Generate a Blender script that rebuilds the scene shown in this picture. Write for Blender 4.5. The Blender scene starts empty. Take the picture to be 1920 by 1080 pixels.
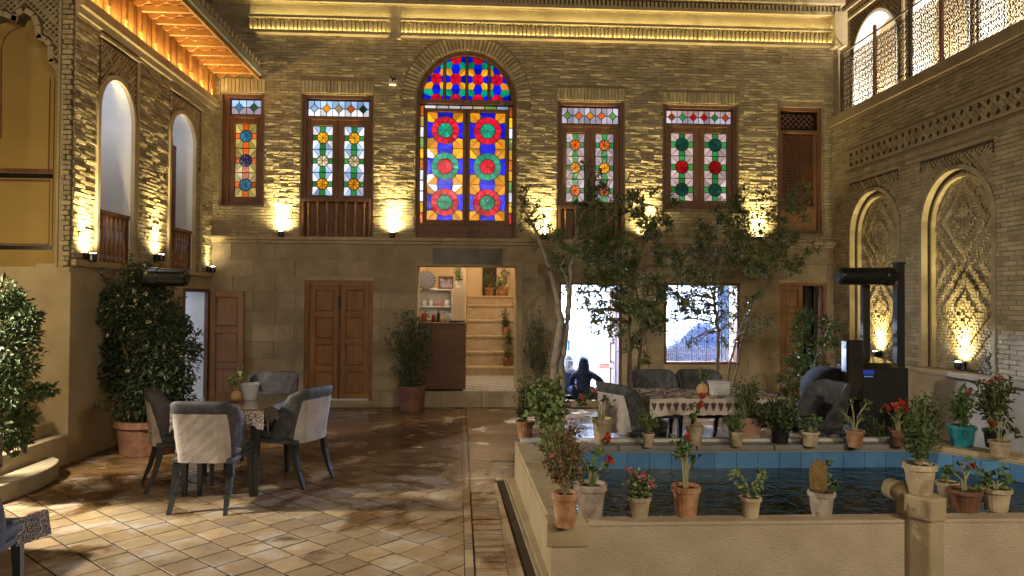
import bpy, math, random
from mathutils import Vector, Matrix
random.seed(11)
S = bpy.context.scene
COL = S.collection
# ------------------------------------------------------------------ camera, world, exposure
F = 1350.0
CAMZ = 1.7
Yc = Vector((-69, -23, -F)).normalized()
Xc = Vector((1, -0.0062, 0)); Xc = (Xc - Yc * Xc.dot(Yc)).normalized()
Zc = Xc.cross(Yc)
ROT = Matrix((Xc, Yc, Zc))
cam_data = bpy.data.cameras.new('camera'); cam = bpy.data.objects.new('camera', cam_data)
COL.objects.link(cam); S.camera = cam
cam_data.sensor_width = 36; cam_data.lens = F * 36 / 1920
cam_data.clip_start = 0.05; cam_data.clip_end = 400
cam.matrix_world = Matrix.Translation((0, 0, CAMZ)) @ ROT.to_4x4()

W = bpy.data.worlds.new('World'); S.world = W; W.use_nodes = True
wn = W.node_tree.nodes; wl = W.node_tree.links
sky = wn.new('ShaderNodeTexSky'); sky.sky_type = 'NISHITA'; sky.sun_disc = False
sky.sun_elevation = math.radians(-4); sky.sun_rotation = math.radians(200)
bgn = wn['Background']; bgn.inputs[1].default_value = 0.05
wl.new(sky.outputs[0], bgn.inputs[0])
S.view_settings.view_transform = 'Standard'; S.view_settings.look = 'None'
S.view_settings.exposure = 0.0; S.view_settings.gamma = 1.0; S.view_settings.use_curve_mapping = False
S.render.engine = 'CYCLES'
S.cycles.use_denoising = True
S.cycles.max_bounces = 6; S.cycles.diffuse_bounces = 3; S.cycles.glossy_bounces = 3
S.cycles.transmission_bounces = 4; S.cycles.sample_clamp_indirect = 4.0
S.cycles.caustics_reflective = False; S.cycles.caustics_refractive = False

WARM = (1.0, 0.80, 0.36); WARM2 = (1.0, 0.82, 0.54); COOL = (0.62, 0.74, 1.0); ORANGE = (1.0, 0.66, 0.24); YEL = (1.0, 0.82, 0.30)

def ray(px, py):
    return ROT @ Vector(((px - 960) / F, -(py - 540) / F, -1.0))
def at(px, py, Y):
    d = ray(px, py); t = Y / d.y; return Vector((d.x * t, Y, CAMZ + d.z * t))
def atx(px, py, X):
    d = ray(px, py); t = X / d.x; return Vector((X, d.y * t, CAMZ + d.z * t))
def atz(px, py, z):
    d = ray(px, py); t = (z - CAMZ) / d.z; return Vector((d.x * t, d.y * t, z))
def proj(p):
    v = ROT.transposed() @ (Vector(p) - Vector((0, 0, CAMZ)))
    if v.z > -0.05: return (-9999, -9999, 0)
    return (960 + F * v.x / -v.z, 540 - F * v.y / -v.z, -v.z)
def inview(p, m=0):
    x, y, d = proj(p); return d > 0 and -m < x < 1920 + m and -m < y < 1080 + m

# ------------------------------------------------------------------ scene graph helpers
OFF = {}
def tag(o, label=None, cat=None, group=None, kind=None):
    if label: o['label'] = label
    if cat: o['category'] = cat
    if group: o['group'] = group
    if kind: o['kind'] = kind
    return o
def thing(name, label, cat, loc=(0, 0, 0), rz=0, group=None):
    o = bpy.data.objects.new(name, None); COL.objects.link(o)
    o.empty_display_size = 0.1
    o.location = loc; o.rotation_euler = (0, 0, rz)
    OFF[o.name] = Vector(loc) if rz == 0 else Vector((0, 0, 0))
    return tag(o, label, cat, group)
def copy_tree(o, parent=None):
    c = o.copy(); COL.objects.link(c)
    if parent: c.parent = parent
    for ch in o.children: copy_tree(ch, c)
    return c

class MB:
    def __init__(s): s.v = []; s.f = []; s.m = []; s.mats = []; s.cm = 0
    def use(s, mat):
        if mat not in s.mats: s.mats.append(mat)
        s.cm = s.mats.index(mat); return s
    def add(s, vs, fs):
        n = len(s.v); s.v += [tuple(v) for v in vs]
        s.f += [tuple(i + n for i in f) for f in fs]; s.m += [s.cm] * len(fs)
    def hexa(s, p):   # 8 points: bottom ring 0-3, top ring 4-7
        s.add(p, [(0, 3, 2, 1), (4, 5, 6, 7), (0, 1, 5, 4), (1, 2, 6, 5), (2, 3, 7, 6), (3, 0, 4, 7)])
    def box(s, x0, x1, y0, y1, z0, z1):
        s.hexa([(x0, y0, z0), (x1, y0, z0), (x1, y1, z0), (x0, y1, z0), (x0, y0, z1), (x1, y0, z1), (x1, y1, z1), (x0, y1, z1)])
    def obox(s, c, hx, hy, hz, M=None):
        c = Vector(c); ps = []
        for (a, b, d) in ((-1, -1, -1), (1, -1, -1), (1, 1, -1), (-1, 1, -1), (-1, -1, 1), (1, -1, 1), (1, 1, 1), (-1, 1, 1)):
            q = Vector((a * hx, b * hy, d * hz)); ps.append(c + (M @ q if M else q))
        s.hexa(ps)
    def pbox(s, P, u0, u1, z0, z1, d0, d1):   # d1 is the outer face
        s.hexa([P(u0, z0, d0), P(u1, z0, d0), P(u1, z0, d1), P(u0, z0, d1), P(u0, z1, d0), P(u1, z1, d0), P(u1, z1, d1), P(u0, z1, d1)])
    def prism(s, A, B):   # two matching outlines
        n = len(A); k = len(s.v); s.v += [tuple(a) for a in A] + [tuple(b) for b in B]
        fs = [tuple(k + i for i in range(n))[::-1], tuple(k + n + i for i in range(n))]
        fs += [(k + i, k + (i + 1) % n, k + n + (i + 1) % n, k + n + i) for i in range(n)]
        s.f += fs; s.m += [s.cm] * len(fs)
    def pprism(s, P, poly, d0, d1):
        s.prism([P(u, z, d0) for u, z in poly], [P(u, z, d1) for u, z in poly])
    def tube(s, pts, rad, n=6, cap=True):
        pts = [Vector(p) for p in pts]
        if not isinstance(rad, (list, tuple)): rad = [rad] * len(pts)
        k = len(s.v); up = Vector((0.13, 0.21, 1))
        for i, p in enumerate(pts):
            t = (pts[min(i + 1, len(pts) - 1)] - pts[max(i - 1, 0)])
            if t.length < 1e-6: t = Vector((0, 0, 1))
            t.normalize()
            a = t.cross(up)
            if a.length < 0.1: a = t.cross(Vector((1, 0, 0)))
            a.normalize(); b = t.cross(a)
            for j in range(n):
                th = 2 * math.pi * j / n
                s.v.append(tuple(p + (a * math.cos(th) + b * math.sin(th)) * rad[i]))
        m = len(pts); cnt = 0
        for i in range(m - 1):
            for j in range(n):
                s.f.append((k + i * n + j, k + i * n + (j + 1) % n, k + (i + 1) * n + (j + 1) % n, k + (i + 1) * n + j)); cnt += 1
        if cap:
            s.f.append(tuple(k + j for j in range(n))[::-1]); s.f.append(tuple(k + (m - 1) * n + j for j in range(n))); cnt += 2
        s.m += [s.cm] * cnt
    def lathe(s, c, prof, n=16, M=None, wob=0):
        c = Vector(c); k = len(s.v)
        for (r, z) in prof:
            for j in range(n):
                th = 2 * math.pi * j / n; rr = r * (1 + wob * math.sin(th * 2 + 1))
                q = Vector((rr * math.cos(th), rr * math.sin(th), z)); s.v.append(tuple(c + (M @ q if M else q)))
        m = len(prof); cnt = 0
        for i in range(m - 1):
            for j in range(n):
                s.f.append((k + i * n + j, k + i * n + (j + 1) % n, k + (i + 1) * n + (j + 1) % n, k + (i + 1) * n + j)); cnt += 1
        s.f.append(tuple(k + j for j in range(n))[::-1]); s.f.append(tuple(k + (m - 1) * n + j for j in range(n))); cnt += 2
        s.m += [s.cm] * cnt
    def leaf(s, p, d, nrm, L, Wd):
        p = Vector(p); d = d.normalized(); side = d.cross(nrm)
        if side.length < 0.05: side = d.cross(Vector((0.3, 0.8, 0.1)))
        side.normalize(); nn = side.cross(d)
        s.add([p, p + d * L * .45 + side * Wd * .5 + nn * Wd * .16, p + d * L - nn * L * .12, p + d * L * .45 - side * Wd * .5 + nn * Wd * .16],
              [(0, 2, 1), (0, 3, 2)])
    def build(s, name, mat=None, parent=None, smooth=False, kind=None, bevel=0, local=False):
        me = bpy.data.meshes.new(name)
        off = Vector((0, 0, 0))
        if parent is not None and not local:
            r = parent
            while r.parent: r = r.parent
            off = OFF.get(r.name, off)
        vs = s.v if off.length < 1e-9 else [(v[0] - off.x, v[1] - off.y, v[2] - off.z) for v in s.v]
        me.from_pydata(vs, [], s.f)
        ms = s.mats if s.mats else ([mat] if mat else [])
        for m in ms: me.materials.append(m)
        if s.mats: me.polygons.foreach_set('material_index', s.m)
        if smooth: me.polygons.foreach_set('use_smooth', [True] * len(s.f))
        me.update()
        o = bpy.data.objects.new(name, me); COL.objects.link(o)
        if parent is not None: o.parent = parent
        if kind: o['kind'] = kind
        if bevel:
            b = o.modifiers.new('bevel', 'BEVEL'); b.width = bevel; b.segments = 2; b.limit_method = 'ANGLE'
        return o

# ------------------------------------------------------------------ materials
def mat(name, c1, c2=None, rough=.8, rough2=None, scale=6, bump=.25, bscale=60, isl=0.0, metal=0, coat=0, stretch=(1, 1, 1), spec=.5, c3=None, dist=.01):
    m = bpy.data.materials.new(name); m.use_nodes = True
    N = m.node_tree.nodes; L = m.node_tree.links; B = N['Principled BSDF']
    geo = N.new('ShaderNodeNewGeometry'); mp = N.new('ShaderNodeMapping'); mp.inputs['Scale'].default_value = stretch
    L.new(geo.outputs['Position'], mp.inputs[0])
    nz = N.new('ShaderNodeTexNoise'); nz.inputs['Scale'].default_value = scale; nz.inputs['Detail'].default_value = 5; nz.inputs['Roughness'].default_value = .6
    L.new(mp.outputs[0], nz.inputs[0])
    rp = N.new('ShaderNodeValToRGB'); L.new(nz.outputs[0], rp.inputs[0])
    c2 = c2 or c1
    rp.color_ramp.elements[0].position = .32; rp.color_ramp.elements[1].position = .68
    rp.color_ramp.elements[0].color = (*c1, 1); rp.color_ramp.elements[1].color = (*c2, 1)
    if c3:
        e = rp.color_ramp.elements.new(.5); e.color = (*c3, 1)
    out = rp.outputs[0]
    if isl > 0:
        oi = N.new('ShaderNodeObjectInfo'); ad = N.new('ShaderNodeMath'); ad.operation = 'ADD'
        L.new(oi.outputs['Random'], ad.inputs[0]); L.new(geo.outputs['Random Per Island'], ad.inputs[1])
        fr = N.new('ShaderNodeMath'); fr.operation = 'FRACT'; L.new(ad.outputs[0], fr.inputs[0])
        mr = N.new('ShaderNodeMapRange'); mr.inputs[3].default_value = 1 - isl; mr.inputs[4].default_value = 1 + isl
        L.new(fr.outputs[0], mr.inputs[0])
        fr2 = N.new('ShaderNodeMath'); fr2.operation = 'MULTIPLY'; fr2.inputs[1].default_value = 7.31; L.new(fr.outputs[0], fr2.inputs[0])
        fr3 = N.new('ShaderNodeMath'); fr3.operation = 'FRACT'; L.new(fr2.outputs[0], fr3.inputs[0])
        mh = N.new('ShaderNodeMapRange'); mh.inputs[3].default_value = .5 - isl * .03; mh.inputs[4].default_value = .5 + isl * .03
        L.new(fr3.outputs[0], mh.inputs[0])
        hs = N.new('ShaderNodeHueSaturation'); L.new(mr.outputs[0], hs.inputs['Value']); L.new(mh.outputs[0], hs.inputs['Hue']); L.new(out, hs.inputs['Color']); out = hs.outputs[0]
    L.new(out, B.inputs['Base Color'])
    B.inputs['Roughness'].default_value = rough; B.inputs['Metallic'].default_value = metal
    B.inputs['Specular IOR Level'].default_value = spec
    if coat: B.inputs['Coat Weight'].default_value = coat; B.inputs['Coat Roughness'].default_value = .06
    if rough2 is not None:
        mr2 = N.new('ShaderNodeMapRange'); mr2.inputs[1].default_value = .35; mr2.inputs[2].default_value = .65
        mr2.inputs[3].default_value = rough; mr2.inputs[4].default_value = rough2
        L.new(nz.outputs[0], mr2.inputs[0]); L.new(mr2.outputs[0], B.inputs['Roughness'])
    if bump > 0:
        n2 = N.new('ShaderNodeTexNoise'); n2.inputs['Scale'].default_value = bscale; n2.inputs['Detail'].default_value = 4
        L.new(mp.outputs[0], n2.inputs[0])
        bp = N.new('ShaderNodeBump'); bp.inputs['Strength'].default_value = bump; bp.inputs['Distance'].default_value = dist
        L.new(n2.outputs[0], bp.inputs['Height']); L.new(bp.outputs[0], B.inputs['Normal'])
    return m
def emit(name, col, strength, rough=.15, var=0.0, vscale=2.0, base=None, isl=0):
    m = bpy.data.materials.new(name); m.use_nodes = True
    N = m.node_tree.nodes; L = m.node_tree.links; B = N['Principled BSDF']
    B.inputs['Base Color'].default_value = (*(base or [c * .25 for c in col]), 1)
    B.inputs['Roughness'].default_value = rough
    B.inputs['Emission Color'].default_value = (*col, 1); B.inputs['Emission Strength'].default_value = strength
    if var:
        geo = N.new('ShaderNodeNewGeometry'); nz = N.new('ShaderNodeTexNoise'); nz.inputs['Scale'].default_value = vscale; nz.inputs['Detail'].default_value = 3
        L.new(geo.outputs['Position'], nz.inputs[0])
        mr = N.new('ShaderNodeMapRange'); mr.inputs[1].default_value = .3; mr.inputs[2].default_value = .7
        mr.inputs[3].default_value = strength * (1 - var); mr.inputs[4].default_value = strength * (1 + var)
        L.new(nz.outputs[0], mr.inputs[0]); L.new(mr.outputs[0], B.inputs['Emission Strength'])
        if isl:
            oi = N.new('ShaderNodeObjectInfo'); ad = N.new('ShaderNodeMath'); ad.operation = 'ADD'; L.new(oi.outputs['Random'], ad.inputs[0]); L.new(geo.outputs['Random Per Island'], ad.inputs[1])
            fr = N.new('ShaderNodeMath'); fr.operation = 'FRACT'; L.new(ad.outputs[0], fr.inputs[0])
            m3 = N.new('ShaderNodeMapRange'); m3.inputs[3].default_value = 1 - isl; m3.inputs[4].default_value = 1 + isl * .5; L.new(fr.outputs[0], m3.inputs[0])
            mu = N.new('ShaderNodeMath'); mu.operation = 'MULTIPLY'; L.new(mr.outputs[0], mu.inputs[0]); L.new(m3.outputs[0], mu.inputs[1]); L.new(mu.outputs[0], B.inputs['Emission Strength'])
        n2 = N.new('ShaderNodeTexNoise'); n2.inputs['Scale'].default_value = 28; L.new(geo.outputs['Position'], n2.inputs[0])
        bp = N.new('ShaderNodeBump'); bp.inputs['Strength'].default_value = .4; bp.inputs['Distance'].default_value = .01; L.new(n2.outputs[0], bp.inputs['Height']); L.new(bp.outputs[0], B.inputs['Normal'])
    return m
M = {}
M['brick'] = mat('brick_clay', (.33, .265, .15), (.50, .42, .26), .72, scale=4, bump=.6, bscale=60, isl=.20)
M['mortar'] = mat('mortar', (.22, .17, .10), (.32, .25, .16), .95, scale=12, bump=.4, bscale=90)
M['stone'] = mat('lime_stone_block', (.27, .21, .13), (.46, .38, .26), .85, scale=1.7, bump=.8, bscale=30, isl=.17)
M['stucco'] = mat('mud_plaster', (.36, .28, .165), (.50, .40, .255), .9, scale=2.2, bump=.35, bscale=40)
M['rough_plaster'] = mat('pebbled_plaster', (.50, .40, .28), (.62, .51, .38), .92, scale=4, bump=.9, bscale=120, dist=.012)
M['yplaster'] = mat('ochre_plaster', (.34, .215, .06), (.42, .28, .09), .8, scale=1.5, bump=.1, bscale=30)
M['white'] = mat('white_plaster', (.72, .70, .66), (.80, .79, .76), .8, scale=3, bump=.1, bscale=25)
M['dark'] = mat('dark_gap', (.03, .022, .014), (.05, .035, .02), .95, bump=0)
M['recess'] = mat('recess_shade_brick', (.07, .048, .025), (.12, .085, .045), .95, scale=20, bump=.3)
M['wood'] = mat('brown_wood', (.105, .042, .018), (.20, .085, .034), .5, scale=4, bump=.3, bscale=30, stretch=(6, 6, .7), isl=.15)
M['woodl'] = mat('light_oak_wood', (.22, .105, .040), (.36, .18, .07), .55, scale=3, bump=.35, bscale=25, stretch=(6, 6, .8), isl=.1)
M['balu'] = mat('turned_baluster_wood', (.20, .085, .035), (.34, .16, .07), .45, scale=6, bump=.2)
M['jas'] = mat('jasmine_leaf', (.014, .028, .010), (.036, .060, .020), .62, scale=6, bump=0, isl=.5)
M['woodh'] = mat('pine_ceiling_wood', (.34, .16, .05), (.50, .27, .09), .55, scale=3, bump=.3, bscale=30, isl=.2)
M['woodp'] = mat('dark_counter_wood', (.11, .042, .018), (.16, .065, .028), .4, scale=3, bump=.15, bscale=30, stretch=(.6, 1, 6))
M['black'] = mat('black_metal', (.008, .008, .009), (.012, .012, .013), .3, bump=.05)
M['blackm'] = mat('black_matt_paint', (.008, .008, .008), (.014, .014, .014), .6, bump=.1)
M['iron'] = mat('wrought_iron', (.02, .018, .016), (.04, .035, .03), .5, bump=0, metal=.5)
M['postred'] = mat('rust_red_paint', (.16, .045, .02), (.2, .06, .03), .6, bump=.1)
M['velvet'] = mat('charcoal_velvet', (.03, .03, .036), (.10, .098, .112), .75, scale=14, bump=.3, bscale=120)
M['velvetl'] = mat('taupe_velvet', (.34, .30, .29), (.52, .47, .46), .8, scale=7, bump=.4, bscale=60)
M['legs'] = mat('black_lacquer_legs', (.015, .017, .02), (.03, .034, .036), .35, bump=.05)
M['terra'] = mat('terracotta', (.26, .105, .045), (.52, .36, .24), .85, scale=9, bump=.5, bscale=40, isl=.12, c3=(.40, .19, .095))
M['terrad'] = mat('dark_terracotta', (.13, .055, .032), (.22, .105, .062), .6, scale=14, bump=.2, bscale=50)
M['clay'] = mat('pale_clay', (.30, .22, .13), (.60, .49, .35), .9, scale=8, bump=.5, bscale=50, isl=.1)
M['greyclay'] = mat('lime_stained_clay', (.22, .17, .14), (.56, .49, .42), .9, scale=9, bump=.5, bscale=40)
M['turq'] = mat('turquoise_glaze', (.02, .22, .28), (.03, .28, .34), .3, bump=.05)
M['pinkpot'] = mat('pink_clay', (.36, .21, .15), (.44, .27, .20), .85, scale=14, bump=.3)
M['soil'] = mat('potting_soil', (.03, .02, .012), (.06, .04, .025), .95, scale=30, bump=1, bscale=80)
M['leafd'] = mat('dark_leaf', (.035, .06, .018), (.075, .11, .032), .62, scale=10, bump=0, isl=.45)
M['leafm'] = mat('mid_leaf', (.045, .095, .02), (.09, .15, .04), .62, scale=10, bump=0, isl=.45)
M['leafy'] = mat('pale_leaf', (.10, .17, .05), (.20, .26, .09), .5, scale=10, bump=0, isl=.4)
M['leafr'] = mat('bronze_green_leaf', (.12, .14, .04), (.25, .10, .05), .5, scale=14, bump=0, isl=.4)
M['stem'] = mat('green_stem', (.24, .23, .11), (.38, .34, .19), .7, bump=.2)
M['bark'] = mat('pale_bark', (.16, .135, .105), (.34, .295, .24), .85, scale=12, bump=.6, bscale=40)
M['barkd'] = mat('brown_bark', (.12, .09, .06), (.22, .17, .11), .9, scale=12, bump=.6, bscale=40)
M['red'] = mat('red_petal', (.34, .02, .012), (.48, .04, .02), .5, bump=0, isl=.25)
M['pink'] = mat('pink_petal', (.45, .09, .14), (.62, .22, .28), .5, bump=0, isl=.25)
M['cream'] = mat('cream_petal', (.62, .56, .36), (.75, .70, .50), .5, bump=0, isl=.2)
M['bluetile'] = mat('blue_pool_tile', (.09, .22, .46), (.13, .30, .56), .25, scale=5, bump=.12, bscale=20, isl=.12)
M['grout'] = mat('pool_grout', (.05, .09, .16), (.07, .12, .2), .9, bump=.2)
M['marble'] = mat('white_marble', (.62, .60, .58), (.74, .72, .70), .4, scale=6, bump=.1)
M['navy'] = mat('navy_cloth', (.008, .016, .05), (.014, .03, .085), .9, scale=20, bump=.3)
M['skin'] = mat('skin', (.42, .24, .16), (.48, .29, .2), .6, bump=0)
M['hair'] = mat('dark_hair', (.012, .01, .009), (.02, .016, .014), .6, bump=.3)
M['steel'] = mat('grey_white_plastic', (.55, .55, .57), (.62, .62, .64), .4, bump=0)
M['lamp'] = emit('lamp_glow', (1, .86, .58), 60)
M['lampc'] = emit('cool_lamp_glow', (.85, .92, 1), 14)
# ------------------------------------------------------------------ planes of the courtyard
YB = 11.53; XL = -4.143; XR = 5.865; YF = 7.60
def PB(u, z, d): return Vector((u, YB - d, z))        # rear facade, d points at the yard
def PL(u, z, d): return Vector((XL + d, u, z))        # left wing
def PR(u, z, d): return Vector((XR - d, u, z))        # right wing
def PF(u, z, d): return Vector((u, YF - d, z))        # end wall of the left alcove
def PU(u, z, d): return Vector((XR + 1.2 - d, u, z))       # wall of the roof terrace
def bu(px, py=300): return at(px, py, YB).x
def bz(py, px=960): return at(px, py, YB).z

class Hole:
    def __init__(s, u0, u1, z0, z1, zs=None):
        s.u0, s.u1, s.z0, s.z1 = min(u0, u1), max(u0, u1), z0, z1; s.zs = z1 if zs is None else zs
    def top(s, u):
        if s.zs >= s.z1: return s.z1
        c = (s.u0 + s.u1) / 2; t = min(1, abs(u - c) / ((s.u1 - s.u0) / 2))
        return s.zs + (s.z1 - s.zs) * math.sqrt(max(0, 1 - t ** 2.0))
    def span(s, za, zb):
        if zb <= s.z0 or za >= s.z1: return None
        z = max(za, s.z0)
        if z <= s.zs: return (s.u0, s.u1)
        t = (z - s.zs) / (s.z1 - s.zs); w = math.sqrt(max(0, 1 - t * t)) * (s.u1 - s.u0) / 2
        c = (s.u0 + s.u1) / 2; return (c - w, c + w)
    def grow(s, g, gt=None):
        return Hole(s.u0 - g, s.u1 + g, s.z0 - g, s.z1 + (g if gt is None else gt), s.zs if s.zs < s.z1 else None)

def backing(mb, P, U0, U1, Z0, Z1, holes, thick, d1=0.0, nseg=16):
    cuts = {U0, U1}
    for h in holes:
        cuts |= {h.u0, h.u1}
        if h.zs < h.z1:
            c = (h.u0 + h.u1) / 2; hw = (h.u1 - h.u0) / 2
            for i in range(1, nseg): cuts.add(c - hw * math.cos(math.pi * i / nseg))
    cs = sorted(c for c in cuts if U0 - 1e-6 <= c <= U1 + 1e-6)
    for a, b in zip(cs, cs[1:]):
        if b - a < 1e-5: continue
        m = (a + b) / 2; hs = sorted([h for h in holes if h.u0 < m < h.u1], key=lambda h: h.z0)
        la = lb = Z0
        segs = []
        for h in hs:
            if h.z0 > la + 1e-5: segs.append((la, lb, h.z0, h.z0))
            la, lb = h.top(a), h.top(b)
        if min(la, lb) < Z1 - 1e-5: segs.append((la, lb, Z1, Z1))
        for (za, zb, zc, zd) in segs:
            mb.hexa([P(a, za, d1 - thick), P(b, zb, d1 - thick), P(b, zb, d1), P(a, za, d1),
                     P(a, zc, d1 - thick), P(b, zd, d1 - thick), P(b, zd, d1), P(a, zc, d1)])

def courses(P, U0, U1, Z0, Z1, holes, ch, ln, jit=.12):
    """laid courses as (u0,u1,z0,z1) with openings cut out"""
    out = []; n = max(1, round((Z1 - Z0) / ch)); ch = (Z1 - Z0) / n
    for k in range(n):
        za, zb = Z0 + k * ch, Z0 + (k + 1) * ch
        blocked = sorted([x for x in (h.span(za + .002, zb - .002) for h in holes) if x])
        free = []; c = U0
        for a, b in blocked:
            if a > c: free.append((c, min(a, U1)))
            c = max(c, b)
        if c < U1: free.append((c, U1))
        off = (ln / 2 if k % 2 else 0) + random.uniform(-.02, .02)
        for a, b in free:
            if b - a < .015: continue
            u = U0 + math.floor((a - U0 - off) / ln) * ln + off
            while u < b:
                w = ln * (1 + random.uniform(-jit, jit) * .3)
                x0, x1 = max(u, a), min(u + ln, b)
                if x1 - x0 > .03: out.append((x0, x1, za, zb))
                u += ln
    return out

def brick_faces(mb, P, b, j, dep, var):
    x0, x1, za, zb = b; j2 = j * .5
    x0 += j2; x1 -= j2; za += j2; zb -= j2
    d = [dep + random.uniform(0, var) for _ in range(4)]
    base = random.uniform(-.35, .65) * var
    d = [q * .6 + dep * .4 + base for q in d]
    e = lambda: random.uniform(-j2 * .5, j2 * .5)
    f = [(x0 + e(), za + e()), (x1 + e(), za + e()), (x1 + e(), zb + e()), (x0 + e(), zb + e())]
    mb.hexa([P(x0, za, 0), P(x1, za, 0), P(x1, za, d[1]) if 0 else P(f[1][0], f[1][1], d[1]), P(f[0][0], f[0][1], d[0]),
             P(x0, zb, 0), P(x1, zb, 0), P(f[2][0], f[2][1], d[2]), P(f[3][0], f[3][1], d[3])])

def lay(parent, P, bricks, mt, name='brick', j=.012, dep=.012, var=.012, limit=300, share=True):
    """the largest-looking pieces become objects, the rest one joined part"""
    def score(b):
        p = P((b[0] + b[1]) / 2, (b[2] + b[3]) / 2, 0)
        return (0 if inview(p) else 1, p.length - (b[1] - b[0]) * 8)
    bs = sorted(bricks, key=score); single, rest = bs[:limit], bs[limit:]
    off = OFF[parent.name]; var_me = {}
    for b in single:
        w = round(b[1] - b[0], 2); h = round(b[3] - b[2], 4); c = P((b[0] + b[1]) / 2, (b[2] + b[3]) / 2, 0)
        key = (w, h, random.randrange(5))
        if key not in var_me:
            mb = MB(); o0 = P(0, 0, 0)
            brick_faces(mb, lambda u, z, d: P(u, z, d) - o0, (-(b[1] - b[0]) / 2, (b[1] - b[0]) / 2, -h / 2, h / 2), j, dep, var)
            me = bpy.data.meshes.new(name); me.from_pydata(mb.v, [], mb.f); me.materials.append(mt); var_me[key] = me
        o = bpy.data.objects.new(name, var_me[key]); COL.objects.link(o); o.parent = parent; o.location = c - off
    if rest:
        mb = MB()
        for b in rest: brick_faces(mb, P, b, j, dep, var)
        mb.build('brickwork' if name == 'brick' else 'blockwork', mt, parent, kind='stuff')

def lattice(mb, P, inside, u0, u1, z0, z1, pitch, w, dep, cross=True):
    """crossed diagonal laths kept inside a shape"""
    n = int((u1 - u0 + z1 - z0) / pitch) + 2; r2 = math.sqrt(.5); seg = pitch * .5
    for s in ((1, -1) if cross else (1,)):
        for k in range(-n, n):
            c = k * pitch
            u = u0
            while u < u1:
                z = z0 + (c + s * (u - u0)) if s == 1 else z0 + (c - (u - u0)) + (z1 - z0)
                ue = u + seg; ze = z + s * seg
                if inside((u + ue) / 2, (z + ze) / 2) and inside(u, z) and inside(ue, ze):
                    a = w * r2 / 2
                    nu, nz = -s * a, a
                    dd = dep * (1 if s == 1 else .8)
                    A = [(u - nu, z - nz), (ue - nu, ze - nz), (ue + nu, ze + nz), (u + nu, z + nz)]
                    if s == -1: A = A[::-1]
                    mb.hexa([P(A[i][0], A[i][1], 0) for i in range(4)] + [P(A[i][0], A[i][1], dd) for i in range(4)])
                u = ue

def arch_ring(mb, P, h, w, d0, d1, n=22, legs=True, zbot=None):
    """plain moulding that follows an opening"""
    c = (h.u0 + h.u1) / 2; hw = (h.u1 - h.u0) / 2; hh = h.z1 - h.zs
    pi, po = [], []
    for i in range(n + 1):
        t = math.pi * i / n
        pi.append((c - (hw - .003) * math.cos(t), h.zs + (hh - .003) * math.sin(t))); po.append((c - (hw + w) * math.cos(t), h.zs + (hh + w) * math.sin(t)))
    if legs:
        zb = h.z0 if zbot is None else zbot
        pi = [(h.u0 + .003, zb)] + pi + [(h.u1 - .003, zb)]; po = [(h.u0 - w, zb)] + po + [(h.u1 + w, zb)]
    for i in range(len(pi) - 1):
        a, b, c2, d = pi[i], pi[i + 1], po[i + 1], po[i]
        mb.hexa([P(*a, d0), P(*b, d0), P(*b, d1), P(*a, d1), P(*d, d0), P(*c2, d0), P(*c2, d1), P(*d, d1)])

def spot(name, loc, target, power, col, size=60, blend=.6, rad=.03, parent=None):
    l = bpy.data.lights.new(name, 'SPOT'); l.energy = power; l.color = col; l.spot_size = math.radians(size); l.spot_blend = blend; l.shadow_soft_size = rad
    o = bpy.data.objects.new(name, l); COL.objects.link(o)
    loc = Vector(loc); o.rotation_euler = (Vector(target) - loc).to_track_quat('-Z', 'Y').to_euler()
    if parent is not None: o.parent = parent; loc = loc - OFF.get(parent.name, Vector((0, 0, 0)))
    o.location = loc; return o
def point(name, loc, power, col, rad=.05, parent=None):
    l = bpy.data.lights.new(name, 'POINT'); l.energy = power; l.color = col; l.shadow_soft_size = rad
    o = bpy.data.objects.new(name, l); COL.objects.link(o); loc = Vector(loc)
    if parent is not None: o.parent = parent; loc = loc - OFF.get(parent.name, Vector((0, 0, 0)))
    o.location = loc; return o
def strip_light(name, loc, target, power, col, sx, sy, parent=None, axis='X'):
    l = bpy.data.lights.new(name, 'AREA'); l.shape = 'RECTANGLE'; l.energy = power; l.color = col; l.size = sx; l.size_y = sy
    o = bpy.data.objects.new(name, l); COL.objects.link(o); loc = Vector(loc)
    z = (loc - Vector(target)).normalized(); x = Vector((1, 0, 0)) if axis == 'X' else Vector((0, 1, 0))
    y = z.cross(x).normalized(); x = y.cross(z)
    mw = Matrix((x, y, z)).transposed().to_4x4()
    if parent is not None: o.parent = parent; loc = loc - OFF.get(parent.name, Vector((0, 0, 0)))
    o.matrix_local = Matrix.Translation(loc) @ mw; return o

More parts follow.
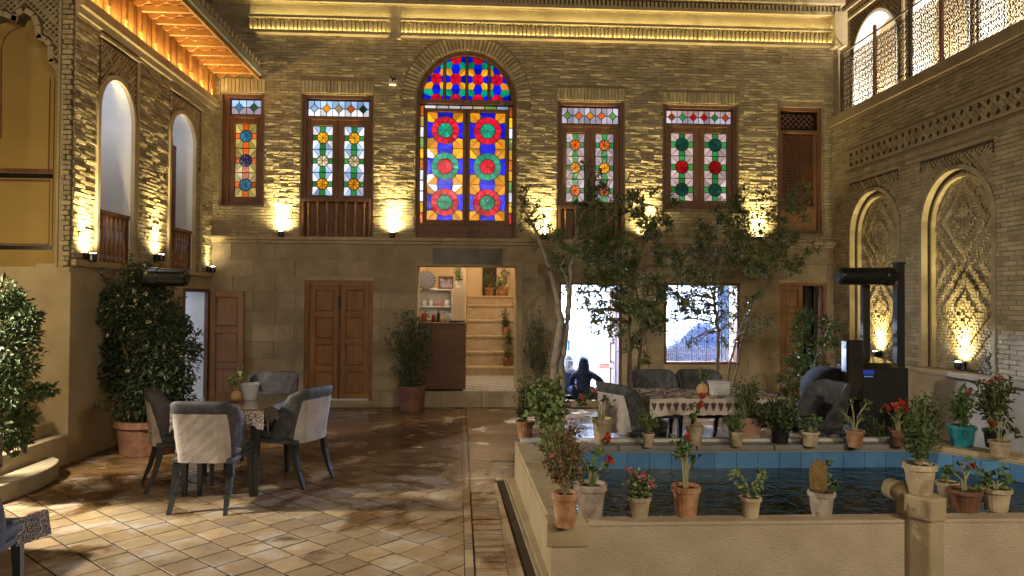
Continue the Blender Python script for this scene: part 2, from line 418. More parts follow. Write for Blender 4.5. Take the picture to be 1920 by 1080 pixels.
# ------------------------------------------------------------------ courtyard floor
ground = MB(); ground.box(-14, 14, -7, YB + 8, -.6, -.02)
ground = ground.build('ground', M['dark']); ground['kind'] = 'structure'
floor = thing('courtyard_floor', None, None, (0, 0, 0)); floor['kind'] = 'structure'
del floor['kind']; floor['kind'] = 'structure'
def floor_mat(name, c1, c2, c3, wet=1.0, isl=.26):
    m = mat(name, c1, c2, .6, scale=2.6, bump=.6, bscale=45, isl=isl, c3=c3, dist=.006)
    N = m.node_tree.nodes; L = m.node_tree.links; B = N['Principled BSDF']
    geo = N.new('ShaderNodeNewGeometry'); sep = N.new('ShaderNodeSeparateXYZ'); L.new(geo.outputs['Position'], sep.inputs[0])
    # wetness: puddled patches, more towards the rear of the yard
    nz = N.new('ShaderNodeTexNoise'); nz.inputs['Scale'].default_value = 1.7; nz.inputs['Detail'].default_value = 6; nz.inputs['Distortion'].default_value = .6
    L.new(geo.outputs['Position'], nz.inputs[0])
    mr = N.new('ShaderNodeMapRange'); mr.inputs[1].default_value = 4.6; mr.inputs[2].default_value = 8.0; mr.inputs[3].default_value = -.10; mr.inputs[4].default_value = .17
    L.new(sep.outputs['Y'], mr.inputs[0])
    ad = N.new('ShaderNodeMath'); ad.operation = 'ADD'; L.new(nz.outputs[0], ad.inputs[0]); L.new(mr.outputs[0], ad.inputs[1])
    wr = N.new('ShaderNodeMapRange'); wr.inputs[1].default_value = .50; wr.inputs[2].default_value = .61; L.new(ad.outputs[0], wr.inputs[0])
    wm = N.new('ShaderNodeMath'); wm.operation = 'MULTIPLY'; wm.inputs[1].default_value = wet; L.new(wr.outputs[0], wm.inputs[0])
    old = B.inputs['Base Color'].links[0].from_socket
    mx = N.new('ShaderNodeMix'); mx.data_type = 'RGBA'; mx.blend_type = 'MULTIPLY'
    L.new(wm.outputs[0], mx.inputs[0]); L.new(old, mx.inputs[6]); mx.inputs[7].default_value = (.42, .32, .22, 1)
    L.new(mx.outputs[2], B.inputs['Base Color'])
    mps = N.new('ShaderNodeMapping'); mps.inputs['Scale'].default_value = (1.6, 6, 1); L.new(geo.outputs['Position'], mps.inputs[0])
    ns_ = N.new('ShaderNodeTexNoise'); ns_.inputs['Scale'].default_value = 2.2; ns_.inputs['Detail'].default_value = 7; ns_.inputs['Roughness'].default_value = .7; ns_.inputs['Distortion'].default_value = .8; L.new(mps.outputs[0], ns_.inputs[0])
    sr_ = N.new('ShaderNodeMapRange'); sr_.inputs[1].default_value = .52; sr_.inputs[2].default_value = .40; L.new(ns_.outputs[0], sr_.inputs[0])
    fa_ = N.new('ShaderNodeMapRange'); fa_.inputs[1].default_value = 5.6; fa_.inputs[2].default_value = 7.6; fa_.inputs[3].default_value = .12; fa_.inputs[4].default_value = .85; L.new(sep.outputs['Y'], fa_.inputs[0])
    sm_ = N.new('ShaderNodeMath'); sm_.operation = 'MULTIPLY'; L.new(sr_.outputs[0], sm_.inputs[0]); L.new(fa_.outputs[0], sm_.inputs[1])
    m5 = N.new('ShaderNodeMix'); m5.data_type = 'RGBA'; m5.blend_type = 'MULTIPLY'; L.new(sm_.outputs[0], m5.inputs[0]); L.new(mx.outputs[2], m5.inputs[6]); m5.inputs[7].default_value = (.40, .25, .12, 1)
    L.new(m5.outputs[2], B.inputs['Base Color'])
    n3 = N.new('ShaderNodeTexNoise'); n3.inputs['Scale'].default_value = 7; n3.inputs['Detail'].default_value = 3; L.new(geo.outputs['Position'], n3.inputs[0])
    r0 = N.new('ShaderNodeMapRange'); r0.inputs[1].default_value = .3; r0.inputs[2].default_value = .7; r0.inputs[3].default_value = .24; r0.inputs[4].default_value = .50; L.new(n3.outputs[0], r0.inputs[0])
    rr = N.new('ShaderNodeMix'); L.new(wm.outputs[0], rr.inputs[0]); L.new(r0.outputs[0], rr.inputs[2]); rr.inputs[3].default_value = .16
    L.new(rr.outputs[0], B.inputs['Roughness'])
    return m
M['tile'] = floor_mat('sandstone_paver', (.33, .265, .205), (.54, .48, .42), (.42, .30, .17))
M['slab'] = floor_mat('smooth_slab', (.36, .27, .17), (.46, .37, .26), (.40, .31, .20))
bed = MB(); bed.box(-9.5, XR + .5, -6, YB, -.03, -.0048)
bed.build('mortar_bed', mat('dark_grout', (.035, .024, .014), (.07, .048, .03), .95, scale=8, bump=0), floor)

# path border line and pool drain, read from the photograph onto the floor
pA = atz(872, 765, 0); pB = atz(889, 1080, 0)
def border_x(y): return pA.x + (pB.x - pA.x) * (y - pA.y) / (pB.y - pA.y)
qA = atz(919, 847, 0); qB = atz(953, 1080, 0)
def path_x(y): return qA.x + (qB.x - qA.x) * (y - qA.y) / (qB.y - qA.y)
T = .232; ang = math.radians(47); ca, sa = math.cos(ang), math.sin(ang)
tiles = []
for i in range(-75, 75):
    for k in range(-75, 75):
        s = (i + .5) * T; t = (k + .5) * T + (T * .5 if i % 2 else 0) * .35
        x = s * ca - t * sa - .034; y = s * sa + t * ca + 5.715
        if -9.4 < x < border_x(y) + .12 and .5 < y < YB - .05: tiles.append((x, y))
def tscore(p):
    return (0 if inview((p[0], p[1], 0), 20) else 1, math.hypot(*p))
tiles.sort(key=tscore)
def tile_mesh(mb, cx, cy, h=T / 2 - .007):
    z = .0 + random.uniform(-.0014, .002); tl = [random.uniform(-.0012, .0012) for _ in range(4)]
    c = [(-h, -h), (h, -h), (h, h), (-h, h)]; e = .002
    lo = [(cx + a * ca - b * sa, cy + a * sa + b * ca, -.018) for a, b in c]
    mi = [(cx + a * ca - b * sa, cy + a * sa + b * ca, z - .0012 + tl[q]) for q, (a, b) in enumerate(c)]
    k2 = (h - e) / h
    hi = [(cx + (a * ca - b * sa) * k2, cy + (a * sa + b * ca) * k2, z + tl[q]) for q, (a, b) in enumerate(c)]
    lo = [(a, b, -.02) for a, b, c_ in lo]; mb.add(lo + mi + hi, [(0, 1, 5, 4), (1, 2, 6, 5), (2, 3, 7, 6), (3, 0, 4, 7), (4, 5, 9, 8), (5, 6, 10, 9), (6, 7, 11, 10), (7, 4, 8, 11), (8, 9, 10, 11)])
tv = []
for _ in range(12):
    mb = MB(); tile_mesh(mb, 0, 0); me = bpy.data.meshes.new('tile'); me.from_pydata(mb.v, [], mb.f); me.materials.append(M['tile']); tv.append(me)
def clip_tile(x, y):
    h = T / 2 - .007; q = [(x + a * ca - b * sa, y + a * sa + b * ca) for a, b in ((-h, -h), (h, -h), (h, h), (-h, h))]; out = []
    f = lambda p: border_x(p[1]) - .060 - p[0]
    for i in range(4):
        p, r = q[i], q[(i + 1) % 4]; fp, fr_ = f(p), f(r)
        if fp >= 0: out.append(p)
        if (fp >= 0) != (fr_ >= 0): t = fp / (fp - fr_); out.append((p[0] + (r[0] - p[0]) * t, p[1] + (r[1] - p[1]) * t))
    return out
edge_t = [p for p in tiles if p[0] + T * .72 > border_x(p[1]) - .06]; tiles = [p for p in tiles if p[0] + T * .72 <= border_x(p[1]) - .06]
for k, (x, y) in enumerate(sorted(edge_t, key=tscore)):
    q = clip_tile(x, y)
    if len(q) < 3 or y < 3: continue
    z = random.uniform(-.001, .002); mb = MB(); mb.prism([(a, b, -.018) for a, b in q], [(a, b, z) for a, b in q]); mb.build('cut_tile', M['tile'], floor)
for x, y in tiles[:260]:
    o = bpy.data.objects.new('tile', random.choice(tv)); COL.objects.link(o); o.parent = floor; o.location = (x, y, 0)
mb = MB()
for x, y in tiles[260:]: tile_mesh(mb, x, y)
mb.build('tilework', M['tile'], floor, kind='stuff')
# half tiles along the border are covered by a flush edging strip
mb = MB()
for a in range(0, 24):
    y0 = 3.6 + a * .335; y1 = y0 + .33
    if y1 > YB: break
    mb = MB(); g = .055
    mb.prism([(border_x(y0) - g, y0, -.012), (border_x(y0) + .0, y0, -.012), (border_x(y1), y1, -.012), (border_x(y1) - g, y1, -.012)],
             [(border_x(y0) - g, y0, .006), (border_x(y0), y0, .006), (border_x(y1), y1, .006), (border_x(y1) - g, y1, .006)])
    mb.build('edging_stone', M['slab'], floor)
# bricks laid on edge across the path
y = 3.7; n = 0
while y < YB - .1:
    w = random.uniform(.052, .066) if y < 7.6 else random.uniform(.3, .42)
    x0, x1 = border_x(y) + .012, path_x(y) - .004
    if y >= 7.6: x1 = 1.2 - random.uniform(0, .02)
    z = random.uniform(-.004, .003) + .001
    mb = MB(); g = .007
    mb.prism([(x0, y + g, -.015), (x1, y + g, -.015), (x1, y + w, -.015), (x0, y + w, -.015)],
             [(x0, y + g, z), (x1, y + g, z + .001), (x1 + random.uniform(-.004, .004), y + w, z), (x0 + random.uniform(-.004, .004), y + w, z + .001)])
    if y < 7.6: mb.build('paving_brick', M['slab'] if random.random() < .5 else M['tile'], floor, bevel=0)
    else:
        mb.build('slab', M['slab'], floor)
    y += w; n += 1
# slabs behind and under the right-hand table
mb = MB()
xx = 1.2
sl = []
for i in range(12):
    for k in range(13):
        x0 = 1.22 + i * .42; y0 = 6.2 + k * .42
        if x0 + .41 < XR and y0 + .41 < YB:
            z = random.uniform(-.003, .002)
            mb = MB(); mb.box(x0, x0 + .412, y0, y0 + .412, -.016, z + .002); mb.build('slab', M['slab'], floor)
# strip between the path and the pool: dark drain slot with a stone kerb
dA, dB = atz(931, 903, 0), atz(983, 1080, 0)
def drain_x(y): return dA.x + (dB.x - dA.x) * (y - dA.y) / (dB.y - dA.y)
drain = MB()
for (o0, o1, z, mt) in ((-.035, 0, .004, 'slab'), (0, .075, -.055, 'black'), (.075, .10, .02, 'stone'), (.10, .20, .035, 'stucco')):
    ya, yb = 3.2, dA.y; drain.use(M[mt])
    drain.prism([(drain_x(ya) + o0, ya, -.09), (drain_x(ya) + o1, ya, -.09), (drain_x(yb) + o1, yb, -.09), (drain_x(yb) + o0, yb, -.09)],
                [(drain_x(ya) + o0, ya, z), (drain_x(ya) + o1, ya, z), (drain_x(yb) + o1, yb, z), (drain_x(yb) + o0, yb, z)])
drain.build('drain_channel', None, floor)
for i in range(1): 
    mb = MB(); mb.prism([(path_x(3.2), 3.2, -.012), (drain_x(3.2) - .035, 3.2, -.012), (drain_x(7.6) - .035, 7.6, -.012), (path_x(7.6), 7.6, -.012)],
                        [(path_x(3.2), 3.2, .0), (drain_x(3.2) - .035, 3.2, .0), (drain_x(7.6) - .035, 7.6, .0), (path_x(7.6), 7.6, .0)])
    mb.build('gutter_strip', M['tile'], floor)
mb = MB(); mb.prism([(drain_x(6.9) - .03, 6.83, -.012), (1.22, 6.83, -.012), (1.22, 7.6, -.012), (drain_x(7.6) - .03, 7.6, -.012)], [(drain_x(6.9) - .03, 6.83, .001), (1.22, 6.83, .001), (1.22, 7.6, .001), (drain_x(7.6) - .03, 7.6, .001)])
mb.build('slab', M['slab'], floor)

# ------------------------------------------------------------------ rear facade
rear = thing('brick_house_facade', 'rear brick facade of the courtyard with the tall arched stained glass window', 'building', (0, YB, 0))
BELT = bz(452, 700)
TOPZ = 6.95
sB = 1350 / YB
def brect(x0, x1, y0, y1):   # pixel box -> facade hole
    xm = (x0 + x1) / 2
    return Hole(bu(x0, (y0 + y1) / 2), bu(x1, (y0 + y1) / 2), bz(y1, xm), bz(y0, xm))
w1 = brect(415, 494, 176, 384); w2 = brect(566, 698, 178, 446); w3 = brect(1046, 1169, 191, 449)
w4 = brect(1244, 1382, 197, 392); w5 = brect(1459, 1541, 201, 438)
wa = brect(781, 967, 94, 449); wa.zs = wa.z1 - (wa.u1 - wa.u0) / 2 * 1.02
d1 = brect(571, 699, 526, 752); d2 = brect(780, 979, 497, 733); d3 = brect(1049, 1166, 531, 749)
wl = brect(1244, 1385, 531, 683); d4 = brect(1460, 1549, 531, 757)
for h in (w2, w3, wa): h.z0 = BELT + .012
for h in (d1, d3, d4): h.z0 = max(h.z0, .05)
up_holes = [w1, w2, wa, w3, w4, w5]; low_holes = [d1, d2, d3, wl, d4]
XRB = XR + .10
mb = MB(); backing(mb, PB, XL - .6, XRB, BELT, TOPZ, up_holes, .45)
mb.build('upper_wall', M['mortar'], rear)
mb = MB(); backing(mb, PB, XL - .04, XR, -.02, BELT, low_holes, .45, d1=.02)
mb.build('lower_wall', M['stucco'], rear)
c0 = (wa.u0 + wa.u1) / 2
ring = Hole(wa.u0 - .015, wa.u1 + .015, wa.z0, wa.z1 + .015, wa.zs)
ringo = Hole(wa.u0 - .24, wa.u1 + .24, wa.zs - .1, wa.z1 + .25, wa.zs)
CORZ0 = bz(77, 960)
bh = [w1.grow(.02, .26), w2.grow(.02, .24), ring, ringo, w3.grow(.02, .24), w4.grow(.02, .22), w5.grow(.02, .06)]
for h in bh: h.z0 = h.z0 if h.z0 > BELT + .1 else BELT
bl = courses(PB, XL, XR, BELT + .06, CORZ0, bh, .046, .21)
lay(rear, PB, bl, M['brick'], j=.009, dep=.012, var=.012)
# bands of soldier bricks above the square windows and round the great arch
def soldier(parent, P, u0, u1, z0, z1, w=.055, name='lintel_brick'):
    mb = MB(); n = max(1, int((u1 - u0) / w)); w = (u1 - u0) / n
    for i in range(n): brick_faces(mb, P, (u0 + i * w, u0 + (i + 1) * w, z0, z1), .009, .014, .012)
    return mb
mb = MB(); mb.use(M['brick'])
for h, e in ((w1, .24), (w2, .22), (w3, .22), (w4, .20)):
    m2 = soldier(rear, PB, h.u0 - .02, h.u1 + .02, h.z1 + .02, h.z1 + e); mb.add(m2.v, m2.f)
mb.build('lintel_brickwork', None, rear, kind='stuff')
nv = 46; hw = (wa.u1 - wa.u0) / 2; vs = []
for i in range(nv):
    t0, t1 = math.pi * i / nv + .012, math.pi * (i + 1) / nv - .012
    r0, r1 = hw + .03, hw + .235; dd = .016 + random.uniform(0, .012)
    q = [(c0 - r0 * math.cos(t0), wa.zs + r0 * math.sin(t0)), (c0 - r0 * math.cos(t1), wa.zs + r0 * math.sin(t1)), (c0 - r1 * math.cos(t1), wa.zs + r1 * math.sin(t1)), (c0 - r1 * math.cos(t0), wa.zs + r1 * math.sin(t0))]
    m2 = MB(); m2.hexa([PB(a, b, 0) for a, b in q] + [PB(a, b, dd) for a, b in q]); m2.build('arch_brick', M['brick'], rear)
# belt course: projecting stone string above the lower storey
segs = 14; us = [XL + (XR + .05 - XL) * i / segs for i in range(segs + 1)]
for a, b in zip(us, us[1:]):
    mb = MB(); mb.pbox(PB, a + .002, b - .002, BELT + .0, BELT + .055, 0, .10); mb.pbox(PB, a + .002, b - .002, BELT - .05, BELT - .002, 0, .065)
    mb.build('string_course_stone', M['stucco'], rear, bevel=.006)
# lower storey: big lime stone blocks
lh = [d1.grow(.0), d2.grow(.0), d3.grow(0), wl.grow(0), d4.grow(0)]
for h in lh: h.z0 = min(h.z0, .3) if h is not lh[3] else h.z0
lint = brect(812, 942, 466, 496); lh.append(lint)
bl = courses(PB, XL, XR, .0, BELT - .055, lh, .27, .66)
lay(rear, PB, bl, M['stone'], name='stone_block', j=.009, dep=.030, var=.012)
for a in range(3):
    w = (lint.u1 - lint.u0) / 3; mb = MB(); mb.pbox(PB, lint.u0 + a * w + .004, lint.u0 + (a + 1) * w - .004, lint.z0 + .004, lint.z1, 0, .04)
    mb.build('lintel_stone', mat('grey_lintel_stone', (.16, .15, .15), (.24, .22, .20), .85, scale=5), rear)
# cornice: lit ledges with dentils
COR = [(bz(77), bz(71.5), .13), (bz(50), bz(45), .15), (bz(22), bz(15), .20), (bz(2), bz(-6), .24)]
ua, ub = bu(470, 50), bu(1572, 60); gap0, gap1 = bu(733, 50), bu(752, 50)
def parts_of(a, b): return [(a, gap0), (gap1, b)] if a < gap0 < b else [(a, b)]
for k, (z0, z1, dd) in enumerate(COR):
    for (a, b) in ([(ua, gap0), (gap1, ub)] if k < 2 else [(bu(400, 20), ub)]):
        nn = max(1, int((b - a) / .8)); w = (b - a) / nn
        for i in range(nn):
            mb = MB(); mb.pbox(PB, a + i * w + .002, a + (i + 1) * w - .002, z0, z1, 0, dd); mb.build('cornice_stone', M['stucco'], rear, bevel=.005)
mb = MB(); zt0, zt1 = bz(69), bz(54)
for (a, b) in ((ua, gap0), (gap1, ub)):
    mb.pbox(PB, a, b, COR[0][1], COR[1][0], 0, .03)
    mb.pbox(PB, a, b, COR[1][1], COR[2][0], 0, .05)
mb.build('cornice_wall', M['stucco'], rear)
mb = MB(); u = ua
while u < ub - .06:
    if not (gap0 - .05 < u < gap1):
        mb.pbox(PB, u, u + .042, zt0 + .01, zt1, .03, .085)
        mb.pbox(PB, u + .008, u + .034, zt1 + .003, zt1 + .04, .03, .10)
    u += .062 + (.02 if int(u * 16) % 3 == 0 else 0)
zt0, zt1 = bz(14), bz(4); u = bu(420, 10)
while u < ub - .06:
    mb.pbox(PB, u, u + .04, zt0, zt1, .03, .16); u += .066
mb.build('dentil', M['stucco'], rear, kind='stuff')
mb = MB(); mb.pbox(PB, gap0 + .004, gap1 - .004, COR[0][0] - .03, COR[2][0], 0, .09); mb.build('cornice_pier', M['stone'], rear)
mb = MB(); mb.pbox(PB, bu(1553, 60) - .0, bu(1576, 60), COR[0][0] - .02, COR[2][1] - .002, 0, .225); mb.build('cornice_capital', M['stucco'], rear)
for k in range(40):
    mb = MB(); x0 = XL - .4 + k * .26
    mb.tube([PB(x0, COR[3][1] + .05, .27), PB(x0, COR[3][1] + .16, -.2)], .05, 6); mb.build('roof_tile', M['terrad'], rear)
# LED strips lying on the ledges
for (a, b) in ((ua, gap0), (gap1, ub)):
    nn = max(1, round((b - a) / 2.4)); w = (b - a) / nn
    for i in range(nn):
        m_ = a + (i + .5) * w
        strip_light('led_strip_light', PB(m_, COR[0][1] + .012, .10), PB(m_, COR[0][1] + .3, -.02), 1.9 * w, YEL, w * .98, .015, rear)
        strip_light('led_strip_light', PB(m_, COR[1][1] + .012, .125), PB(m_, COR[1][1] + .3, .02), 1.4 * w, YEL, w * .98, .015, rear)

# ------------------------------------------------------------------ windows and doors (parts of a building)
def rectpt(c, hw, hh, t):
    dx, dz = math.cos(t), math.sin(t); k = min(hw / abs(dx) if abs(dx) > 1e-6 else 9, hh / abs(dz) if abs(dz) > 1e-6 else 9)
    return (c[0] + dx * k, c[1] + dz * k)
def arcp(c, r, a, b, n=3): return [(c[0] + r * math.cos(a + (b - a) * i / n), c[1] + r * math.sin(a + (b - a) * i / n)) for i in range(n + 1)]
def cell(c, hw, hh, r0, R, ci, co, cap, corner, nin=8, nout=12, ns=.42, ew=.42, kw=.87):
    """one rosette cell -> list of (polygon, colour)"""
    out = []
    for i in range(nin):
        a, b = 2 * math.pi * i / nin, 2 * math.pi * (i + 1) / nin; out.append(([c] + arcp(c, r0, a, b, 2), ci))
    if R > r0:
        for i in range(nout):
            a, b = 2 * math.pi * (i + .5) / nout, 2 * math.pi * (i + 1.5) / nout; out.append((arcp(c, r0, a, b, 2) + arcp(c, R, a, b, 2)[::-1], co))
    ac = math.atan2(hh, hw)
    for q in range(4):   # E N W S caps
        mid = q * math.pi / 2; w = ns if q % 2 else ew
        w2 = w * kw
        e0, e1 = rectpt(c, hw, hh, mid - w2), rectpt(c, hw, hh, mid + w2)
        out.append((arcp(c, R, mid - w, mid + w, 3) + [e1, e0], cap[q]))
        nx = (q + 1) % 4; cor = {0: ac, 1: math.pi - ac, 2: math.pi + ac, 3: 2 * math.pi - ac}[q]
        wn = ns if nx % 2 else ew; nm = mid + math.pi / 2
        crn = rectpt(c, hw, hh, cor)
        out.append((arcp(c, R, mid + w, cor, 2) + [crn, e1], corner[q % len(corner)]))
        out.append((arcp(c, R, cor, nm - wn, 2) + [rectpt(c, hw, hh, nm - wn * kw), crn], corner[(q + 1) % len(corner)]))
    return out
def area(p): return abs(sum(p[i][0] * p[(i + 1) % len(p)][1] - p[(i + 1) % len(p)][0] * p[i][1] for i in range(len(p)))) / 2
def inset(p, g):
    cx = sum(a for a, b in p) / len(p); cz = sum(b for a, b in p) / len(p); out = []
    for a, b in p:
        L = math.hypot(a - cx, b - cz); k = max(.5, 1 - g / L) if L > 1e-6 else 1; out.append((cx + (a - cx) * k, cz + (b - cz) * k))
    return out
def clip_poly(p, clip):
    out = p
    n = len(clip)
    for i in range(n):
        a, b = clip[i], clip[(i + 1) % n]; res = []
        f = lambda q: (b[0] - a[0]) * (q[1] - a[1]) - (b[1] - a[1]) * (q[0] - a[0])
        for j in range(len(out)):
            q, r = out[j], out[(j + 1) % len(out)]; fq, fr = f(q), f(r)
            if fq >= 0: res.append(q)
            if (fq >= 0) != (fr >= 0):
                t = fq / (fq - fr); res.append((q[0] + (r[0] - q[0]) * t, q[1] + (r[1] - q[1]) * t))
        out = res
        if len(out) < 3: return []
    return out
G = {}
for nm, c, st in (('red', (.75, .004, .03), .95), ('teal', (.004, .42, .24), .75), ('blue', (.004, .010, .80), .95), ('yellow', (1, .46, .01), 1.0), ('amber', (1, .36, .01), .85),
                  ('white', (.9, .93, 1), 1.1), ('green', (.05, .36, .09), .6), ('orange', (.95, .16, .012), .7), ('clearblue', (.42, .62, .95), .85), ('pale', (.80, .66, .36), .8),
                  ('sky', (.03, .28, .50), .6), ('indigo', (.012, .008, .10), .5), ('rose', (.78, .58, .56), .6), ('straw', (.72, .55, .14), .6), ('dgreen', (.01, .10, .07), .5), ('crimson', (.5, .006, .01), .6), ('lav', (.62, .56, .70), .7), ('lime', (.2, .5, .1), .7), ('dimrust', (.5, .09, .015), .5)):
    G[nm] = emit('glass_' + nm, c, st, .12, var=.42, vscale=3.0, isl=.5)
def panes(parent, P, polys, dep, g=.006, single=False, minpx=0, kindname='pane'):
    rest = MB(); cnt = 0
    for poly, col in polys:
        if len(poly) < 3 or area(poly) < 1e-4: continue
        q = inset(poly, g); m_ = G[col]
        if single and area(q) > minpx:
            mb = MB(); mb.pprism(P, q, dep, dep + .005); mb.build(kindname, m_, parent); cnt += 1
        else: rest.use(m_).pprism(P, q, dep, dep + .005)
    if rest.v: rest.build('glass', None, parent, kind='stuff')
    return cnt
def frame_rect(mb, P, u0, u1, z0, z1, t, d0, d1):
    mb.pbox(P, u0, u0 + t, z0, z1, d0, d1); mb.pbox(P, u1 - t, u1, z0, z1, d0, d1)
    mb.pbox(P, u0 + t, u1 - t, z1 - t, z1, d0, d1 - .002); mb.pbox(P, u0 + t, u1 - t, z0, z0 + t, d0, d1 - .002)
def baluster_mesh(h, r=.028):
    p = [(.8, 0), (.8, .08), (.45, .12), (.9, .18), (1.0, .26), (.75, .42), (.42, .58), (.42, .68), (.8, .74), (.45, .79), (.7, .86), (.8, .9), (.8, 1)]
    mb = MB(); mb.lathe((0, 0, 0), [(a * r, b * h) for a, b in p], 8)
    me = bpy.data.meshes.new('baluster'); me.from_pydata(mb.v, [], mb.f); me.materials.append(M['balu']); me.polygons.foreach_set('use_smooth', [True] * len(mb.f)); return me
def balustrade(parent, P, u0, u1, z0, z1, d, n):
    mb = MB(); mb.pbox(P, u0, u1, z1 - .045, z1, d - .035, d + .035); mb.pbox(P, u0, u1, z0, z0 + .04, d - .03, d + .03)
    mb.pbox(P, u0, u0 + .035, z0 + .04, z1 - .045, d - .02, d + .02); mb.pbox(P, u1 - .035, u1, z0 + .04, z1 - .045, d - .02, d + .02)
    b = mb.build('balustrade', M['wood'], parent)
    me = baluster_mesh(z1 - z0 - .085); r = parent
    for i in range(n):
        u = u0 + .035 + (u1 - u0 - .07) * (i + .5) / n
        o = bpy.data.objects.new('baluster', me); COL.objects.link(o); o.parent = b; o.location = P(u, z0 + .04, d) - OFF[r.name]
    return b
def window(parent, P, h, leaves, cols, zdiv, diam, sashbot=None, single=False, nros=3, seed=0):
    """wooden casement with a diamond transom and rosette leaves; h hole, zdiv transom z, sashbot bottom of leaves"""
    random.seed(seed)
    t = .055; sb = sashbot if sashbot else h.z0 + t
    mb = MB(); frame_rect(mb, P, h.u0, h.u1, h.z0, h.z1, t, -.16, -.03)
    mb.pbox(P, h.u0 + t, h.u1 - t, zdiv - .05, zdiv, -.15, -.04)
    W_ = (h.u1 - h.u0 - 2 * t); U = h.u0 + t
    if sashbot: mb.pbox(P, U, h.u1 - t, h.z0 + t, sb, -.14, -.07)
    fr = mb.build('window_frame', M['wood'], parent, bevel=.005)
    rail = MB(); gl = []
    zt0, zt1 = zdiv + .018, h.z1 - t - .018
    # transom: clear field cut by a line of diamonds
    n = len(diam); w = (W_ - .03) / n; zm = (zt0 + zt1) / 2; hh = (zt1 - zt0) / 2; a = min(w * .36, hh * .62)
    for i, cc in enumerate(diam):
        c = (U + .015 + (i + .5) * w, zm); D = [(c[0], zm + a), (c[0] - a, zm), (c[0], zm - a), (c[0] + a, zm)]
        gl.append((D[::-1], cc)); x0, x1 = c[0] - w / 2, c[0] + w / 2
        bgk = cols['bg'][0]
        gl.append(([(x0, zm), D[1], D[0], (c[0], zt1), (x0, zt1)][::-1], bgk)); gl.append(([D[3], (x1, zm), (x1, zt1), (c[0], zt1), D[0]], bgk))
        gl.append(([(x0, zt0), (c[0], zt0), D[2], D[1], (x0, zm)], cols['bg'][-1])); gl.append(([(c[0], zt0), (x1, zt0), (x1, zm), D[3], D[2]], cols['bg'][-1]))
    lw = W_ / leaves; st = .085 if leaves > 1 else .075
    for k in range(leaves):
        u0 = U + k * lw + .002; u1 = u0 + lw - .004
        mb = MB(); frame_rect(mb, P, u0, u1, sb + .002, zdiv - .052, st, -.13, -.055); mb.build('sash', M['wood'], parent, bevel=.004)
        a0, a1, z0, z1 = u0 + st + .004, u1 - st - .004, sb + st + .004, zdiv - .052 - st - .004
        ch = (z1 - z0) / nros
        for i in range(nros):
            c = ((a0 + a1) / 2, z1 - (i + .5) * ch); R = min((a1 - a0) / 2, ch / 2) * .58
            ring_ = cols['ros'][(i) % len(cols['ros'])]
            gl += cell(c, (a1 - a0) / 2, ch / 2, R, R, ring_, ring_, [cols['cap']] * 4, cols['corner'], ns=.44, ew=.44, kw=.62)
        lead = MB(); lead.pbox(P, a0 - .004, a1 + .004, z0 - .004, z1 + .004, -.105, -.098); lead.build('leading', M['dark'], parent)
    lead = MB(); lead.pbox(P, U, h.u1 - t, zdiv, h.z1 - t, -.105, -.098); lead.build('leading', M['dark'], parent)
    panes(fr, P, gl, -.097, .0095, single=single, minpx=.00035)
    return fr
window(rear, PB, Hole(w1.u0 + .05, w1.u1, w1.z0, w1.z1), 1, dict(bg=['clearblue', 'lav'], ros=['sky', 'indigo', 'sky'], cap='orange', corner=['straw', 'straw']), bz(214, 455), ['sky', 'dgreen'], single=True, seed=1)
mb = MB(); mb.pbox(PB, w1.u0, w1.u0 + .048, w1.z0, w1.z1, -.16, -.06); mb.build('window_frame', M['wood'], rear)
window(rear, PB, w2, 2, dict(bg=['clearblue', 'white'], ros=['yellow', 'pale', 'amber'], cap='green', corner=['white', 'clearblue']), bz(218, 632), ['clearblue', 'amber', 'pale', 'orange', 'dgreen'], sashbot=bz(376, 632), single=True, seed=2)
window(rear, PB, w3, 2, dict(bg=['lav', 'lav'], ros=['orange', 'amber', 'orange'], cap='green', corner=['lav', 'rose']), bz(232, 1107), ['lime', 'orange', 'amber', 'orange', 'lime'], sashbot=bz(388, 1107), single=True, seed=3)
window(rear, PB, w4, 2, dict(bg=['rose', 'lav'], ros=['dgreen', 'crimson', 'dgreen'], cap='green', corner=['rose', 'rose']), bz(232, 1312), ['dimrust', 'green', 'crimson', 'crimson', 'green', 'dimrust'], single=True, seed=4)
balustrade(rear, PB, w2.u0 + .01, w2.u1 - .01, w2.z0, bz(373, 632), .02, 7)
balustrade(rear, PB, w3.u0 + .01, w3.u1 - .01, w3.z0, bz(387, 1107), .02, 6)
# lattice window at the right
mb = MB(); t = .055; frame_rect(mb, PB, w5.u0, w5.u1, w5.z0, w5.z1, t, -.16, -.03); zq = bz(243, 1500); zp = bz(385, 1500)
mb.pbox(PB, w5.u0 + t, w5.u1 - t, zq - .05, zq, -.15, -.04); mb.pbox(PB, w5.u0 + t, w5.u1 - t, zp - .05, zp, -.15, -.05)
mb.pbox(PB, w5.u0 + t, w5.u0 + t + .06, zp, zq - .05, -.14, -.06); mb.pbox(PB, w5.u1 - t - .06, w5.u1 - t, zp, zq - .05, -.14, -.06)
fr = mb.build('window_frame', M['wood'], rear, bevel=.005)
mb = MB(); mb.pbox(PB, w5.u0 + t, w5.u1 - t, w5.z0 + t, zp - .05, -.12, -.08); mb.build('window_panel', M['woodl'], rear)
mb = MB(); mb.pbox(PB, w5.u0, w5.u1, w5.z0, w5.z1, -.3, -.2); mb.build('dark_interior', M['dark'], rear)
mb = MB(); PQ = lambda u, z, d: PB(u, z, d - .115)
ins = lambda a, b, c, d: (lambda u, z: a < u < b and c < z < d)
lattice(mb, PQ, ins(w5.u0 + t + .06, w5.u1 - t - .06, zp, zq - .05), w5.u0 + t + .06, w5.u1 - t - .06, zp, zq - .05, .05, .009, .02)
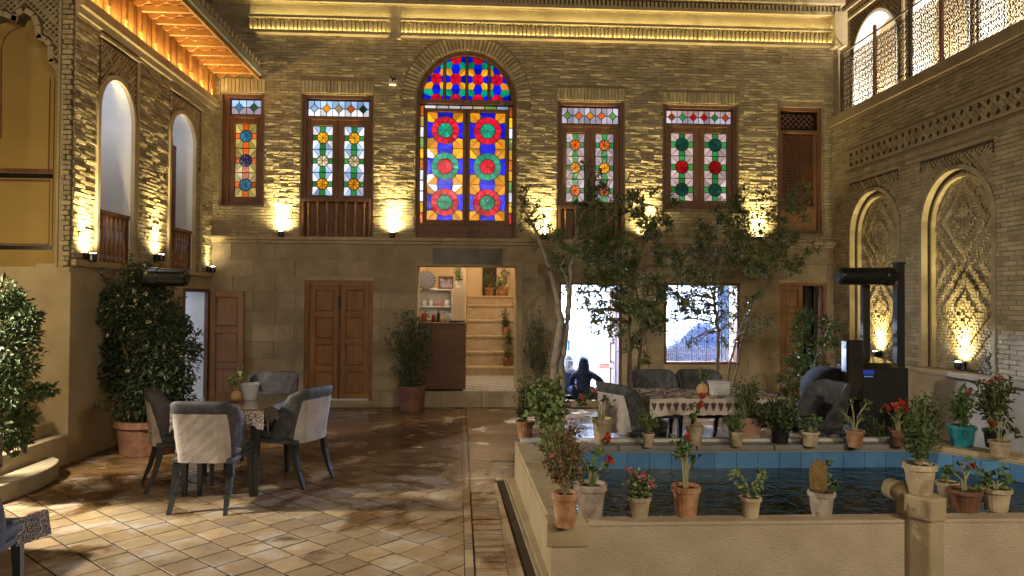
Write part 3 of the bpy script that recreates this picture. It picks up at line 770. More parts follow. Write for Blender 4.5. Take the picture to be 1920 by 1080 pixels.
for k in range(1, 8):
    u = w5.u0 + t + .06 + (w5.u1 - w5.u0 - 2 * t - .12) * k / 8; mb.pbox(PQ, u - .004, u + .004, zp, zq - .05, .0, .012)
for k in range(1, 22):
    z = zp + (zq - .05 - zp) * k / 22; mb.pbox(PQ, w5.u0 + t + .06, w5.u1 - t - .06, z - .004, z + .004, .013, .019)
lattice(mb, PQ, ins(w5.u0 + t, w5.u1 - t, zq, w5.z1 - t), w5.u0 + t, w5.u1 - t, zq, w5.z1 - t, .09, .012, .02)
mb.build('window_lattice', M['wood'], rear, kind='stuff')

# great arched window
def great():
    h = wa; P = PB; t = .075; c = (h.u0 + h.u1) / 2; hw = (h.u1 - h.u0) / 2
    ztr = bz(189, 870); zsill = bz(418, 870)
    mb = MB()
    n = 24; zs = h.zs
    for i in range(n):
        a, b = math.pi * i / n, math.pi * (i + 1) / n; q = []
        for (r, an) in ((hw - t, a), (hw - t, b), (hw, b), (hw, a)):
            zz = zs + (h.z1 - zs) * (r / hw) * math.sin(an); q.append((c - r * math.cos(an), zz))
        mb.hexa([PB(x, z, -.2) for x, z in q] + [PB(x, z, -.03) for x, z in q])
    mb.pbox(P, h.u0, h.u0 + t * .6, h.z0, zs, -.2, -.03); mb.pbox(P, h.u1 - t * .6, h.u1, h.z0, zs, -.2, -.03)
    mb.pbox(P, h.u0 + t * .6, h.u1 - t * .6, ztr - .045, ztr + .03, -.19, -.032)
    fr = mb.build('arched_window_frame', M['wood'], rear, bevel=.005)
    # bottom rail, carved
    mb = MB(); mb.pbox(P, h.u0 + t * .6, h.u1 - t * .6, h.z0 + .002, zsill - .03, -.16, -.05); mb.pbox(P, h.u0 + t * .6, h.u1 - t * .6, zsill - .03, zsill, -.16, -.03)
    mb.pbox(P, h.u0 + .03, h.u1 - .03, h.z0 + .002, h.z0 + .03, -.05, -.02)
    for k in range(26):
        u = h.u0 + .15 + (h.u1 - h.u0 - .3) * k / 25; z = (h.z0 + zsill) / 2 + .02 * math.sin(k * .9); mb.pbox(P, u - .016, u + .016, z - .008, z + .008, -.05, -.042 + .003 * (k % 2))
    mb.build('carved_sill_panel', M['wood'], rear, bevel=.003)
    lead = MB(); lead.pbox(P, h.u0 + .02, h.u1 - .02, zsill, ztr, -.125, -.118)
    pts = [(c - (hw - .02) * math.cos(math.pi * i / 16), zs + (h.z1 - zs - .02) * math.sin(math.pi * i / 16)) for i in range(17)]
    lead.pprism(P, [(h.u0 + .02, ztr)] + pts + [(h.u1 - .02, ztr)], -.125, -.118)
    lead.build('leading', M['dark'], rear)
    # border of small bars
    G2 = []; bt = .06; x0, x1 = h.u0 + t * .6 + .008, h.u1 - t * .6 - .008; z1 = ztr - .053
    cols_side = ['orange', 'straw', 'white', 'lime', 'yellow', 'orange', 'white', 'white', 'white', 'yellow', 'orange']
    cols_r = ['orange', 'yellow', 'white', 'lime', 'yellow', 'orange', 'yellow', 'lime', 'white', 'yellow', 'crimson']
    L = (z1 - zsill) / 11
    for k in range(11):
        za, zb = z1 - (k + 1) * L + .006, z1 - k * L - .006
        G2.append(([(x0, za), (x0 + bt * .8, za), (x0 + bt * .8, zb), (x0, zb)], cols_side[k])); G2.append(([(x1 - bt * .8, za), (x1, za), (x1, zb), (x1 - bt * .8, zb)], cols_r[k]))
    ct = ['white', 'white', 'white', 'rose', 'pale', 'lime', 'clearblue']; Lt = (x1 - x0 - 2 * bt) / 7
    for k in range(7):
        a, b = x0 + bt + k * Lt + .006, x0 + bt + (k + 1) * Lt - .006; G2.append(([(a, z1 - bt * .8), (b, z1 - bt * .8), (b, z1 - .004), (a, z1 - .004)], ct[k]))
    panes(fr, P, G2, -.117, .003, single=True, minpx=0)
    # two big leaves
    a0, a1 = x0 + bt, x1 - bt; zt = z1 - bt; mid = (a0 + a1) / 2; st = .05
    for k, (l0, l1) in enumerate(((a0, mid - .004), (mid + .004, a1))):
        mb = MB(); frame_rect(mb, P, l0, l1, zsill + .002, zt, st, -.117, -.05)
        mb.build('sash', M['wood'], rear, bevel=.004)
        g0, g1, gz0, gz1 = l0 + st, l1 - st, zsill + st, zt - st
        ch = (gz1 - gz0) / 3; polys = []
        for i in range(3):
            cc = ((g0 + g1) / 2, gz1 - (i + .5) * ch); R = (g1 - g0) / 2 * .78; rr = R * .55
            A, B_ = ('teal', 'red') if i != 1 else ('red', 'teal')
            cor = ['yellow', 'amber'] if i != 2 else ['amber', 'amber']
            if k == 0 and i == 1: cor = ['yellow', 'yellow', 'white', 'amber']
            if k == 0 and i == 2: cor = ['yellow', 'white', 'amber', 'amber']
            polys += cell(cc, (g1 - g0) / 2, ch / 2, rr, R, A, B_, ['blue'] * 4, cor, ns=.52, ew=.56, kw=.80)
        panes(fr, P, polys, -.113, .008, single=True, minpx=.0002)
    # fanlight with four lights
    r = hw - t; zb = ztr + .035; wq = 2 * r / 4; rz = (h.z1 - zs) / hw
    cl = [(c - r * math.cos(math.pi * i / 20), zs + r * rz * math.sin(math.pi * i / 20)) for i in range(21)][::-1]
    cl = [(c - r, min(zb, zs) - .05)] + [(c + r, min(zb, zs) - .05)] + cl
    for k in range(4):
        l0 = c - r + k * wq + .012; l1 = l0 + wq - .024
        if k:
            mb = MB(); zz = zs + rz * math.sqrt(max(0, r * r - (l0 - .012 - c) ** 2)); mb.pbox(P, l0 - .03, l0 + .006, zb - .004, zz + .01, -.16, -.045); mb.build('mullion', M['wood'], rear)
        polys = []
        hh = wq * .46
        for i in range(0, 3):
            cz = zb + .015 + i * 2 * hh; cc = ((l0 + l1) / 2 , cz)
            if k in (0, 3): cc = ((l1 - .12) if k == 0 else (l0 + .12), cz)
            cor = ['teal', 'teal'] if i % 2 == 0 else ['yellow', 'amber']
            for pl_, co in cell((cc[0], cz), (l1 - l0) / 2 + (.0 if k in (1, 2) else .14), hh, wq * .25, wq * .25, 'red', 'red', ['blue'] * 4, cor, ns=.50, ew=.50, nin=10, kw=.82):
                q = clip_poly(pl_, [(l0 + .012, zb), (l1 - .012, zb), (l1 - .012, h.z1), (l0 + .012, h.z1)])
                if q: q = clip_poly(q, cl)
                if q: polys.append((q, co))
        panes(fr, P, polys, -.113, .0045, single=True, minpx=.0003)
great()

def door_leaf(parent, P, u0, u1, z0, z1, n, d, mt=None, th=.045):
    mt = mt or M['woodl']; st = min(.085, (u1 - u0) * .2)
    mb = MB(); mb.pbox(P, u0, u0 + st, z0, z1, d - th, d); mb.pbox(P, u1 - st, u1, z0, z1, d - th, d)
    for k in range(n + 1):
        zz = z0 + (z1 - z0 - st) * k / n; mb.pbox(P, u0 + st, u1 - st, zz, zz + st, d - th + .002, d - .003)
    lf = mb.build('door_leaf', mt, parent, bevel=.006)
    for k in range(n):
        za = z0 + (z1 - z0 - st) * k / n + st; zb = z0 + (z1 - z0 - st) * (k + 1) / n
        mb = MB(); mb.pbox(P, u0 + st, u1 - st, za, zb, d - th + .01, d - th + .018)
        a = .028; A = [(u0 + st + .008, za + .008), (u1 - st - .008, za + .008), (u1 - st - .008, zb - .008), (u0 + st + .008, zb - .008)]
        B_ = [(u0 + st + a, za + a), (u1 - st - a, za + a), (u1 - st - a, zb - a), (u0 + st + a, zb - a)]
        mb.hexa([P(x, z, d - th + .018) for x, z in A] + [P(x, z, d - .012) for x, z in B_])
        mb.build('door_panel', mt, lf)
    return lf
mb = MB(); t = .06; h = d1
mb.pbox(PB, h.u0, h.u0 + t, h.z0, h.z1, -.2, -.0); mb.pbox(PB, h.u1 - t, h.u1, h.z0, h.z1, -.2, -.0); mb.pbox(PB, h.u0 + t, h.u1 - t, h.z1 - t, h.z1, -.2, -.002)
mb.build('door_frame', M['woodl'], rear, bevel=.006)
md = (h.u0 + h.u1) / 2
door_leaf(rear, PB, h.u0 + t + .003, md - .006, h.z0 + .03, h.z1 - t - .003, 4, -.05)
lf = door_leaf(rear, PB, md + .006, h.u1 - t - .003, h.z0 + .03, h.z1 - t - .003, 4, -.05)
mb = MB(); mb.pbox(PB, md - .022, md + .022, h.z0 + .03, h.z1 - t - .003, -.05, -.03); mb.build('door_astragal', M['wood'], rear, bevel=.006)
mb = MB(); mb.pbox(PB, md - .02, md + .02, h.z1 - .42, h.z1 - .25, -.03, -.015); mb.tube([PB(md, h.z1 - .40, -.01), PB(md, h.z1 - .26, -.01)], .008, 6); mb.build('door_bolt', M['black'], rear)
mb = MB(); mb.pbox(PB, h.u0 - .1, h.u1 + .35, 0, .05, -.3, .08); mb.build('door_step', M['stone'], rear, bevel=.01)
mb = MB(); mb.pbox(PB, h.u0, h.u1, h.z0, h.z1, -.5, -.46); mb.build('glowing_room_panel', emit('door_gap_light', (.9, .92, 1), .8), rear)  # glowing panel stands in for a lit room behind the leaves
# doorway 3 (bright room) frame, right leaf swung inwards
h = d3; mb = MB(); t = .05
mb.pbox(PB, h.u0, h.u0 + .03, h.z0, h.z1, -.2, -.0); mb.pbox(PB, h.u1 - t, h.u1, h.z0, h.z1, -.2, -.0); mb.pbox(PB, h.u0 + .03, h.u1 - t, h.z1 - .03, h.z1, -.2, -.002)
mb.build('door_frame', M['wood'], rear, bevel=.006)
def PI_(u, z, d, X=d3.u1 - .06): return Vector((X - d, YB + u, z))
door_leaf(rear, PI_, .22, .78, d3.z0 + .03, d3.z1 - .06, 4, 0, M['wood'])
mb = MB(); mb.pbox(PB, d3.u0 - .1, d3.u1 + .1, 0, d3.z0 - .005, -.449, .10); mb.build('door_step', M['stone'], rear, bevel=.01)
# lower window frame
h = wl; mb = MB(); frame_rect(mb, PB, h.u0, h.u1, h.z0, h.z1, .04, -.18, .035); mb.build('window_frame', M['wood'], rear, bevel=.005)
mb = MB()
for k in range(1, 5):
    u = h.u0 + (h.u1 - h.u0) * k / 5; mb.tube([PB(u, h.z0 + .04, -.1), PB(u, h.z1 - .04, -.1)], .006, 6)
    mb.tube([PB(u, h.z0 + .35, -.1), PB(u + .03, h.z0 + .40, -.1), PB(u, h.z0 + .45, -.1), PB(u - .03, h.z0 + .40, -.1), PB(u, h.z0 + .35, -.1)], .005, 4)
mb.build('window_bars', M['iron'], rear)
mb = MB(); random.seed(12)
for i in range(9):
    for k in range(8):
        u = h.u0 + .06 + (i + .5) * (h.u1 - h.u0 - .12) / 9; z = h.z0 + .33 + (k + .5) * (h.z1 - h.z0 - .40) / 8; r = .05 * random.uniform(.6, 1); ph = random.random() * 6
        mb.tube([PB(u + r * math.cos(ph + q * .9), z + r * math.sin(ph + q * .9), -.1) for q in range(6)], .0055, 3, cap=False)
        for q in range(3):
            a_ = random.random() * 6.28; mb.obox(PB(u + r * math.cos(a_), z + r * math.sin(a_), -.1), .014, .002, .009, Matrix.Rotation(a_, 3, 'Y'))
mb.build('leaf_silhouette_ironwork', M['iron'], rear, kind='stuff')  # added scrollwork imitates leaf silhouettes and reflections in the bright opening
mb = MB(); random.seed(9)
for k in range(34):
    u = h.u0 + .05 + (h.u1 - h.u0 - .10) * k / 33; mb.pbox(PB, u - .003, u + .003, h.z0 + .045, h.z0 + .28, -.132, -.126)
    for q in range(7):
        if random.random() < .45: zz = h.z0 + .06 + q * .032; mb.pbox(PB, u - .011, u + .011, zz, zz + .02, -.125, -.12)
for zz in (.04, .16, .28): mb.pbox(PB, h.u0 + .04, h.u1 - .04, h.z0 + zz, h.z0 + zz + .008, -.133, -.119)
lace_m = mat('lace_curtain_cloth', (.75, .73, .76), (.25, .22, .30), .9, scale=38, bump=.2); mb.build('lace_curtain', lace_m, rear, kind='stuff')
# door 4: one pine leaf lit, dark opening beside it
h = d4; mb = MB(); t = .04
mb.pbox(PB, h.u0, h.u0 + t, h.z0, h.z1, -.2, .0); mb.pbox(PB, h.u1 - t, h.u1, h.z0, h.z1, -.2, .0); mb.pbox(PB, h.u0 + t, h.u1 - t, h.z1 - t, h.z1, -.2, -.002)
mb.build('door_frame', M['woodl'], rear, bevel=.006)
door_leaf(rear, PB, h.u0 + t + .003, h.u0 + (h.u1 - h.u0) * .52, h.z0 + .02, h.z1 - t - .004, 5, -.01)
mb = MB(); mb.pbox(PB, h.u0, h.u1, h.z0, h.z1, -.6, -.5); mb.pbox(PB, h.u0 + .62, h.u0 + .66, h.z0, h.z1 - .05, -.4, -.3); mb.build('dark_interior', M['dark'], rear)
# threshold of the stair hall
mb = MB(); wths = [(d2.u0 - .12, d2.u0 + .42), (d2.u0 + .424, d2.u0 + 1.05), (d2.u0 + 1.054, d2.u1 + .1)]
for a, b in wths:
    mb = MB(); mb.pbox(PB, a, b, 0, d2.z0 - .002, -.449, .07); mb.build('threshold_stone', M['stone'], rear, bevel=.008)
mb = MB(); mb.pbox(PB, d2.u0, d2.u0 + .02, d2.z0, d2.z1, -.44, .034); mb.pbox(PB, d2.u1 - .1, d2.u1, d2.z0, d2.z1, -.44, .034); mb.pbox(PB, d2.u0, d2.u1, d2.z1 - .02, d2.z1 + .0, -.43, .036)
mb.build('door_reveal', M['stucco'], rear)
# ------------------------------------------------------------------ stair hall behind the middle doorway
hall = thing('stair_hall', 'warmly lit stair hall seen through the middle doorway of the rear facade', 'room', (0, YB + 1, .25))
fz = d2.z0; hx0, hx1 = d2.u0 - .25, d2.u1 + .06; Y0 = YB + .46
M['hallwall'] = mat('cream_hall_plaster', (.60, .46, .29), (.70, .56, .38), .85, scale=3, bump=.2)
M['step'] = mat('travertine_step', (.48, .37, .24), (.62, .50, .36), .7, scale=7, bump=.3, bscale=40)
mb = MB(); mb.box(hx0 - .1, hx0, Y0, 17.6, 0, 4.6); mb.build('hall_wall', M['hallwall'], hall)
mb = MB(); mb.box(hx1, hx1 + .1, Y0, 17.6, 0, 4.6); mb.build('hall_wall', M['hallwall'], hall)
mb = MB(); mb.box(hx0, hx1, 17.6, 17.7, 0, 4.6); mb.build('hall_wall', M['hallwall'], hall)
mb = MB(); mb.box(hx0 - .1, hx1 + .1, Y0, 17.7, 4.6, 4.7); mb.build('hall_ceiling', M['hallwall'], hall)
st0 = at(873, 700, 13.9).x
mb = MB(); mb.box(hx0, hx1, Y0 - .9 + .45, 13.9, fz - .1, fz); mb.build('hall_floor', M['hallwall'], hall)
# patterned cement tiles, blue and white
tb = mat('blue_floor_tile', (.08, .13, .22), (.14, .2, .32), .35, bump=.05); tw = mat('white_floor_tile', (.58, .57, .56), (.66, .66, .64), .35, bump=.05)
xa = at(873, 728, YB + .1).x
for i in range(9):
    for k in range(13):
        ts = .19; x0 = xa - .05 + i * ts; y0 = YB + .0 + k * ts
        if x0 + ts > hx1 + .02 or y0 + ts > 13.9: continue
        mb = MB(); mb.use(tw).box(x0 + .002, x0 + ts - .002, y0 + .002, y0 + ts - .002, fz, fz + .006)
        mb.use(tb); c = Vector((x0 + ts / 2, y0 + ts / 2, fz + .006)); r = ts * .36
        if (i + k) % 2: mb.prism([(c.x - r, c.y, c.z), (c.x, c.y - r, c.z), (c.x + r, c.y, c.z), (c.x, c.y + r, c.z)], [(c.x - r, c.y, c.z + .001), (c.x, c.y - r, c.z + .001), (c.x + r, c.y, c.z + .001), (c.x, c.y + r, c.z + .001)])
        else:
            for (sx, sy) in ((-1, -1), (1, -1), (1, 1), (-1, 1)):
                q = [(c.x + sx * ts * .48, c.y + sy * ts * .48), (c.x + sx * ts * .48, c.y + sy * ts * .12), (c.x + sx * ts * .12, c.y + sy * ts * .48)]
                if sx * sy < 0: q = q[::-1]
                mb.prism([(a, b, c.z) for a, b in q], [(a, b, c.z + .001) for a, b in q])
        mb.build('floor_tile', None, hall)
edges = [(13.9, .42), (14.2, .69), (14.5, .99), (14.8, 1.30), (15.1, 1.61), (15.4, 1.80)]
pz = fz
for i, (yy, zz) in enumerate(edges):
    y2 = edges[i + 1][0] if i + 1 < len(edges) else 17.6
    mb = MB(); mb.box(st0, hx1, yy, y2 + .02, pz - .3, zz - .045); sp = mb.build('stair_step', M['step'], hall)
    mb = MB(); mb.box(st0, hx1 - .001, yy - .025, y2, zz - .043, zz); mb.build('tread', M['step'], sp, bevel=.008)
    pz = zz
# side wall of the stair on the left (white slatted), back niche
mb = MB(); mb.box(st0 - .12, st0 - .003, 13.6, 16, fz, 2.6); mb.build('stair_side_wall', M['hallwall'], hall)
mb = MB(); mb.box(at(905, 520, 17.5).x, at(931, 520, 17.5).x, 17.52, 17.595, 1.8, 3.0); mb.build('dark_doorway', M['dark'], hall)
mb = MB(); mb.box(hx1 - .07, hx1 - .002, Y0, Y0 + .10, fz, d2.z1); mb.build('jamb', M['step'], hall)
p1 = point('hall_lamp', (0.2, 13.2, 3.6), 95, (1, .78, .5), .12, hall)
p2 = point('hall_lamp', (0.35, 16.3, 4.0), 70, (1, .80, .52), .12, hall)
p3 = point('hall_lamp', (-.65, 12.35, 2.75), 22, (1, .92, .8), .1, hall)
# counter
cx0, cx1 = at(788, 660, 11.75).x - .12, at(873, 660, 11.75).x; cz = at(830, 605, 11.75).z
cnt = thing('counter', 'dark brown wooden reception counter in the middle doorway', 'counter', ((cx0 + cx1) / 2, 11.9, fz))
mb = MB(); mb.box(cx0, cx1, 11.72, 11.76, fz, cz - .03); mb.build('front_panel', M['woodp'], cnt, bevel=.004)
mb = MB(); mb.box(cx1 - .03, cx1, 11.76, 12.3, fz, cz - .03); mb.build('side_panel', M['woodp'], cnt)
mb = MB(); mb.box(cx0, cx1 + .01, 11.70, 12.3, cz - .028, cz); mb.build('counter_top', M['woodp'], cnt, bevel=.004)
# shelf behind the counter with bits and pieces
sh = thing('wall_shelf', 'white shelving unit behind the counter crowded with small goods', 'shelf', (-.75, 13.1, fz))
sx0, sx1 = at(784, 560, 13.0).x, at(848, 560, 13.0).x; z_ = lambda py: at(815, py, 13.0).z
mb = MB(); mb.box(sx0 - .1, sx1, 13.28, 13.30, fz, z_(540)); mb.build('shelf_back', M['white'], sh)
for py in (543, 575, 598): 
    mb = MB(); mb.box(sx0 - .1, sx1, 13.0, 13.28, z_(py) - .012, z_(py) + .012); mb.build('shelf_board', M['white'], sh)
mb = MB(); mb.box(sx1 - .02, sx1, 13.0, 13.28, fz, z_(543)); mb.build('shelf_side', M['white'], sh)
bl = thing('slatted_blind_box', 'cream slatted box standing at the end of the white shelving', 'box', (sx1 + .12, 12.9, fz))
bx0, bx1 = at(848, 570, 12.8).x, at(870, 570, 12.8).x
for k in range(11):
    z0 = at(860, 600, 12.8).z + k * .052; mb = MB(); mb.box(bx0, bx1, 12.8, 12.95, z0, z0 + .046); mb.build('slat', M['hallwall'], bl)
mb = MB(); mb.box(bx0 + .01, bx1 - .01, 12.81, 12.95, fz, at(860, 600, 12.8).z); mb.build('box_body', M['hallwall'], bl)
def lathe_thing(name, label, cat, c, prof, mt, n=16, group=None, Mx=None):
    mb = MB(); mb.lathe(c, prof, n, Mx); o = mb.build(name, mt, None, smooth=True); tag(o, label, cat, group); return o
RX = Matrix.Rotation(math.radians(90), 3, 'X')
cl = thing('round_tray', 'round grey scalloped tray standing on top of the white shelf', 'tray', at(799, 541, 12.95))
c = at(799, 526, 12.97); mb = MB(); mb.lathe(c, [(.155, 0), (.16, .02), (.13, .025)], 20, RX); mb.build('disc', mat('grey_tray', (.16, .15, .16), (.24, .22, .23), .5, scale=40), cl)
mb = MB()
for k in range(20): a = k * math.pi / 10; mb.obox(c + Vector((.16 * math.cos(a), -.01, .16 * math.sin(a))), .012, .012, .012)
mb.build('scalloped_edge', M['blackm'], cl)
pic = thing('picture_frame', 'small dark framed picture beside the round tray', 'picture', at(836, 542, 13.1))
a, b = at(822, 542, 13.1), at(850, 518, 13.1); mb = MB(); frame_rect(mb, lambda u, z, d: Vector((u, 13.1 - d, z)), a.x, b.x, a.z, b.z, .025, 0, .03); mb.build('frame', M['wood'], pic)
mb = MB(); mb.box(a.x + .02, b.x - .02, 13.10, 13.11, a.z + .02, b.z - .02); mb.build('picture', mat('picture_print', (.08, .03, .03), (.75, .65, .6), .6, scale=9, bump=0), pic)
goods = [(796, 574, .05, .10, 'steel', 'white jar at the left of the middle shelf'), (808, 574, .04, .13, 'white', 'slim white bottle on the middle shelf'), (822, 574, .06, .08, 'pink', 'pink box on the middle shelf'),
         (838, 574, .045, .11, 'white', 'white carton at the right end of the middle shelf'), (795, 603, .055, .15, 'red', 'dark red bag at the left of the counter'), (813, 603, .04, .13, 'red', 'narrow red packet on the counter'),
         (822, 603, .032, .22, 'leafd', 'tall dark green bottle on the counter'), (829, 603, .05, .09, 'straw_', 'yellow packet in front of the bottle'), (840, 603, .06, .14, 'steel', 'grey container at the right of the counter')]
M['straw_'] = mat('yellow_paper', (.6, .42, .1), (.7, .5, .15), .7, bump=0)
for px, py, r, hh, mt, lb in goods:
    p = at(px, py, 12.15 if py > 600 else 13.12); p.z = cz if py > 600 else z_(575) + .012
    if 'bottle' in lb: prof = [(r, 0), (r, hh * .6), (r * .35, hh * .75), (r * .35, hh)]; nm = 'bottle'
    elif 'bag' in lb or 'packet' in lb: prof = [(r * .9, 0), (r, hh * .3), (r * .8, hh * .85), (r * .5, hh)]; nm = 'packet'
    else: prof = [(r * .9, 0), (r, .01), (r, hh * .8), (r * .8, hh * .85), (r * .8, hh)]; nm = 'jar'
    lathe_thing(nm, lb, nm, p, prof, M[mt], 10)
lp = thing('laptop', 'closed dark laptop lying at the right of the counter', 'laptop', at(860, 602, 12.0))
p = at(857, 602, 12.0); mb = MB(); mb.box(p.x - .13, p.x + .13, 11.88, 12.08, cz + .002, cz + .018); mb.build('base', M['blackm'], lp, bevel=.004)
mb = MB(); mb.box(p.x - .13, p.x + .13, 11.88, 12.08, cz + .019, cz + .028); mb.build('lid', M['black'], lp, bevel=.003)

# ------------------------------------------------------------------ cool white room behind the door and the window on the right
room = thing('white_room', 'brilliant cool white room seen through the right doorway and lower window', 'room', (3, YB + 2, 0))
rx0, rx1, ry1 = 1.25, 5.0, YB + 5.4
M['wroom'] = mat('white_room_wall', (.78, .80, .84), (.84, .86, .88), .8, bump=0)
mb = MB(); mb.box(rx0 - .1, rx0, Y0, ry1, 0, 3); mb.build('room_wall', M['wroom'], room)
mb = MB(); mb.box(rx1, rx1 + .1, Y0, ry1, 0, 3); mb.build('room_wall', M['wroom'], room)
mb = MB(); mb.box(rx0 - .1, rx1 + .1, ry1, ry1 + .1, 0, 3); mb.build('room_wall', M['wroom'], room)
mb = MB(); mb.box(rx0, rx1, Y0 - .45, ry1, 0, d3.z0); mb.build('room_floor', M['wroom'], room)
mb = MB(); mb.box(rx0 - .1, rx1 + .1, Y0, ry1 + .1, 3, 3.1); mb.build('room_ceiling', M['wroom'], room)
for (x, y) in ((2.0, 13.0), (4.0, 13.2), (3.0, 15.4)):
    pl = thing('ceiling_lamp', ['round cool white lamp on the ceiling nearest the right doorway', 'round cool white lamp on the ceiling nearest the lower window', 'round cool white lamp on the ceiling at the back of the white room'][int(x == 4.0) + 2 * int(x == 3.0)], 'lamp', (x, y, 3))
    mb = MB(); mb.lathe((x, y, 2.93), [(.16, 0), (.2, .03), (.2, .07)], 20); mb.build('lamp_shade', M['lampc'], pl)
    strip_light('lamp_light', (x, y, 2.9), (x, y, 0), 300, COOL, .35, .35, pl)
wlp = thing('added_doorway_lamp', 'added cool lamp hidden in the white room, shining out through the doorway', 'lamp', (3.15, 13.9, 2.3))  # added lamp, out of sight, throws a cool patch through the doorway
mb = MB(); mb.lathe((3.15, 14.02, 2.24), [(.05, 0), (.09, .03), (.09, .12), (.05, .15)], 14); mb.build('lamp_shade', M['lampc'], wlp)
point('lamp_light', (3.0, 13.9, 2.3), 2400, COOL, .06, wlp)
# furniture in the white room
fr_ = thing('white_cabinet', 'white cabinet with a dark red brown band beside the right doorway', 'cabinet', at(1142, 742, 13.6))
a, b = at(1124, 742, 13.6), at(1152, 668, 13.6)
P_ = lambda u, z, d: Vector((u, 13.6 - d, z))
mb = MB(); mb.pbox(P_, a.x, b.x + .2, d3.z0, at(1130, 690, 13.6).z, -.5, 0); mb.build('cabinet_base', M['steel'], fr_, bevel=.01)
mb = MB(); mb.pbox(P_, a.x - .01, b.x + .2, at(1130, 690, 13.6).z, at(1130, 684, 13.6).z, -.5, .02); mb.build('red_band', M['postred'], fr_)
mb = MB(); mb.pbox(P_, a.x, b.x + .2, at(1130, 684, 13.6).z, b.z, -.5, 0); mb.build('cabinet_top', M['steel'], fr_, bevel=.02)
mb = MB(); mb.pbox(P_, a.x + .07, a.x + .2, b.z - .1, b.z - .07, 0, .02); mb.build('handle', M['white'], fr_)
gr = thing('low_bench', 'pale bench with blue and grey things against the far wall of the white room', 'bench', (1.9, ry1 - .3, 0))
for k in range(6):
    x0 = 1.75 + k * .3; mb = MB(); mb.box(x0, x0 + .04, ry1 - .48, ry1 - .44, d3.z0, .499); mb.build('leg', M['steel'], gr)
for k in range(1):
    mb = MB(); mb.box(1.75, 3.27, ry1 - .5, ry1 - .01, .5, .55); mb.build('bench_top', M['steel'], gr)
mb = MB()
random.seed(4)
for k in range(9):
    x0 = 1.8 + random.random() * 1.35; mb.use(M[random.choice(['bluetile', 'steel', 'white'])]).box(x0, x0 + .07, ry1 - .34, ry1 - .08, .552, .552 + random.uniform(.06, .3))
mb.build('stored_goods', None, gr, kind='stuff')
# draped grey blue cover visible in the lower window
M['cover'] = mat('blue_grey_cloth', (.02, .03, .07), (.04, .06, .12), .8, scale=16, bump=.3)
mb = MB(); n = 22; vs = []; fs = []
xa_, xb_ = at(1248, 650, 12.9).x, at(1392, 650, 12.9).x
for i in range(n + 1):
    u = i / n; x = xa_ + (xb_ - xa_) * u; hgt = at(1310, 655 - 52 * math.exp(-((u - .5) / .30) ** 2), 12.9).z - .02 * math.sin(u * 40)
    for k in range(9):
        v = k / 8; vs.append((x, 12.9 + .3 * v, max(d3.z0, d3.z0 + (hgt - d3.z0) * (math.sin(math.pi * min(1, v * 3) * .5) if v > 0 else 0) + .01 * math.sin(u * 60))))
for i in range(n):
    for k in range(8): fs.append((i * 9 + k, (i + 1) * 9 + k, (i + 1) * 9 + k + 1, i * 9 + k + 1))
mb.add(vs, fs); o = mb.build('draped_cover', M['cover'], None, smooth=True); tag(o, 'blue grey cloth cover heaped like a hill behind the lower window', 'cover')
cu = thing('window_curtain', 'pale blue pleated curtain at the right side of the lower window', 'curtain', (at(1365, 600, 12.4).x, 12.4, 0))
mb = MB(); xc0, xc1 = at(1345, 600, 12.4).x, at(1392, 600, 12.4).x; vs = []; fs = []
for i in range(41):
    u = i / 40; x = xc0 + (xc1 - xc0) * u; y = 12.4 + .035 * math.sin(u * 46); vs += [(x, y, .5), (x, y, 2.6)]
for i in range(40): fs.append((2 * i, 2 * i + 2, 2 * i + 3, 2 * i + 1))
mb.add(vs, fs); mb.build('cloth', mat('pale_blue_curtain', (.16, .28, .62), (.35, .48, .78), .8, scale=7, bump=0), cu, smooth=True)
mb = MB(); mb.tube([(xc0 - .1, 12.4, 2.6), (xc1 + .1, 12.4, 2.6)], .012, 8); mb.build('rail', M['steel'], cu)

# ------------------------------------------------------------------ left wing
left = thing('left_wing', 'left brick wing with two pointed balcony niches under the wooden eave', 'building', (XL, 9.5, 0))
LB = 2.05; LT = 4.83
n1 = Hole(atx(181, 300, XL).y, atx(246, 300, XL).y, LB + .01, atx(214, 150, XL).z, atx(214, 222, XL).z)
n2 = Hole(atx(316, 300, XL).y, atx(362, 300, XL).y, LB + .03, atx(338, 213, XL).z, atx(338, 262, XL).z)
ld = Hole(atx(342, 640, XL).y, atx(389, 640, XL).y, .05, atx(365, 541, XL).z)
sp1 = Hole(n1.u0 - .0, n1.u1 + .09, n1.zs - .35, 4.57); sp2 = Hole(n2.u0 - .02, n2.u1 + .25, n2.zs - .30, 4.52)
mb = MB(); backing(mb, PL, YF + .004, YB, LB, LT + .5, [n1, n2], .12); mb.build('upper_wall', M['mortar'], left)
mb = MB(); backing(mb, PL, YF + .004, YB, -.02, LB, [ld], .35, d1=.0); mb.build('lower_wall', M['stucco'], left)
bl = courses(PL, YF + .0, YB - .0, LB + .06, 4.64, [n1.grow(.012), n2.grow(.012), sp1, sp2], .046, .20)
lay(left, PL, bl, M['brick'], j=.009, dep=.012, var=.013)
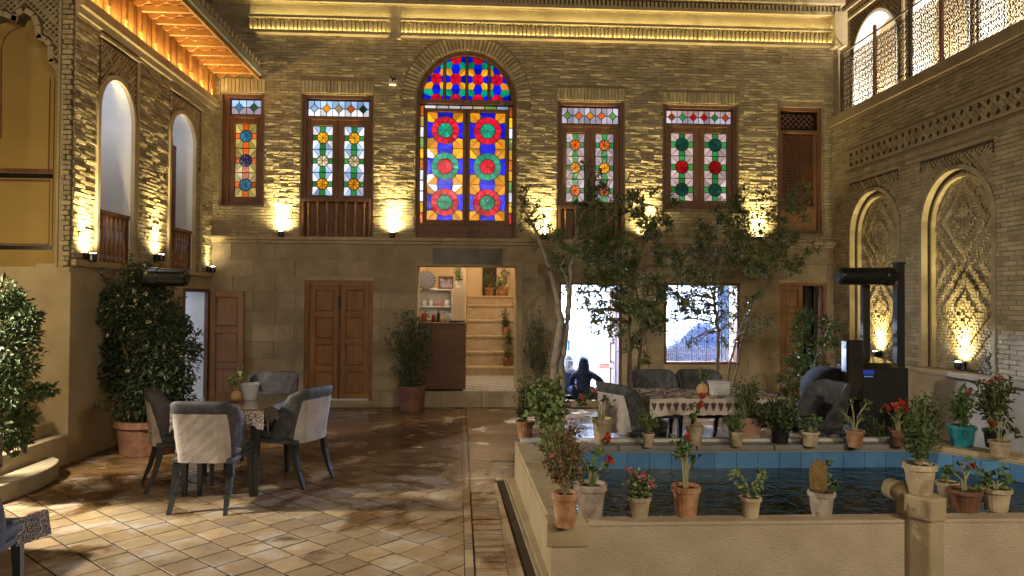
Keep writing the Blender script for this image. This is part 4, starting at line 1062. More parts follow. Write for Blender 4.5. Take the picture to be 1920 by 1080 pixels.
# lattice spandrels in their frames
mb = MB(); md2 = MB()
for h, sp in ((n1, sp1), (n2, sp2)):
    hh = h.grow(.05, .05)
    md2b = MB(); backing(md2b, PL, sp.u0, sp.u1, sp.z0, sp.z1, [Hole(h.u0, h.u1, sp.z0 - .5, h.z1, h.zs)], .012, d1=.011); md2.add(md2b.v, md2b.f)
    def ins2(u, z, sp=sp, hh=hh):
        if not (sp.u0 + .03 < u < sp.u1 - .03 and sp.z0 < z < sp.z1 - .03): return False
        c = (hh.u0 + hh.u1) / 2
        return not (hh.u0 < u < hh.u1 and z < hh.top(u))
    P2 = lambda u, z, d: PL(u, z, d + .011)
    lattice(mb, P2, ins2, sp.u0, sp.u1, sp.z0, sp.z1, .07, .011, .014)
    lattice(mb, P2, ins2, sp.u0 + .035, sp.u1, sp.z0 + .003, sp.z1, .21, .022, .020)
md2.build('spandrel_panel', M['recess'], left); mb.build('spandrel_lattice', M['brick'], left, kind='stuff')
for h, sp in ((n1, sp1), (n2, sp2)):
    mb = MB(); arch_ring(mb, PL, h, .05, -.002, .045); mb.pbox(PL, sp.u0 - .0, sp.u1, sp.z1, sp.z1 + .03, 0, .05); mb.pbox(PL, sp.u1, sp.u1 + .03, LB + .06, sp.z1 + .03, 0, .038)
    mb.build('niche_moulding', M['stucco'], left)
mb = MB(); mb.pbox(PL, YF, YB - .11, LB - .02, LB + .05, 0, .05); mb.build('string_course', M['stucco'], left, bevel=.008)
mb = MB(); mb.pbox(PL, YF, YB - .03, 4.64, 4.72, 0, .05); mb.pbox(PL, YF, YB - .03, 4.72, LT, 0, .09); mb.build('cornice', M['stucco'], left, bevel=.006)
# niches: white plastered reveal, wooden window and balustrade
for idx, (h, dep) in enumerate(((n1, .42), (n2, .29))):
    mb = MB(); c = (h.u0 + h.u1) / 2; hw = (h.u1 - h.u0) / 2; n = 20
    e_ = .004; h = Hole(h.u0 + e_, h.u1 - e_, h.z0 + e_, h.z1 - e_, h.zs); hw -= e_
    out = [(h.u0, h.z0)] + [(c - hw * math.cos(math.pi * i / n), h.zs + (h.z1 - h.zs) * math.sin(math.pi * i / n)) for i in range(n + 1)] + [(h.u1, h.z0)]
    for a, b in zip(out, out[1:]):
        mb.add([PL(*a, .0), PL(*b, .0), PL(*b, -dep), PL(*a, -dep)], [(0, 1, 2, 3)])
    mb.add([PL(h.u0, h.z0, .0), PL(h.u1, h.z0, .0), PL(h.u1, h.z0, -dep), PL(h.u0, h.z0, -dep)], [(0, 1, 2, 3)])
    mb.build('niche_reveal', M['white'], left, smooth=False)
    mb = MB(); mb.pbox(PL, h.u0 - .05, h.u1 + .05, h.z0 - .05, h.z1 + .05, -dep - .02, -dep); mb.build('glass', emit('blue_window_glow%d' % idx, (.10, .12, .18), .4, .1), left)
    mb = MB(); PN = lambda u, z, d, dp=dep: PL(u, z, d - dp)
    frame_rect(mb, PN, h.u0, h.u1, h.z0, h.zs, .07, .0, .05); mb.pbox(PN, c - .05, c + .05, h.z0 + .07, h.zs - .07, 0, .045); mb.build('niche_window', M['wood'], left)
    mb = MB(); lattice(mb, PN, ins(h.u0 + .07, h.u1 - .07, h.zs - .9 if idx else h.zs - .4, h.zs - .07), h.u0, h.u1, h.z0, h.zs, .09, .014, .02)
    lattice(mb, PN, lambda u, z, h=h: h.zs + .02 < z < h.top(u) - .03 and h.u0 < u < h.u1, h.u0, h.u1, h.zs, h.z1, .09, .014, .02)
    mb.build('window_lattice', M['wood'], left, kind='stuff')
    balustrade(left, PL, h.u0 + .012, h.u1 - .012, h.z0, atx(183 if idx == 0 else 319, 391 if idx == 0 else 424, XL).z, -.03, 7)
    point('niche_fill_light', PL(h.u0 + .12, h.zs + .1, -dep * .55), 7.5 if idx == 0 else 5, (.72, .80, 1), .05, left)  # added light hidden behind the near jamb, brightens the white reveal
# doorway in the left wing and its open leaf
h = ld; mb = MB(); mb.pbox(PL, h.u0, h.u0 + .05, h.z0, h.z1, -.3, .02); mb.pbox(PL, h.u1 - .05, h.u1, h.z0, h.z1, -.04, .02); mb.pbox(PL, h.u0 + .05, h.u1 - .07, h.z1 - .05, h.z1, -.3, .018)
mb.build('door_frame', M['wood'], left, bevel=.006)
mb = MB(); mb.pbox(PL, h.u1 - .012, h.u1 - .002, h.z0, h.z1, -.345, -.045); mb.build('white_reveal', M['white'], left)
YD = h.u1 + .015
def PD(u, z, d): return Vector((u, YD - d, z))
door_leaf(left, PD, XL + .03, at(457, 640, YD).x, .06, ld.z1 - .03, 3, .02, M['woodl'])
mb = MB(); mb.box(-8.0, -7.9, 8.6, 13.5, 0, 3); mb.build('room_wall', M['wroom'], left)
mb = MB(); mb.box(-7.9, XL - .36, 13.4, 13.5, 0, 3); mb.build('room_wall', M['wroom'], left)
mb = MB(); mb.box(-7.9, XL - .36, 8.5, 8.6, 0, 1.9); mb.build('room_wall', M['wroom'], left)
mb = MB(); mb.box(-7.9, XL - .3, 8.6, 13.4, -.02, .045); mb.build('room_floor', M['wroom'], left)
mb = MB(); mb.box(-7.9, XL - .36, 8.6, 13.4, 1.98, 2.02); mb.build('room_ceiling', M['wroom'], left)
point('room_lamp', (-5.6, 11.2, 1.75), 85, COOL, .15, left)
mb = MB(); mb.box(XL - .07, XL - .042, 11.54, 13.4, 0, 2); mb.build('room_wall', M['wroom'], left)
sb_ = thing('lace_covered_stand', 'white stand with a black dotted lace cover just inside the left doorway', 'stand', (-4.75, 11.9, .05))
mb = MB(); mb.box(-5.1, -4.55, 11.9, 12.3, .05, .55); mb.build('body', M['white'], sb_, bevel=.02)
mb = MB()
for i in range(5):
    for k in range(4): mb.obox((-5.04 + i * .11 + (k % 2) * .03, 11.895, .12 + k * .12), .022, .004, .03)
mb.build('dark_spots', M['navy'], sb_, kind='stuff')

# ---- wooden eave over the left wing
eave = thing('wooden_eave', 'orange lit timber eave with scalloped joists jutting from the left wing', 'eave', (XL, 9.5, LT))
EZ0, EZ1, EW = LT, 5.27, .70
mb = MB(); yy = 6.4; k = 0
while yy < YB - .02:
    w = .12; mb = MB(); mb.pbox(PL, yy, min(yy + w - .008, YB - .01), EZ0, EZ1, 0, .02 + .006 * (k % 2)); mb.build('frieze_board', M['woodh'], eave); yy += w; k += 1
k = 0; yy = 6.55
while yy < YB - .1:
    mb = MB(); mb.pbox(PL, yy, yy + .05, EZ1 - .09, EZ1 - .005, .02, EW - .02)
    jo = mb.build('joist', M['woodh'], eave, bevel=.006)
    mb = MB(); mb.pbox(PL, yy + .0, yy + .05, EZ0 + .02, EZ1 - .092, .03, .075); mb.lathe(PL(yy + .025, EZ0 + .16, .055), [(.02, -.12), (.034, -.06), (.02, 0), (.03, .06), (.02, .12)], 8); mb.build('joist_post', M['woodh'], jo)
    # scalloped fascia between the joists
    n = 15; pts = [(0.03, EZ1 - .006)]
    for i in range(n + 1):
        t_ = i / n; pts.append((.03 + (EW - .08) * t_, EZ1 - .035 - .075 * abs(math.sin(t_ * math.pi * 3)) * (1 - .5 * t_)))
    pts.append((EW - .05, EZ1 - .006))
    yc = yy + .20
    mb = MB(); mb.prism([(XL + a, yc, b) for a, b in pts], [(XL + a, yc + .018, b) for a, b in pts]); mb.build('scalloped_board', M['woodh'], eave)
    yy += .39; k += 1
for k in range(7):
    a = .02 + (EW + .02) * k / 7; mb = MB(); mb.pbox(PL, 6.3, YB - .01, EZ1, EZ1 + .02, a + .003, a + (EW + .02) / 7 - .003); mb.build('soffit_board', M['woodh'], eave)
mb = MB(); mb.pbox(PL, 6.3, YB - .01, EZ1 - .10, EZ1 - .002, EW - .018, EW + .01); mb.build('fascia', M['woodh'], eave)
mb = MB(); mb.pbox(PL, 6.3, YB - .01, EZ1 - .04, EZ1 + .06, EW + .012, EW + .05)
mb.build('gutter', mat('grey_zinc', (.28, .27, .24), (.40, .38, .34), .5, metal=.4), eave)
mb = MB(); mb.pbox(PL, 6.3, YB - .01, EZ1 + .062, EZ1 + .10, -.3, EW + .04); mb.build('roof_slab', M['terrad'], eave)
for k in range(34):
    mb = MB(); y0 = 6.3 + k * .153; mb.tube([PL(y0, EZ1 + .11, EW + .055), PL(y0, EZ1 + .16, 0)], .05, 6); mb.build('roof_tile', M['stucco'], eave)
for yy in (7.4, 9.0, 10.6):
    strip_light('led_strip_light', PL(yy, LT + .012, .085), PL(yy, EZ1 + .25, .35), 12, ORANGE, 1.5, .015, eave, axis='Y')

# ------------------------------------------------------------------ alcove (iwan) end wall facing the camera
alc = thing('alcove_wall', 'ochre plastered alcove with a cusped arch and black line panels at far left', 'wall', (XL, YF, 0))
pf = lambda px, py: (lambda v: (v.x, v.z))(at(px, py, YF))
cusp = [(110, 500), (110, 150), (106, 134), (99, 124), (91, 117), (91, 88), (84, 80), (69, 73), (67, 50), (60, 33), (46, 24), (35, 30), (31, 42), (6, 31), (-2, 30), (-30, 42), (-42, 24), (-56, 33), (-63, 50), (-66, 73), (-82, 88), (-84, 117), (-106, 140), (-108, 500)]
cp = [pf(*q) for q in cusp]
xw0 = cp[-1][0] - .6; top = 5.6
mb = MB()
half = cusp.index((6, 31))
mb.pprism(PF, [(cp[i][0], cp[i][1]) for i in range(half + 1)] + [(cp[half][0], top), (XL - .003, top), (XL - .003, cp[0][1])], -.14, 0)
mb.pprism(PF, [(cp[i][0], cp[i][1]) for i in range(half, len(cp))] + [(xw0, cp[-1][1]), (xw0, top), (cp[half][0], top)], -.14, 0)
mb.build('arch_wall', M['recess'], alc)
zpan = pf(60, 500)[1]
mb = MB(); mb.pbox(PF, xw0, XL - .003, -.02, zpan, -.3, .0); mb.build('lower_wall', M['stucco'], alc)
mb = MB(); mb.pbox(PF, xw0, XL - .003, zpan, top, -.3, -.142); mb.build('panel_wall', M['yplaster'], alc)
# moulding that follows the cusps
mb = MB()
for a, b in zip(cp, cp[1:]):
    dx, dz = b[0] - a[0], b[1] - a[1]; L = math.hypot(dx, dz)
    if L < 1e-4: continue
    nx, nz = -dz / L, dx / L; s_ = .055 if (nz < 0 or True) else 0
    nx, nz = (dz / L, -dx / L)
    q = [a, b, (b[0] + nx * s_, b[1] + nz * s_), (a[0] + nx * s_, a[1] + nz * s_)]
    mb.hexa([PF(*p, -.001) for p in q] + [PF(*p, .02) for p in q])
mb.build('arch_moulding', M['stucco'], alc)
mb = MB()
def incusp(u, z):
    if not (xw0 < u < XL - .13 and z < top - .05): return False
    n = len(cp); ins_ = False; j = n - 1
    for i in range(n):
        if (cp[i][1] > z) != (cp[j][1] > z) and u < (cp[j][0] - cp[i][0]) * (z - cp[i][1]) / (cp[j][1] - cp[i][1]) + cp[i][0]: ins_ = not ins_
        j = i
    dd = min(math.hypot(u - q[0], z - q[1]) for q in cp)
    return not ins_ and z > 3.2 and dd > .07
lattice(mb, PF, incusp, xw0, XL, 3.0, top, .065, .012, .014); lattice(mb, PF, incusp, xw0 + .03, XL, 3.02, top, .195, .022, .022)
mb.build('spandrel_lattice', M['brick'], alc, kind='stuff')
bl = courses(PF, XL - .115, XL - .002, zpan + .01, top, [], .052, .11, jit=0)
lay(alc, PF, bl, M['brick'], dep=.02, var=.012)
mb = MB(); mb.pbox(PF, XL - .14, XL - .12, zpan, top, 0, .035); mb.pbox(PF, XL - .12, XL, zpan - .05, zpan, 0, .03); mb.build('corner_moulding', M['stucco'], alc)
# black and brown line borders on the plaster
mb = MB(); PFi = lambda u, z, d: PF(u, z, d - .142)
pfi = lambda px, py: (lambda v: (v.x, v.z))(at(px, py, YF + .142))
def hl(x0, x1, y0, y1, mt):
    a, b = pfi(x0, y1), pfi(x1, y0); mb.use(M[mt]).pbox(PFi, a[0], b[0], a[1], b[1], 0, .006)
hl(-100, 98.5, 317, 322, 'wood'); hl(-100, 99, 326, 332, 'black'); hl(98, 103, 146, 466, 'black'); hl(-100, 98, 461, 467, 'black'); hl(92, 93.5, 146, 322, 'wood'); hl(-100, 93, 337, 338.5, 'wood'); hl(92, 93.5, 339, 458, 'wood'); hl(-100, 92, 457, 458.5, 'wood')
arcq = [pfi(2, 260), pfi(3, 90), pfi(9, 72), pfi(20, 60), pfi(38, 51)]
mb.use(M['wood']).tube([PFi(a, b, .003) for a, b in arcq], .008, 4)
mb.build('painted_border', None, alc)
mb = MB(); mb.box(XL - .6, XL, 4.2, 5.34, .31, 4.8); pr_ = mb.build('lantern_light_blocker', M['stucco'], None); tag(pr_, 'added pier outside the frame, blocking the lantern light beside the left alcove', 'pier')  # unseen block added to keep lantern light off the near paving
# raised platform and steps inside the alcove
plat = thing('alcove_platform', 'plastered platform with steps inside the left alcove', 'platform', (XL - .5, 6.5, 0))
mb = MB(); mb.box(-8, XL, 1.0, YF - .001, 0, .31); mb.build('platform_block', M['stucco'], plat, bevel=.015)
mb = MB(); mb.box(-8, XL - .14, 6.6, YF - .003, .311, .44); mb.build('step', M['stucco'], plat, bevel=.012)
mb = MB(); mb.box(-8, XL - .32, 6.9, YF - .003, .441, .66); mb.build('step', M['stucco'], plat, bevel=.012)
mb = MB(); mb.box(-8, XL - .45, 7.15, YF - .003, .661, .90); mb.build('step', M['stucco'], plat, bevel=.012)
hs_ = MB(); pts = []
for i in range(25):
    t_ = math.pi * i / 24; pts.append((XL + .001 + .30 * math.sin(t_), 6.55 - .72 * math.cos(t_)))
pts = [(XL + .001, 5.83)] + pts[1:-1] + [(XL + .001, 7.27)]
hs_.prism([(a, b, 0) for a, b in pts], [(a, b, .15) for a, b in pts]); o = hs_.build('half_round_step', M['stone'], None, bevel=.015); tag(o, 'half round stone step at the foot of the left alcove', 'step')

# ------------------------------------------------------------------ right wing
right = thing('right_wing', 'right brick wing with two blind arched niches and a diamond frieze', 'building', (XR, 9.5, 0))
RT = atx(1600, 224, XR).z if False else at(1552, 224, YB).z; ZL = .80
r1 = Hole(atx(1685, 500, XR).y, atx(1597, 500, XR).y, ZL + .07, atx(1640, 357, XR).z, atx(1640, 357, XR).z - .62)
r2 = Hole(atx(1864, 500, XR).y, atx(1732, 500, XR).y, ZL + .07, atx(1800, 315, XR).z, atx(1800, 315, XR).z - .66)
r3 = Hole(r2.u0 - 1.9, r2.u0 - .62, ZL + .07, r2.z1, r2.zs)
R0 = 3.0
mb = MB(); backing(mb, PR, R0, YB, ZL, RT - .15, [r1, r2, r3], .3); mb.build('upper_wall', M['mortar'], right)
mb = MB(); mb.pbox(PR, R0, YB, 0, ZL, -.3, .02); mb.build('lower_wall', M['stucco'], right)
mb = MB(); mb.pbox(PR, R0, YB - .02, ZL, ZL + .06, 0, .09); mb.build('ledge', M['stucco'], right, bevel=.012)
frz = Hole(R0, 10.98, atx(1700, 296, XR).z - .02 if False else 3.82, 4.04)
sps = []
for r in (r1, r2, r3): sps.append(Hole(r.u0 - .03, r.u1 + .05, r.zs - .15, 3.56))
bl = courses(PR, R0, YB - .0, ZL + .07, RT - .17, [h.grow(.055, .055) for h in (r1, r2, r3)] + [Hole(h.u0, h.u1, h.zs - .15, h.z1) for h in sps] + [Hole(frz.u0, frz.u1 + .06, frz.z0 - .04, frz.z1 + .04)], .054, .21)
lay(right, PR, bl, M['brick'], j=.008, dep=.014, var=.010)
mb = MB()
for r, sp in zip((r1, r2, r3), sps):
    m2 = MB(); backing(m2, PR, sp.u0, sp.u1, sp.z0, sp.z1, [Hole(r.u0, r.u1, sp.z0 - 1, r.z1, r.zs)], .011, d1=.010); mb.add(m2.v, m2.f)
mb.pbox(PR, frz.u0, frz.u1, frz.z0, frz.z1, 0, .008)
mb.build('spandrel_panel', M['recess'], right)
mb = MB(); P2 = lambda u, z, d: PR(u, z, d + .010)
for r, sp in zip((r1, r2, r3), sps):
    hh = r.grow(.05, .05)
    def ins3(u, z, sp=sp, hh=hh):
        return sp.u0 + .02 < u < sp.u1 - .02 and sp.z0 < z < sp.z1 - .02 and not (hh.u0 < u < hh.u1 and z < hh.top(u))
    lattice(mb, P2, ins3, sp.u0, sp.u1, sp.z0, sp.z1, .07, .012, .012); lattice(mb, P2, ins3, sp.u0 + .035, sp.u1, sp.z0, sp.z1, .21, .022, .017)
lattice(mb, P2, ins(frz.u0, frz.u1, frz.z0 - .02, frz.z1 + .02), frz.u0, frz.u1, frz.z0, frz.z1, .15, .036, .016)
lattice(mb, P2, ins(frz.u0, frz.u1, frz.z0 + .02, frz.z1 - .02), frz.u0 + .075, frz.u1, frz.z0, frz.z1, .15, .03, .010)
mb.build('diamond_brickwork', M['brick'], right, kind='stuff')
mb = MB()
for z0 in (frz.z0 - .04, frz.z1): mb.pbox(PR, frz.u0, frz.u1 + .06, z0, z0 + .04, 0, .026)
mb.pbox(PR, frz.u1, frz.u1 + .06, frz.z0, frz.z1, 0, .026)
mb.pbox(PR, R0, YB - .02, frz.z0 - .17, frz.z0 - .14, .0, .035)
for sp in sps: mb.pbox(PR, sp.u0 - .04, sp.u1 + .12, sp.z1, sp.z1 + .025, 0, .045)
mb.build('frieze_moulding', M['stucco'], right)
for r in (r1, r2, r3):
    mb = MB(); arch_ring(mb, PR, r, .05, -.05, .035); mb.build('niche_moulding', M['brick'], right)
    mb = MB(); m2 = Hole(r.u0 + .09, r.u1 - .09, r.z0, r.z1 - .09, r.zs); arch_ring(mb, PR, m2, .03, -.12, -.045); mb.build('niche_inner_moulding', M['brick'], right)
    mb = MB(); mb.pbox(PR, r.u0 - .03, r.u1 + .03, r.z0 - .03, r.z1 + .03, -.29, -.13); mb.build('niche_back', M['mortar'], right)
    # relief brickwork: nested diamonds of laid bricks with dark gaps
    mb = MB(); PN = lambda u, z, d: PR(u, z, d - .13); c = (r.u0 + r.u1) / 2; s_ = .036
    du = s_ * 2; nz_ = int((r.z1 - r.z0) / s_); nu = int((r.u1 - r.u0) / s_)
    Hd = 1.12
    for iz in range(nz_):
        z = r.z0 + iz * s_; iu = 0
        while iu < nu:
            u = r.u0 + iu * s_
            zz = (z - r.z0 - .15) % Hd - Hd / 2; q = abs(u + s_ / 2 - c) / .50 + abs(zz) / (Hd / 2)
            kq = int(q * 7); vert = (kq % 2 == 1)
            top_ok = z + s_ < r.top(u + s_ / 2) - .02 and r.u0 + .03 < u < r.u1 - .06
            if top_ok:
                hole = (kq in (2, 6) and (iu + iz) % 4 == 0)
                d_ = .012 + .014 * ((kq % 3) / 2) + random.uniform(0, .008)
                if not hole:
                    if vert: mb.pbox(PN, u + .003, u + s_ - .004, z + .002, z + s_ - .0005, 0, d_)
                    else: mb.pbox(PN, u + .0005, u + s_ - .0005, z + .004, z + s_ - .005, 0, d_)
            iu += 1
    mb.build('relief_brickwork', M['brick'], right, kind='stuff')
# parapet coping
yy = R0
while yy < YB - .05:
    y2 = min(yy + .62, YB - .001); mb = MB(); mb.pbox(PR, yy + .002, y2 - .002, RT - .15, RT - .0, -.3, .10); mb.pbox(PR, yy + .002, y2 - .002, RT - .19, RT - .152, -.2, .055)
    mb.build('coping_stone', M['stucco'], right, bevel=.008); yy += .62
mb = MB(); mb.box(XR + .3, 7.9, R0, 14.2, RT - .25, RT - .05); mb.build('terrace_floor', M['stucco'], right)
mb = MB(); mb.box(XRB, XRB + .02, YB + .0, 14.2, RT, 7.3); mb.build('side_wall', M['stucco'], right)
# terrace wall with arches
ta = [Hole(a_, b_, RT - .05, 6.85, 6.2) for a_, b_ in ((11.75, 13.05), (9.95, 11.25), (8.3, 9.65), (6.6, 7.95))]
mb = MB(); backing(mb, PU, 5.2, 14.2, RT - .1, 7.6, ta, .35); mb.build('terrace_wall', mat('terrace_brick', (.30, .22, .11), (.40, .31, .18), .85, scale=14, bump=.6, bscale=60), right)
mb = MB(); mb.box(XRB, 7.5, 14.2, 14.3, RT, 8); mb.build('terrace_end_wall', M['stucco'], right)
for i, h in enumerate(ta):
    mb = MB(); mb.pbox(PU, h.u0 - .05, h.u1 + .05, h.z0, h.z1 + .05, -.5, -.34); mb.build('niche_back', M['hallwall'], right)
    mb = MB(); arch_ring(mb, PU, h, .05, -.34, .03); mb.build('niche_moulding', M['white'], right)
    mb = MB(); lattice(mb, PU, lambda u, z, h=h: h.u0 - .2 < u < h.u1 + .2 and h.zs < z < h.z1 + .35 and not (h.u0 - .06 < u < h.u1 + .06 and z < h.grow(.06).top(u)), h.u0 - .2, h.u1 + .2, h.zs, h.z1 + .4, .09, .024, .015)
    mb.build('spandrel_lattice', M['recess'], right, kind='stuff')
mb = MB(); mb.pbox(PU, 5.2, 14.2, 7.24, 7.31, 0, .08); mb.pbox(PU, 5.2, 14.2, 7.06, 7.11, 0, .05); mb.build('terrace_cornice', M['stucco'], right)
# pilaster strips
for yy in (11.5, 9.80, 8.12):
    mb = MB(); mb.pbox(PU, yy - .03, yy + .03, RT, 6.97, 0, .03); mb.build('pilaster', M['stucco'], right)
# railing of wrought-iron scrolls
rail = thing('terrace_railing', 'wrought iron filigree railing with rust red posts on the right terrace', 'railing', (XR + .12, 9.5, RT))
def PG(u, z, d): return Vector((XR + .12 - d, u, z))
def scroll(mb, u, z, w, ph):
    r = w * .42; n = 7
    pts = [PG(u + r * math.cos(ph + 2 * math.pi * i / n), z + r * math.sin(ph + 2 * math.pi * i / n), 0) for i in range(n + 1)]
    mb.tube(pts, .0060, 3, cap=False)
    a = ph + .6; mb.tube([PG(u - w * .5 * math.cos(a), z - w * .5 * math.sin(a), .004), PG(u, z, .004), PG(u + w * .5 * math.cos(a), z + w * .5 * math.sin(a), .004)], .0065, 3, cap=False)
    mb.obox(PG(u, z, 0), .004, w * .14, w * .14, Matrix.Rotation(ph, 3, 'X'))
posts = [11.46, 10.49, 9.6, 8.94, 7.5, 6.2, 4.9]; RH = 1.06
random.seed(8)
for a, b in zip(posts, posts[1:]):
    mb = MB(); w = .085; nu = int((a - b - .06) / w); nz_ = int((RH - .06) / w)
    for i in range(nu):
        for k in range(nz_): scroll(mb, b + .03 + (i + .5) * (a - b - .06) / nu, RT + .05 + (k + .5) * w, w * 1.12, random.random() * 6)
    for z in (RT + .03, RT + RH): mb.pbox(PG, b + .02, a - .02, z, z + .02, -.01, .01)
    mb.build('filigree_panel', M['iron'], rail, kind='stuff')
for y_ in posts:
    hgt = 1.17 if y_ in (10.49, 8.94, 7.5) else RH
    mb = MB(); mb.pbox(PG, y_ - .02, y_ + .02, RT, RT + hgt, -.02, .02); mb.build('post', M['postred'] if hgt > 1.1 else M['iron'], rail)
for i, h in enumerate(ta):
    f = thing('floor_uplight', 'terrace uplight at the foot of the %s arch behind the railing' % ['farthest', 'second farthest', 'second nearest', 'nearest'][i], 'lamp', (6.9, (h.u0 + h.u1) / 2, RT - .05))
    mb = MB(); mb.lathe((6.9, (h.u0 + h.u1) / 2, RT - .05), [(.05, 0), (.055, .06), (.045, .07)], 12); mb.build('housing', M['black'], f)
    mb = MB(); mb.lathe((6.9, (h.u0 + h.u1) / 2, RT + .021), [(.038, 0), (.03, .004)], 12); mb.build('lens', M['lamp'], f)
    spot('lamp_light', (6.9, (h.u0 + h.u1) / 2, RT + .06), (7.15, (h.u0 + h.u1) / 2, RT + 1.6), 400, (1, .90, .72), 150, .8, .05, f)

# ------------------------------------------------------------------ wall washers
def uplight(label, base, nrm, power, col=WARM, tilt=.10, size=64):
    base = Vector(base); nrm = Vector(nrm); p = base + nrm * .085
    t = thing('wall_uplight', label, 'lamp', base, group=None)
    sx = Vector((0, 0, 1)).cross(nrm)
    mb = MB(); mb.obox(base + nrm * .015, .035 if abs(nrm.y) else .012, .012 if abs(nrm.y) else .035, .05); mb.tube([base + nrm * .02, p], .010, 6); mb.build('bracket', M['black'], t)
    mb = MB(); mb.lathe(p + Vector((0, 0, -.04)), [(.034, 0), (.042, .015), (.042, .085), (.036, .087)], 14); mb.build('housing', M['black'], t, smooth=False)
    mb = MB(); mb.lathe(p + Vector((0, 0, .048)), [(.032, 0), (.028, .003)], 14); mb.build('lens', M['lamp'], t)
    q = p + Vector((0, 0, .07))
    spot('lamp_light', q, q + Vector((0, 0, 1)) - nrm * tilt, power * 5.5, col, size, 1.0, .02, t)
    spot('lamp_glow', q, q + Vector((0, 0, 1)) - nrm * .45, power * .8, col, 155, 1.0, .03, t)
    return t
yb_ = YB - .02
for px, lb, pw in ((530, 'uplight between the narrow left window and the first balcony window', 80), (737, 'uplight between the first balcony window and the arched window', 80), (1019, 'uplight just right of the arched window', 75),
                   (1210, 'uplight between the two right balcony windows', 75), (1420, 'uplight between the red rosette window and the lattice window', 70)):
    c = bu(px, 440); uplight(lb, (c, YB - .03, BELT + .085), (0, -1, 0), pw)
for px, py, lb, pw in ((155, 487, 'uplight on the nearest pier of the left wing', 62), (287, 487, 'uplight between the two left balcony niches', 52), (386, 508, 'small dim uplight in the left rear corner', 9)):
    p = atx(px, py, XL); uplight(lb, (XL + .02, p.y, p.z + .02), (1, 0, 0), pw)
for px, py, lb, pw, r in ((1645, 658, 'uplight in the far blind niche of the right wing', 38, r1), (1805, 678, 'uplight in the near blind niche of the right wing', 44, r2)):
    p = atx(px, py, XR); uplight(lb, (XR + .10, (r.u0 + r.u1) / 2, ZL + .14), (-1, 0, 0), pw, tilt=.12, size=75)
# camera on the facade
cc = thing('security_camera', 'small white dome security camera left of the arched window', 'camera', at(737, 158, YB - .02))
p = at(737, 153, YB - .02); mb = MB(); mb.obox(p + Vector((0, -.03, -.02)), .06, .05, .05); mb.build('housing', M['white'], cc, bevel=.015)
mb = MB(); mb.lathe(p + Vector((.02, -.09, .0)), [(.005, -.035), (.03, -.02), (.035, 0), (.03, .02), (.005, .035)], 12); mb.build('lens_dome', M['black'], cc, smooth=True)
mb = MB(); mb.lathe(p + Vector((-.03, -.04, .03)), [(.02, 0), (.024, .03), (.01, .04)], 10); mb.build('antenna_cap', M['black'], cc)

# lantern of the alcove, which hangs outside the frame
lan = thing('alcove_lantern', 'warm lantern hanging in the left alcove just outside the frame', 'lamp', (-5.15, 5.62, 2.15))
mb = MB(); mb.lathe((-5.15, 5.62, 2.3), [(.02, 0), (.1, .02), (.11, .04), (.02, .14)], 10); mb.tube([(-5.15, 5.62, 2.44), (-5.15, 5.62, 3.4)], .006, 6); mb.build('lantern_or_fill_cap', M['black'], lan)
spot('lantern_or_fill_light', (-4.75, 5.70, 2.12), (-2.0, 5.95, 0), 800, (1, .90, .70), 105, .5, .07, lan); point('lantern_glow', (-5.15, 5.62, 2.15), 70, (1, .78, .42), .06, lan)
# ------------------------------------------------------------------ added fill lamps outside the frame, for the soft general light of the yard
for i, (x, y, z, pw, lb) in enumerate(((-1.6, -6.5, 6.2, 980, 'added fill lamp above and left of the viewer'), (3.4, -6.0, 6.0, 950, 'added fill lamp above and right of the viewer'), (4.2, -.6, 3.2, 560, 'added fill lamp on the right above the pool, outside the frame'))):
    g = thing('added_fill_lamp', lb, 'lamp', (x, y, z + .4))
    mb = MB(); mb.lathe((x, y, z + .12), [(.2, 0), (.22, .03), (.05, .18)], 14); mb.tube([(x, y, z + .3), (x, y, z + .9)], .008, 6); mb.build('lantern_or_fill_cap', M['black'], g)
    point('lantern_or_fill_light', (x, y, z), pw, (1, .84, .60), .22, g)

# ------------------------------------------------------------------ raised pool
M['greystone'] = mat('grey_pool_stone', (.20, .19, .19), (.30, .29, .28), .5, scale=6, bump=.3)
ZP = .38
pool = thing('raised_pool', 'raised plastered pool with blue tiles inside and a row of flowerpots', 'pool', (3, 5.5, 0))
nl, fl = atz(1034, 981, ZP), atz(966, 829, ZP)
outer = [(nl.x, nl.y), (fl.x, fl.y)]
fr1 = atz(1768, 836, ZP); rr = atz(2000, 880, ZP)
yfar = atz(1300, 826, ZP).y
outer = [(nl.x, nl.y), (fl.x, yfar), (fr1.x, yfar), (5.1, yfar - .95), (5.15, nl.y)]
rim = [.20, .24, .24, .2, .13]   # width of each side: left, far, diagonal, right, near
def off_poly(poly, ws):
    n = len(poly); L = []
    cx = sum(p[0] for p in poly) / n; cy = sum(p[1] for p in poly) / n
    for i in range(n):
        a, b = Vector(poly[i]), Vector(poly[(i + 1) % n]); d = (b - a).normalized(); nn = Vector((-d.y, d.x))
        if nn.dot(Vector((cx, cy)) - a) < 0: nn = -nn
        L.append((a + nn * ws[i], d))
    out = []
    for i in range(n):
        (p, d), (q, e) = L[i - 1], L[i]; den = d.x * e.y - d.y * e.x; t = ((q.x - p.x) * e.y - (q.y - p.y) * e.x) / den; out.append(tuple(p + d * t))
    return out
inner = off_poly(outer, rim)
zw = .175
names = ['left', 'far', 'diag', 'right', 'near']
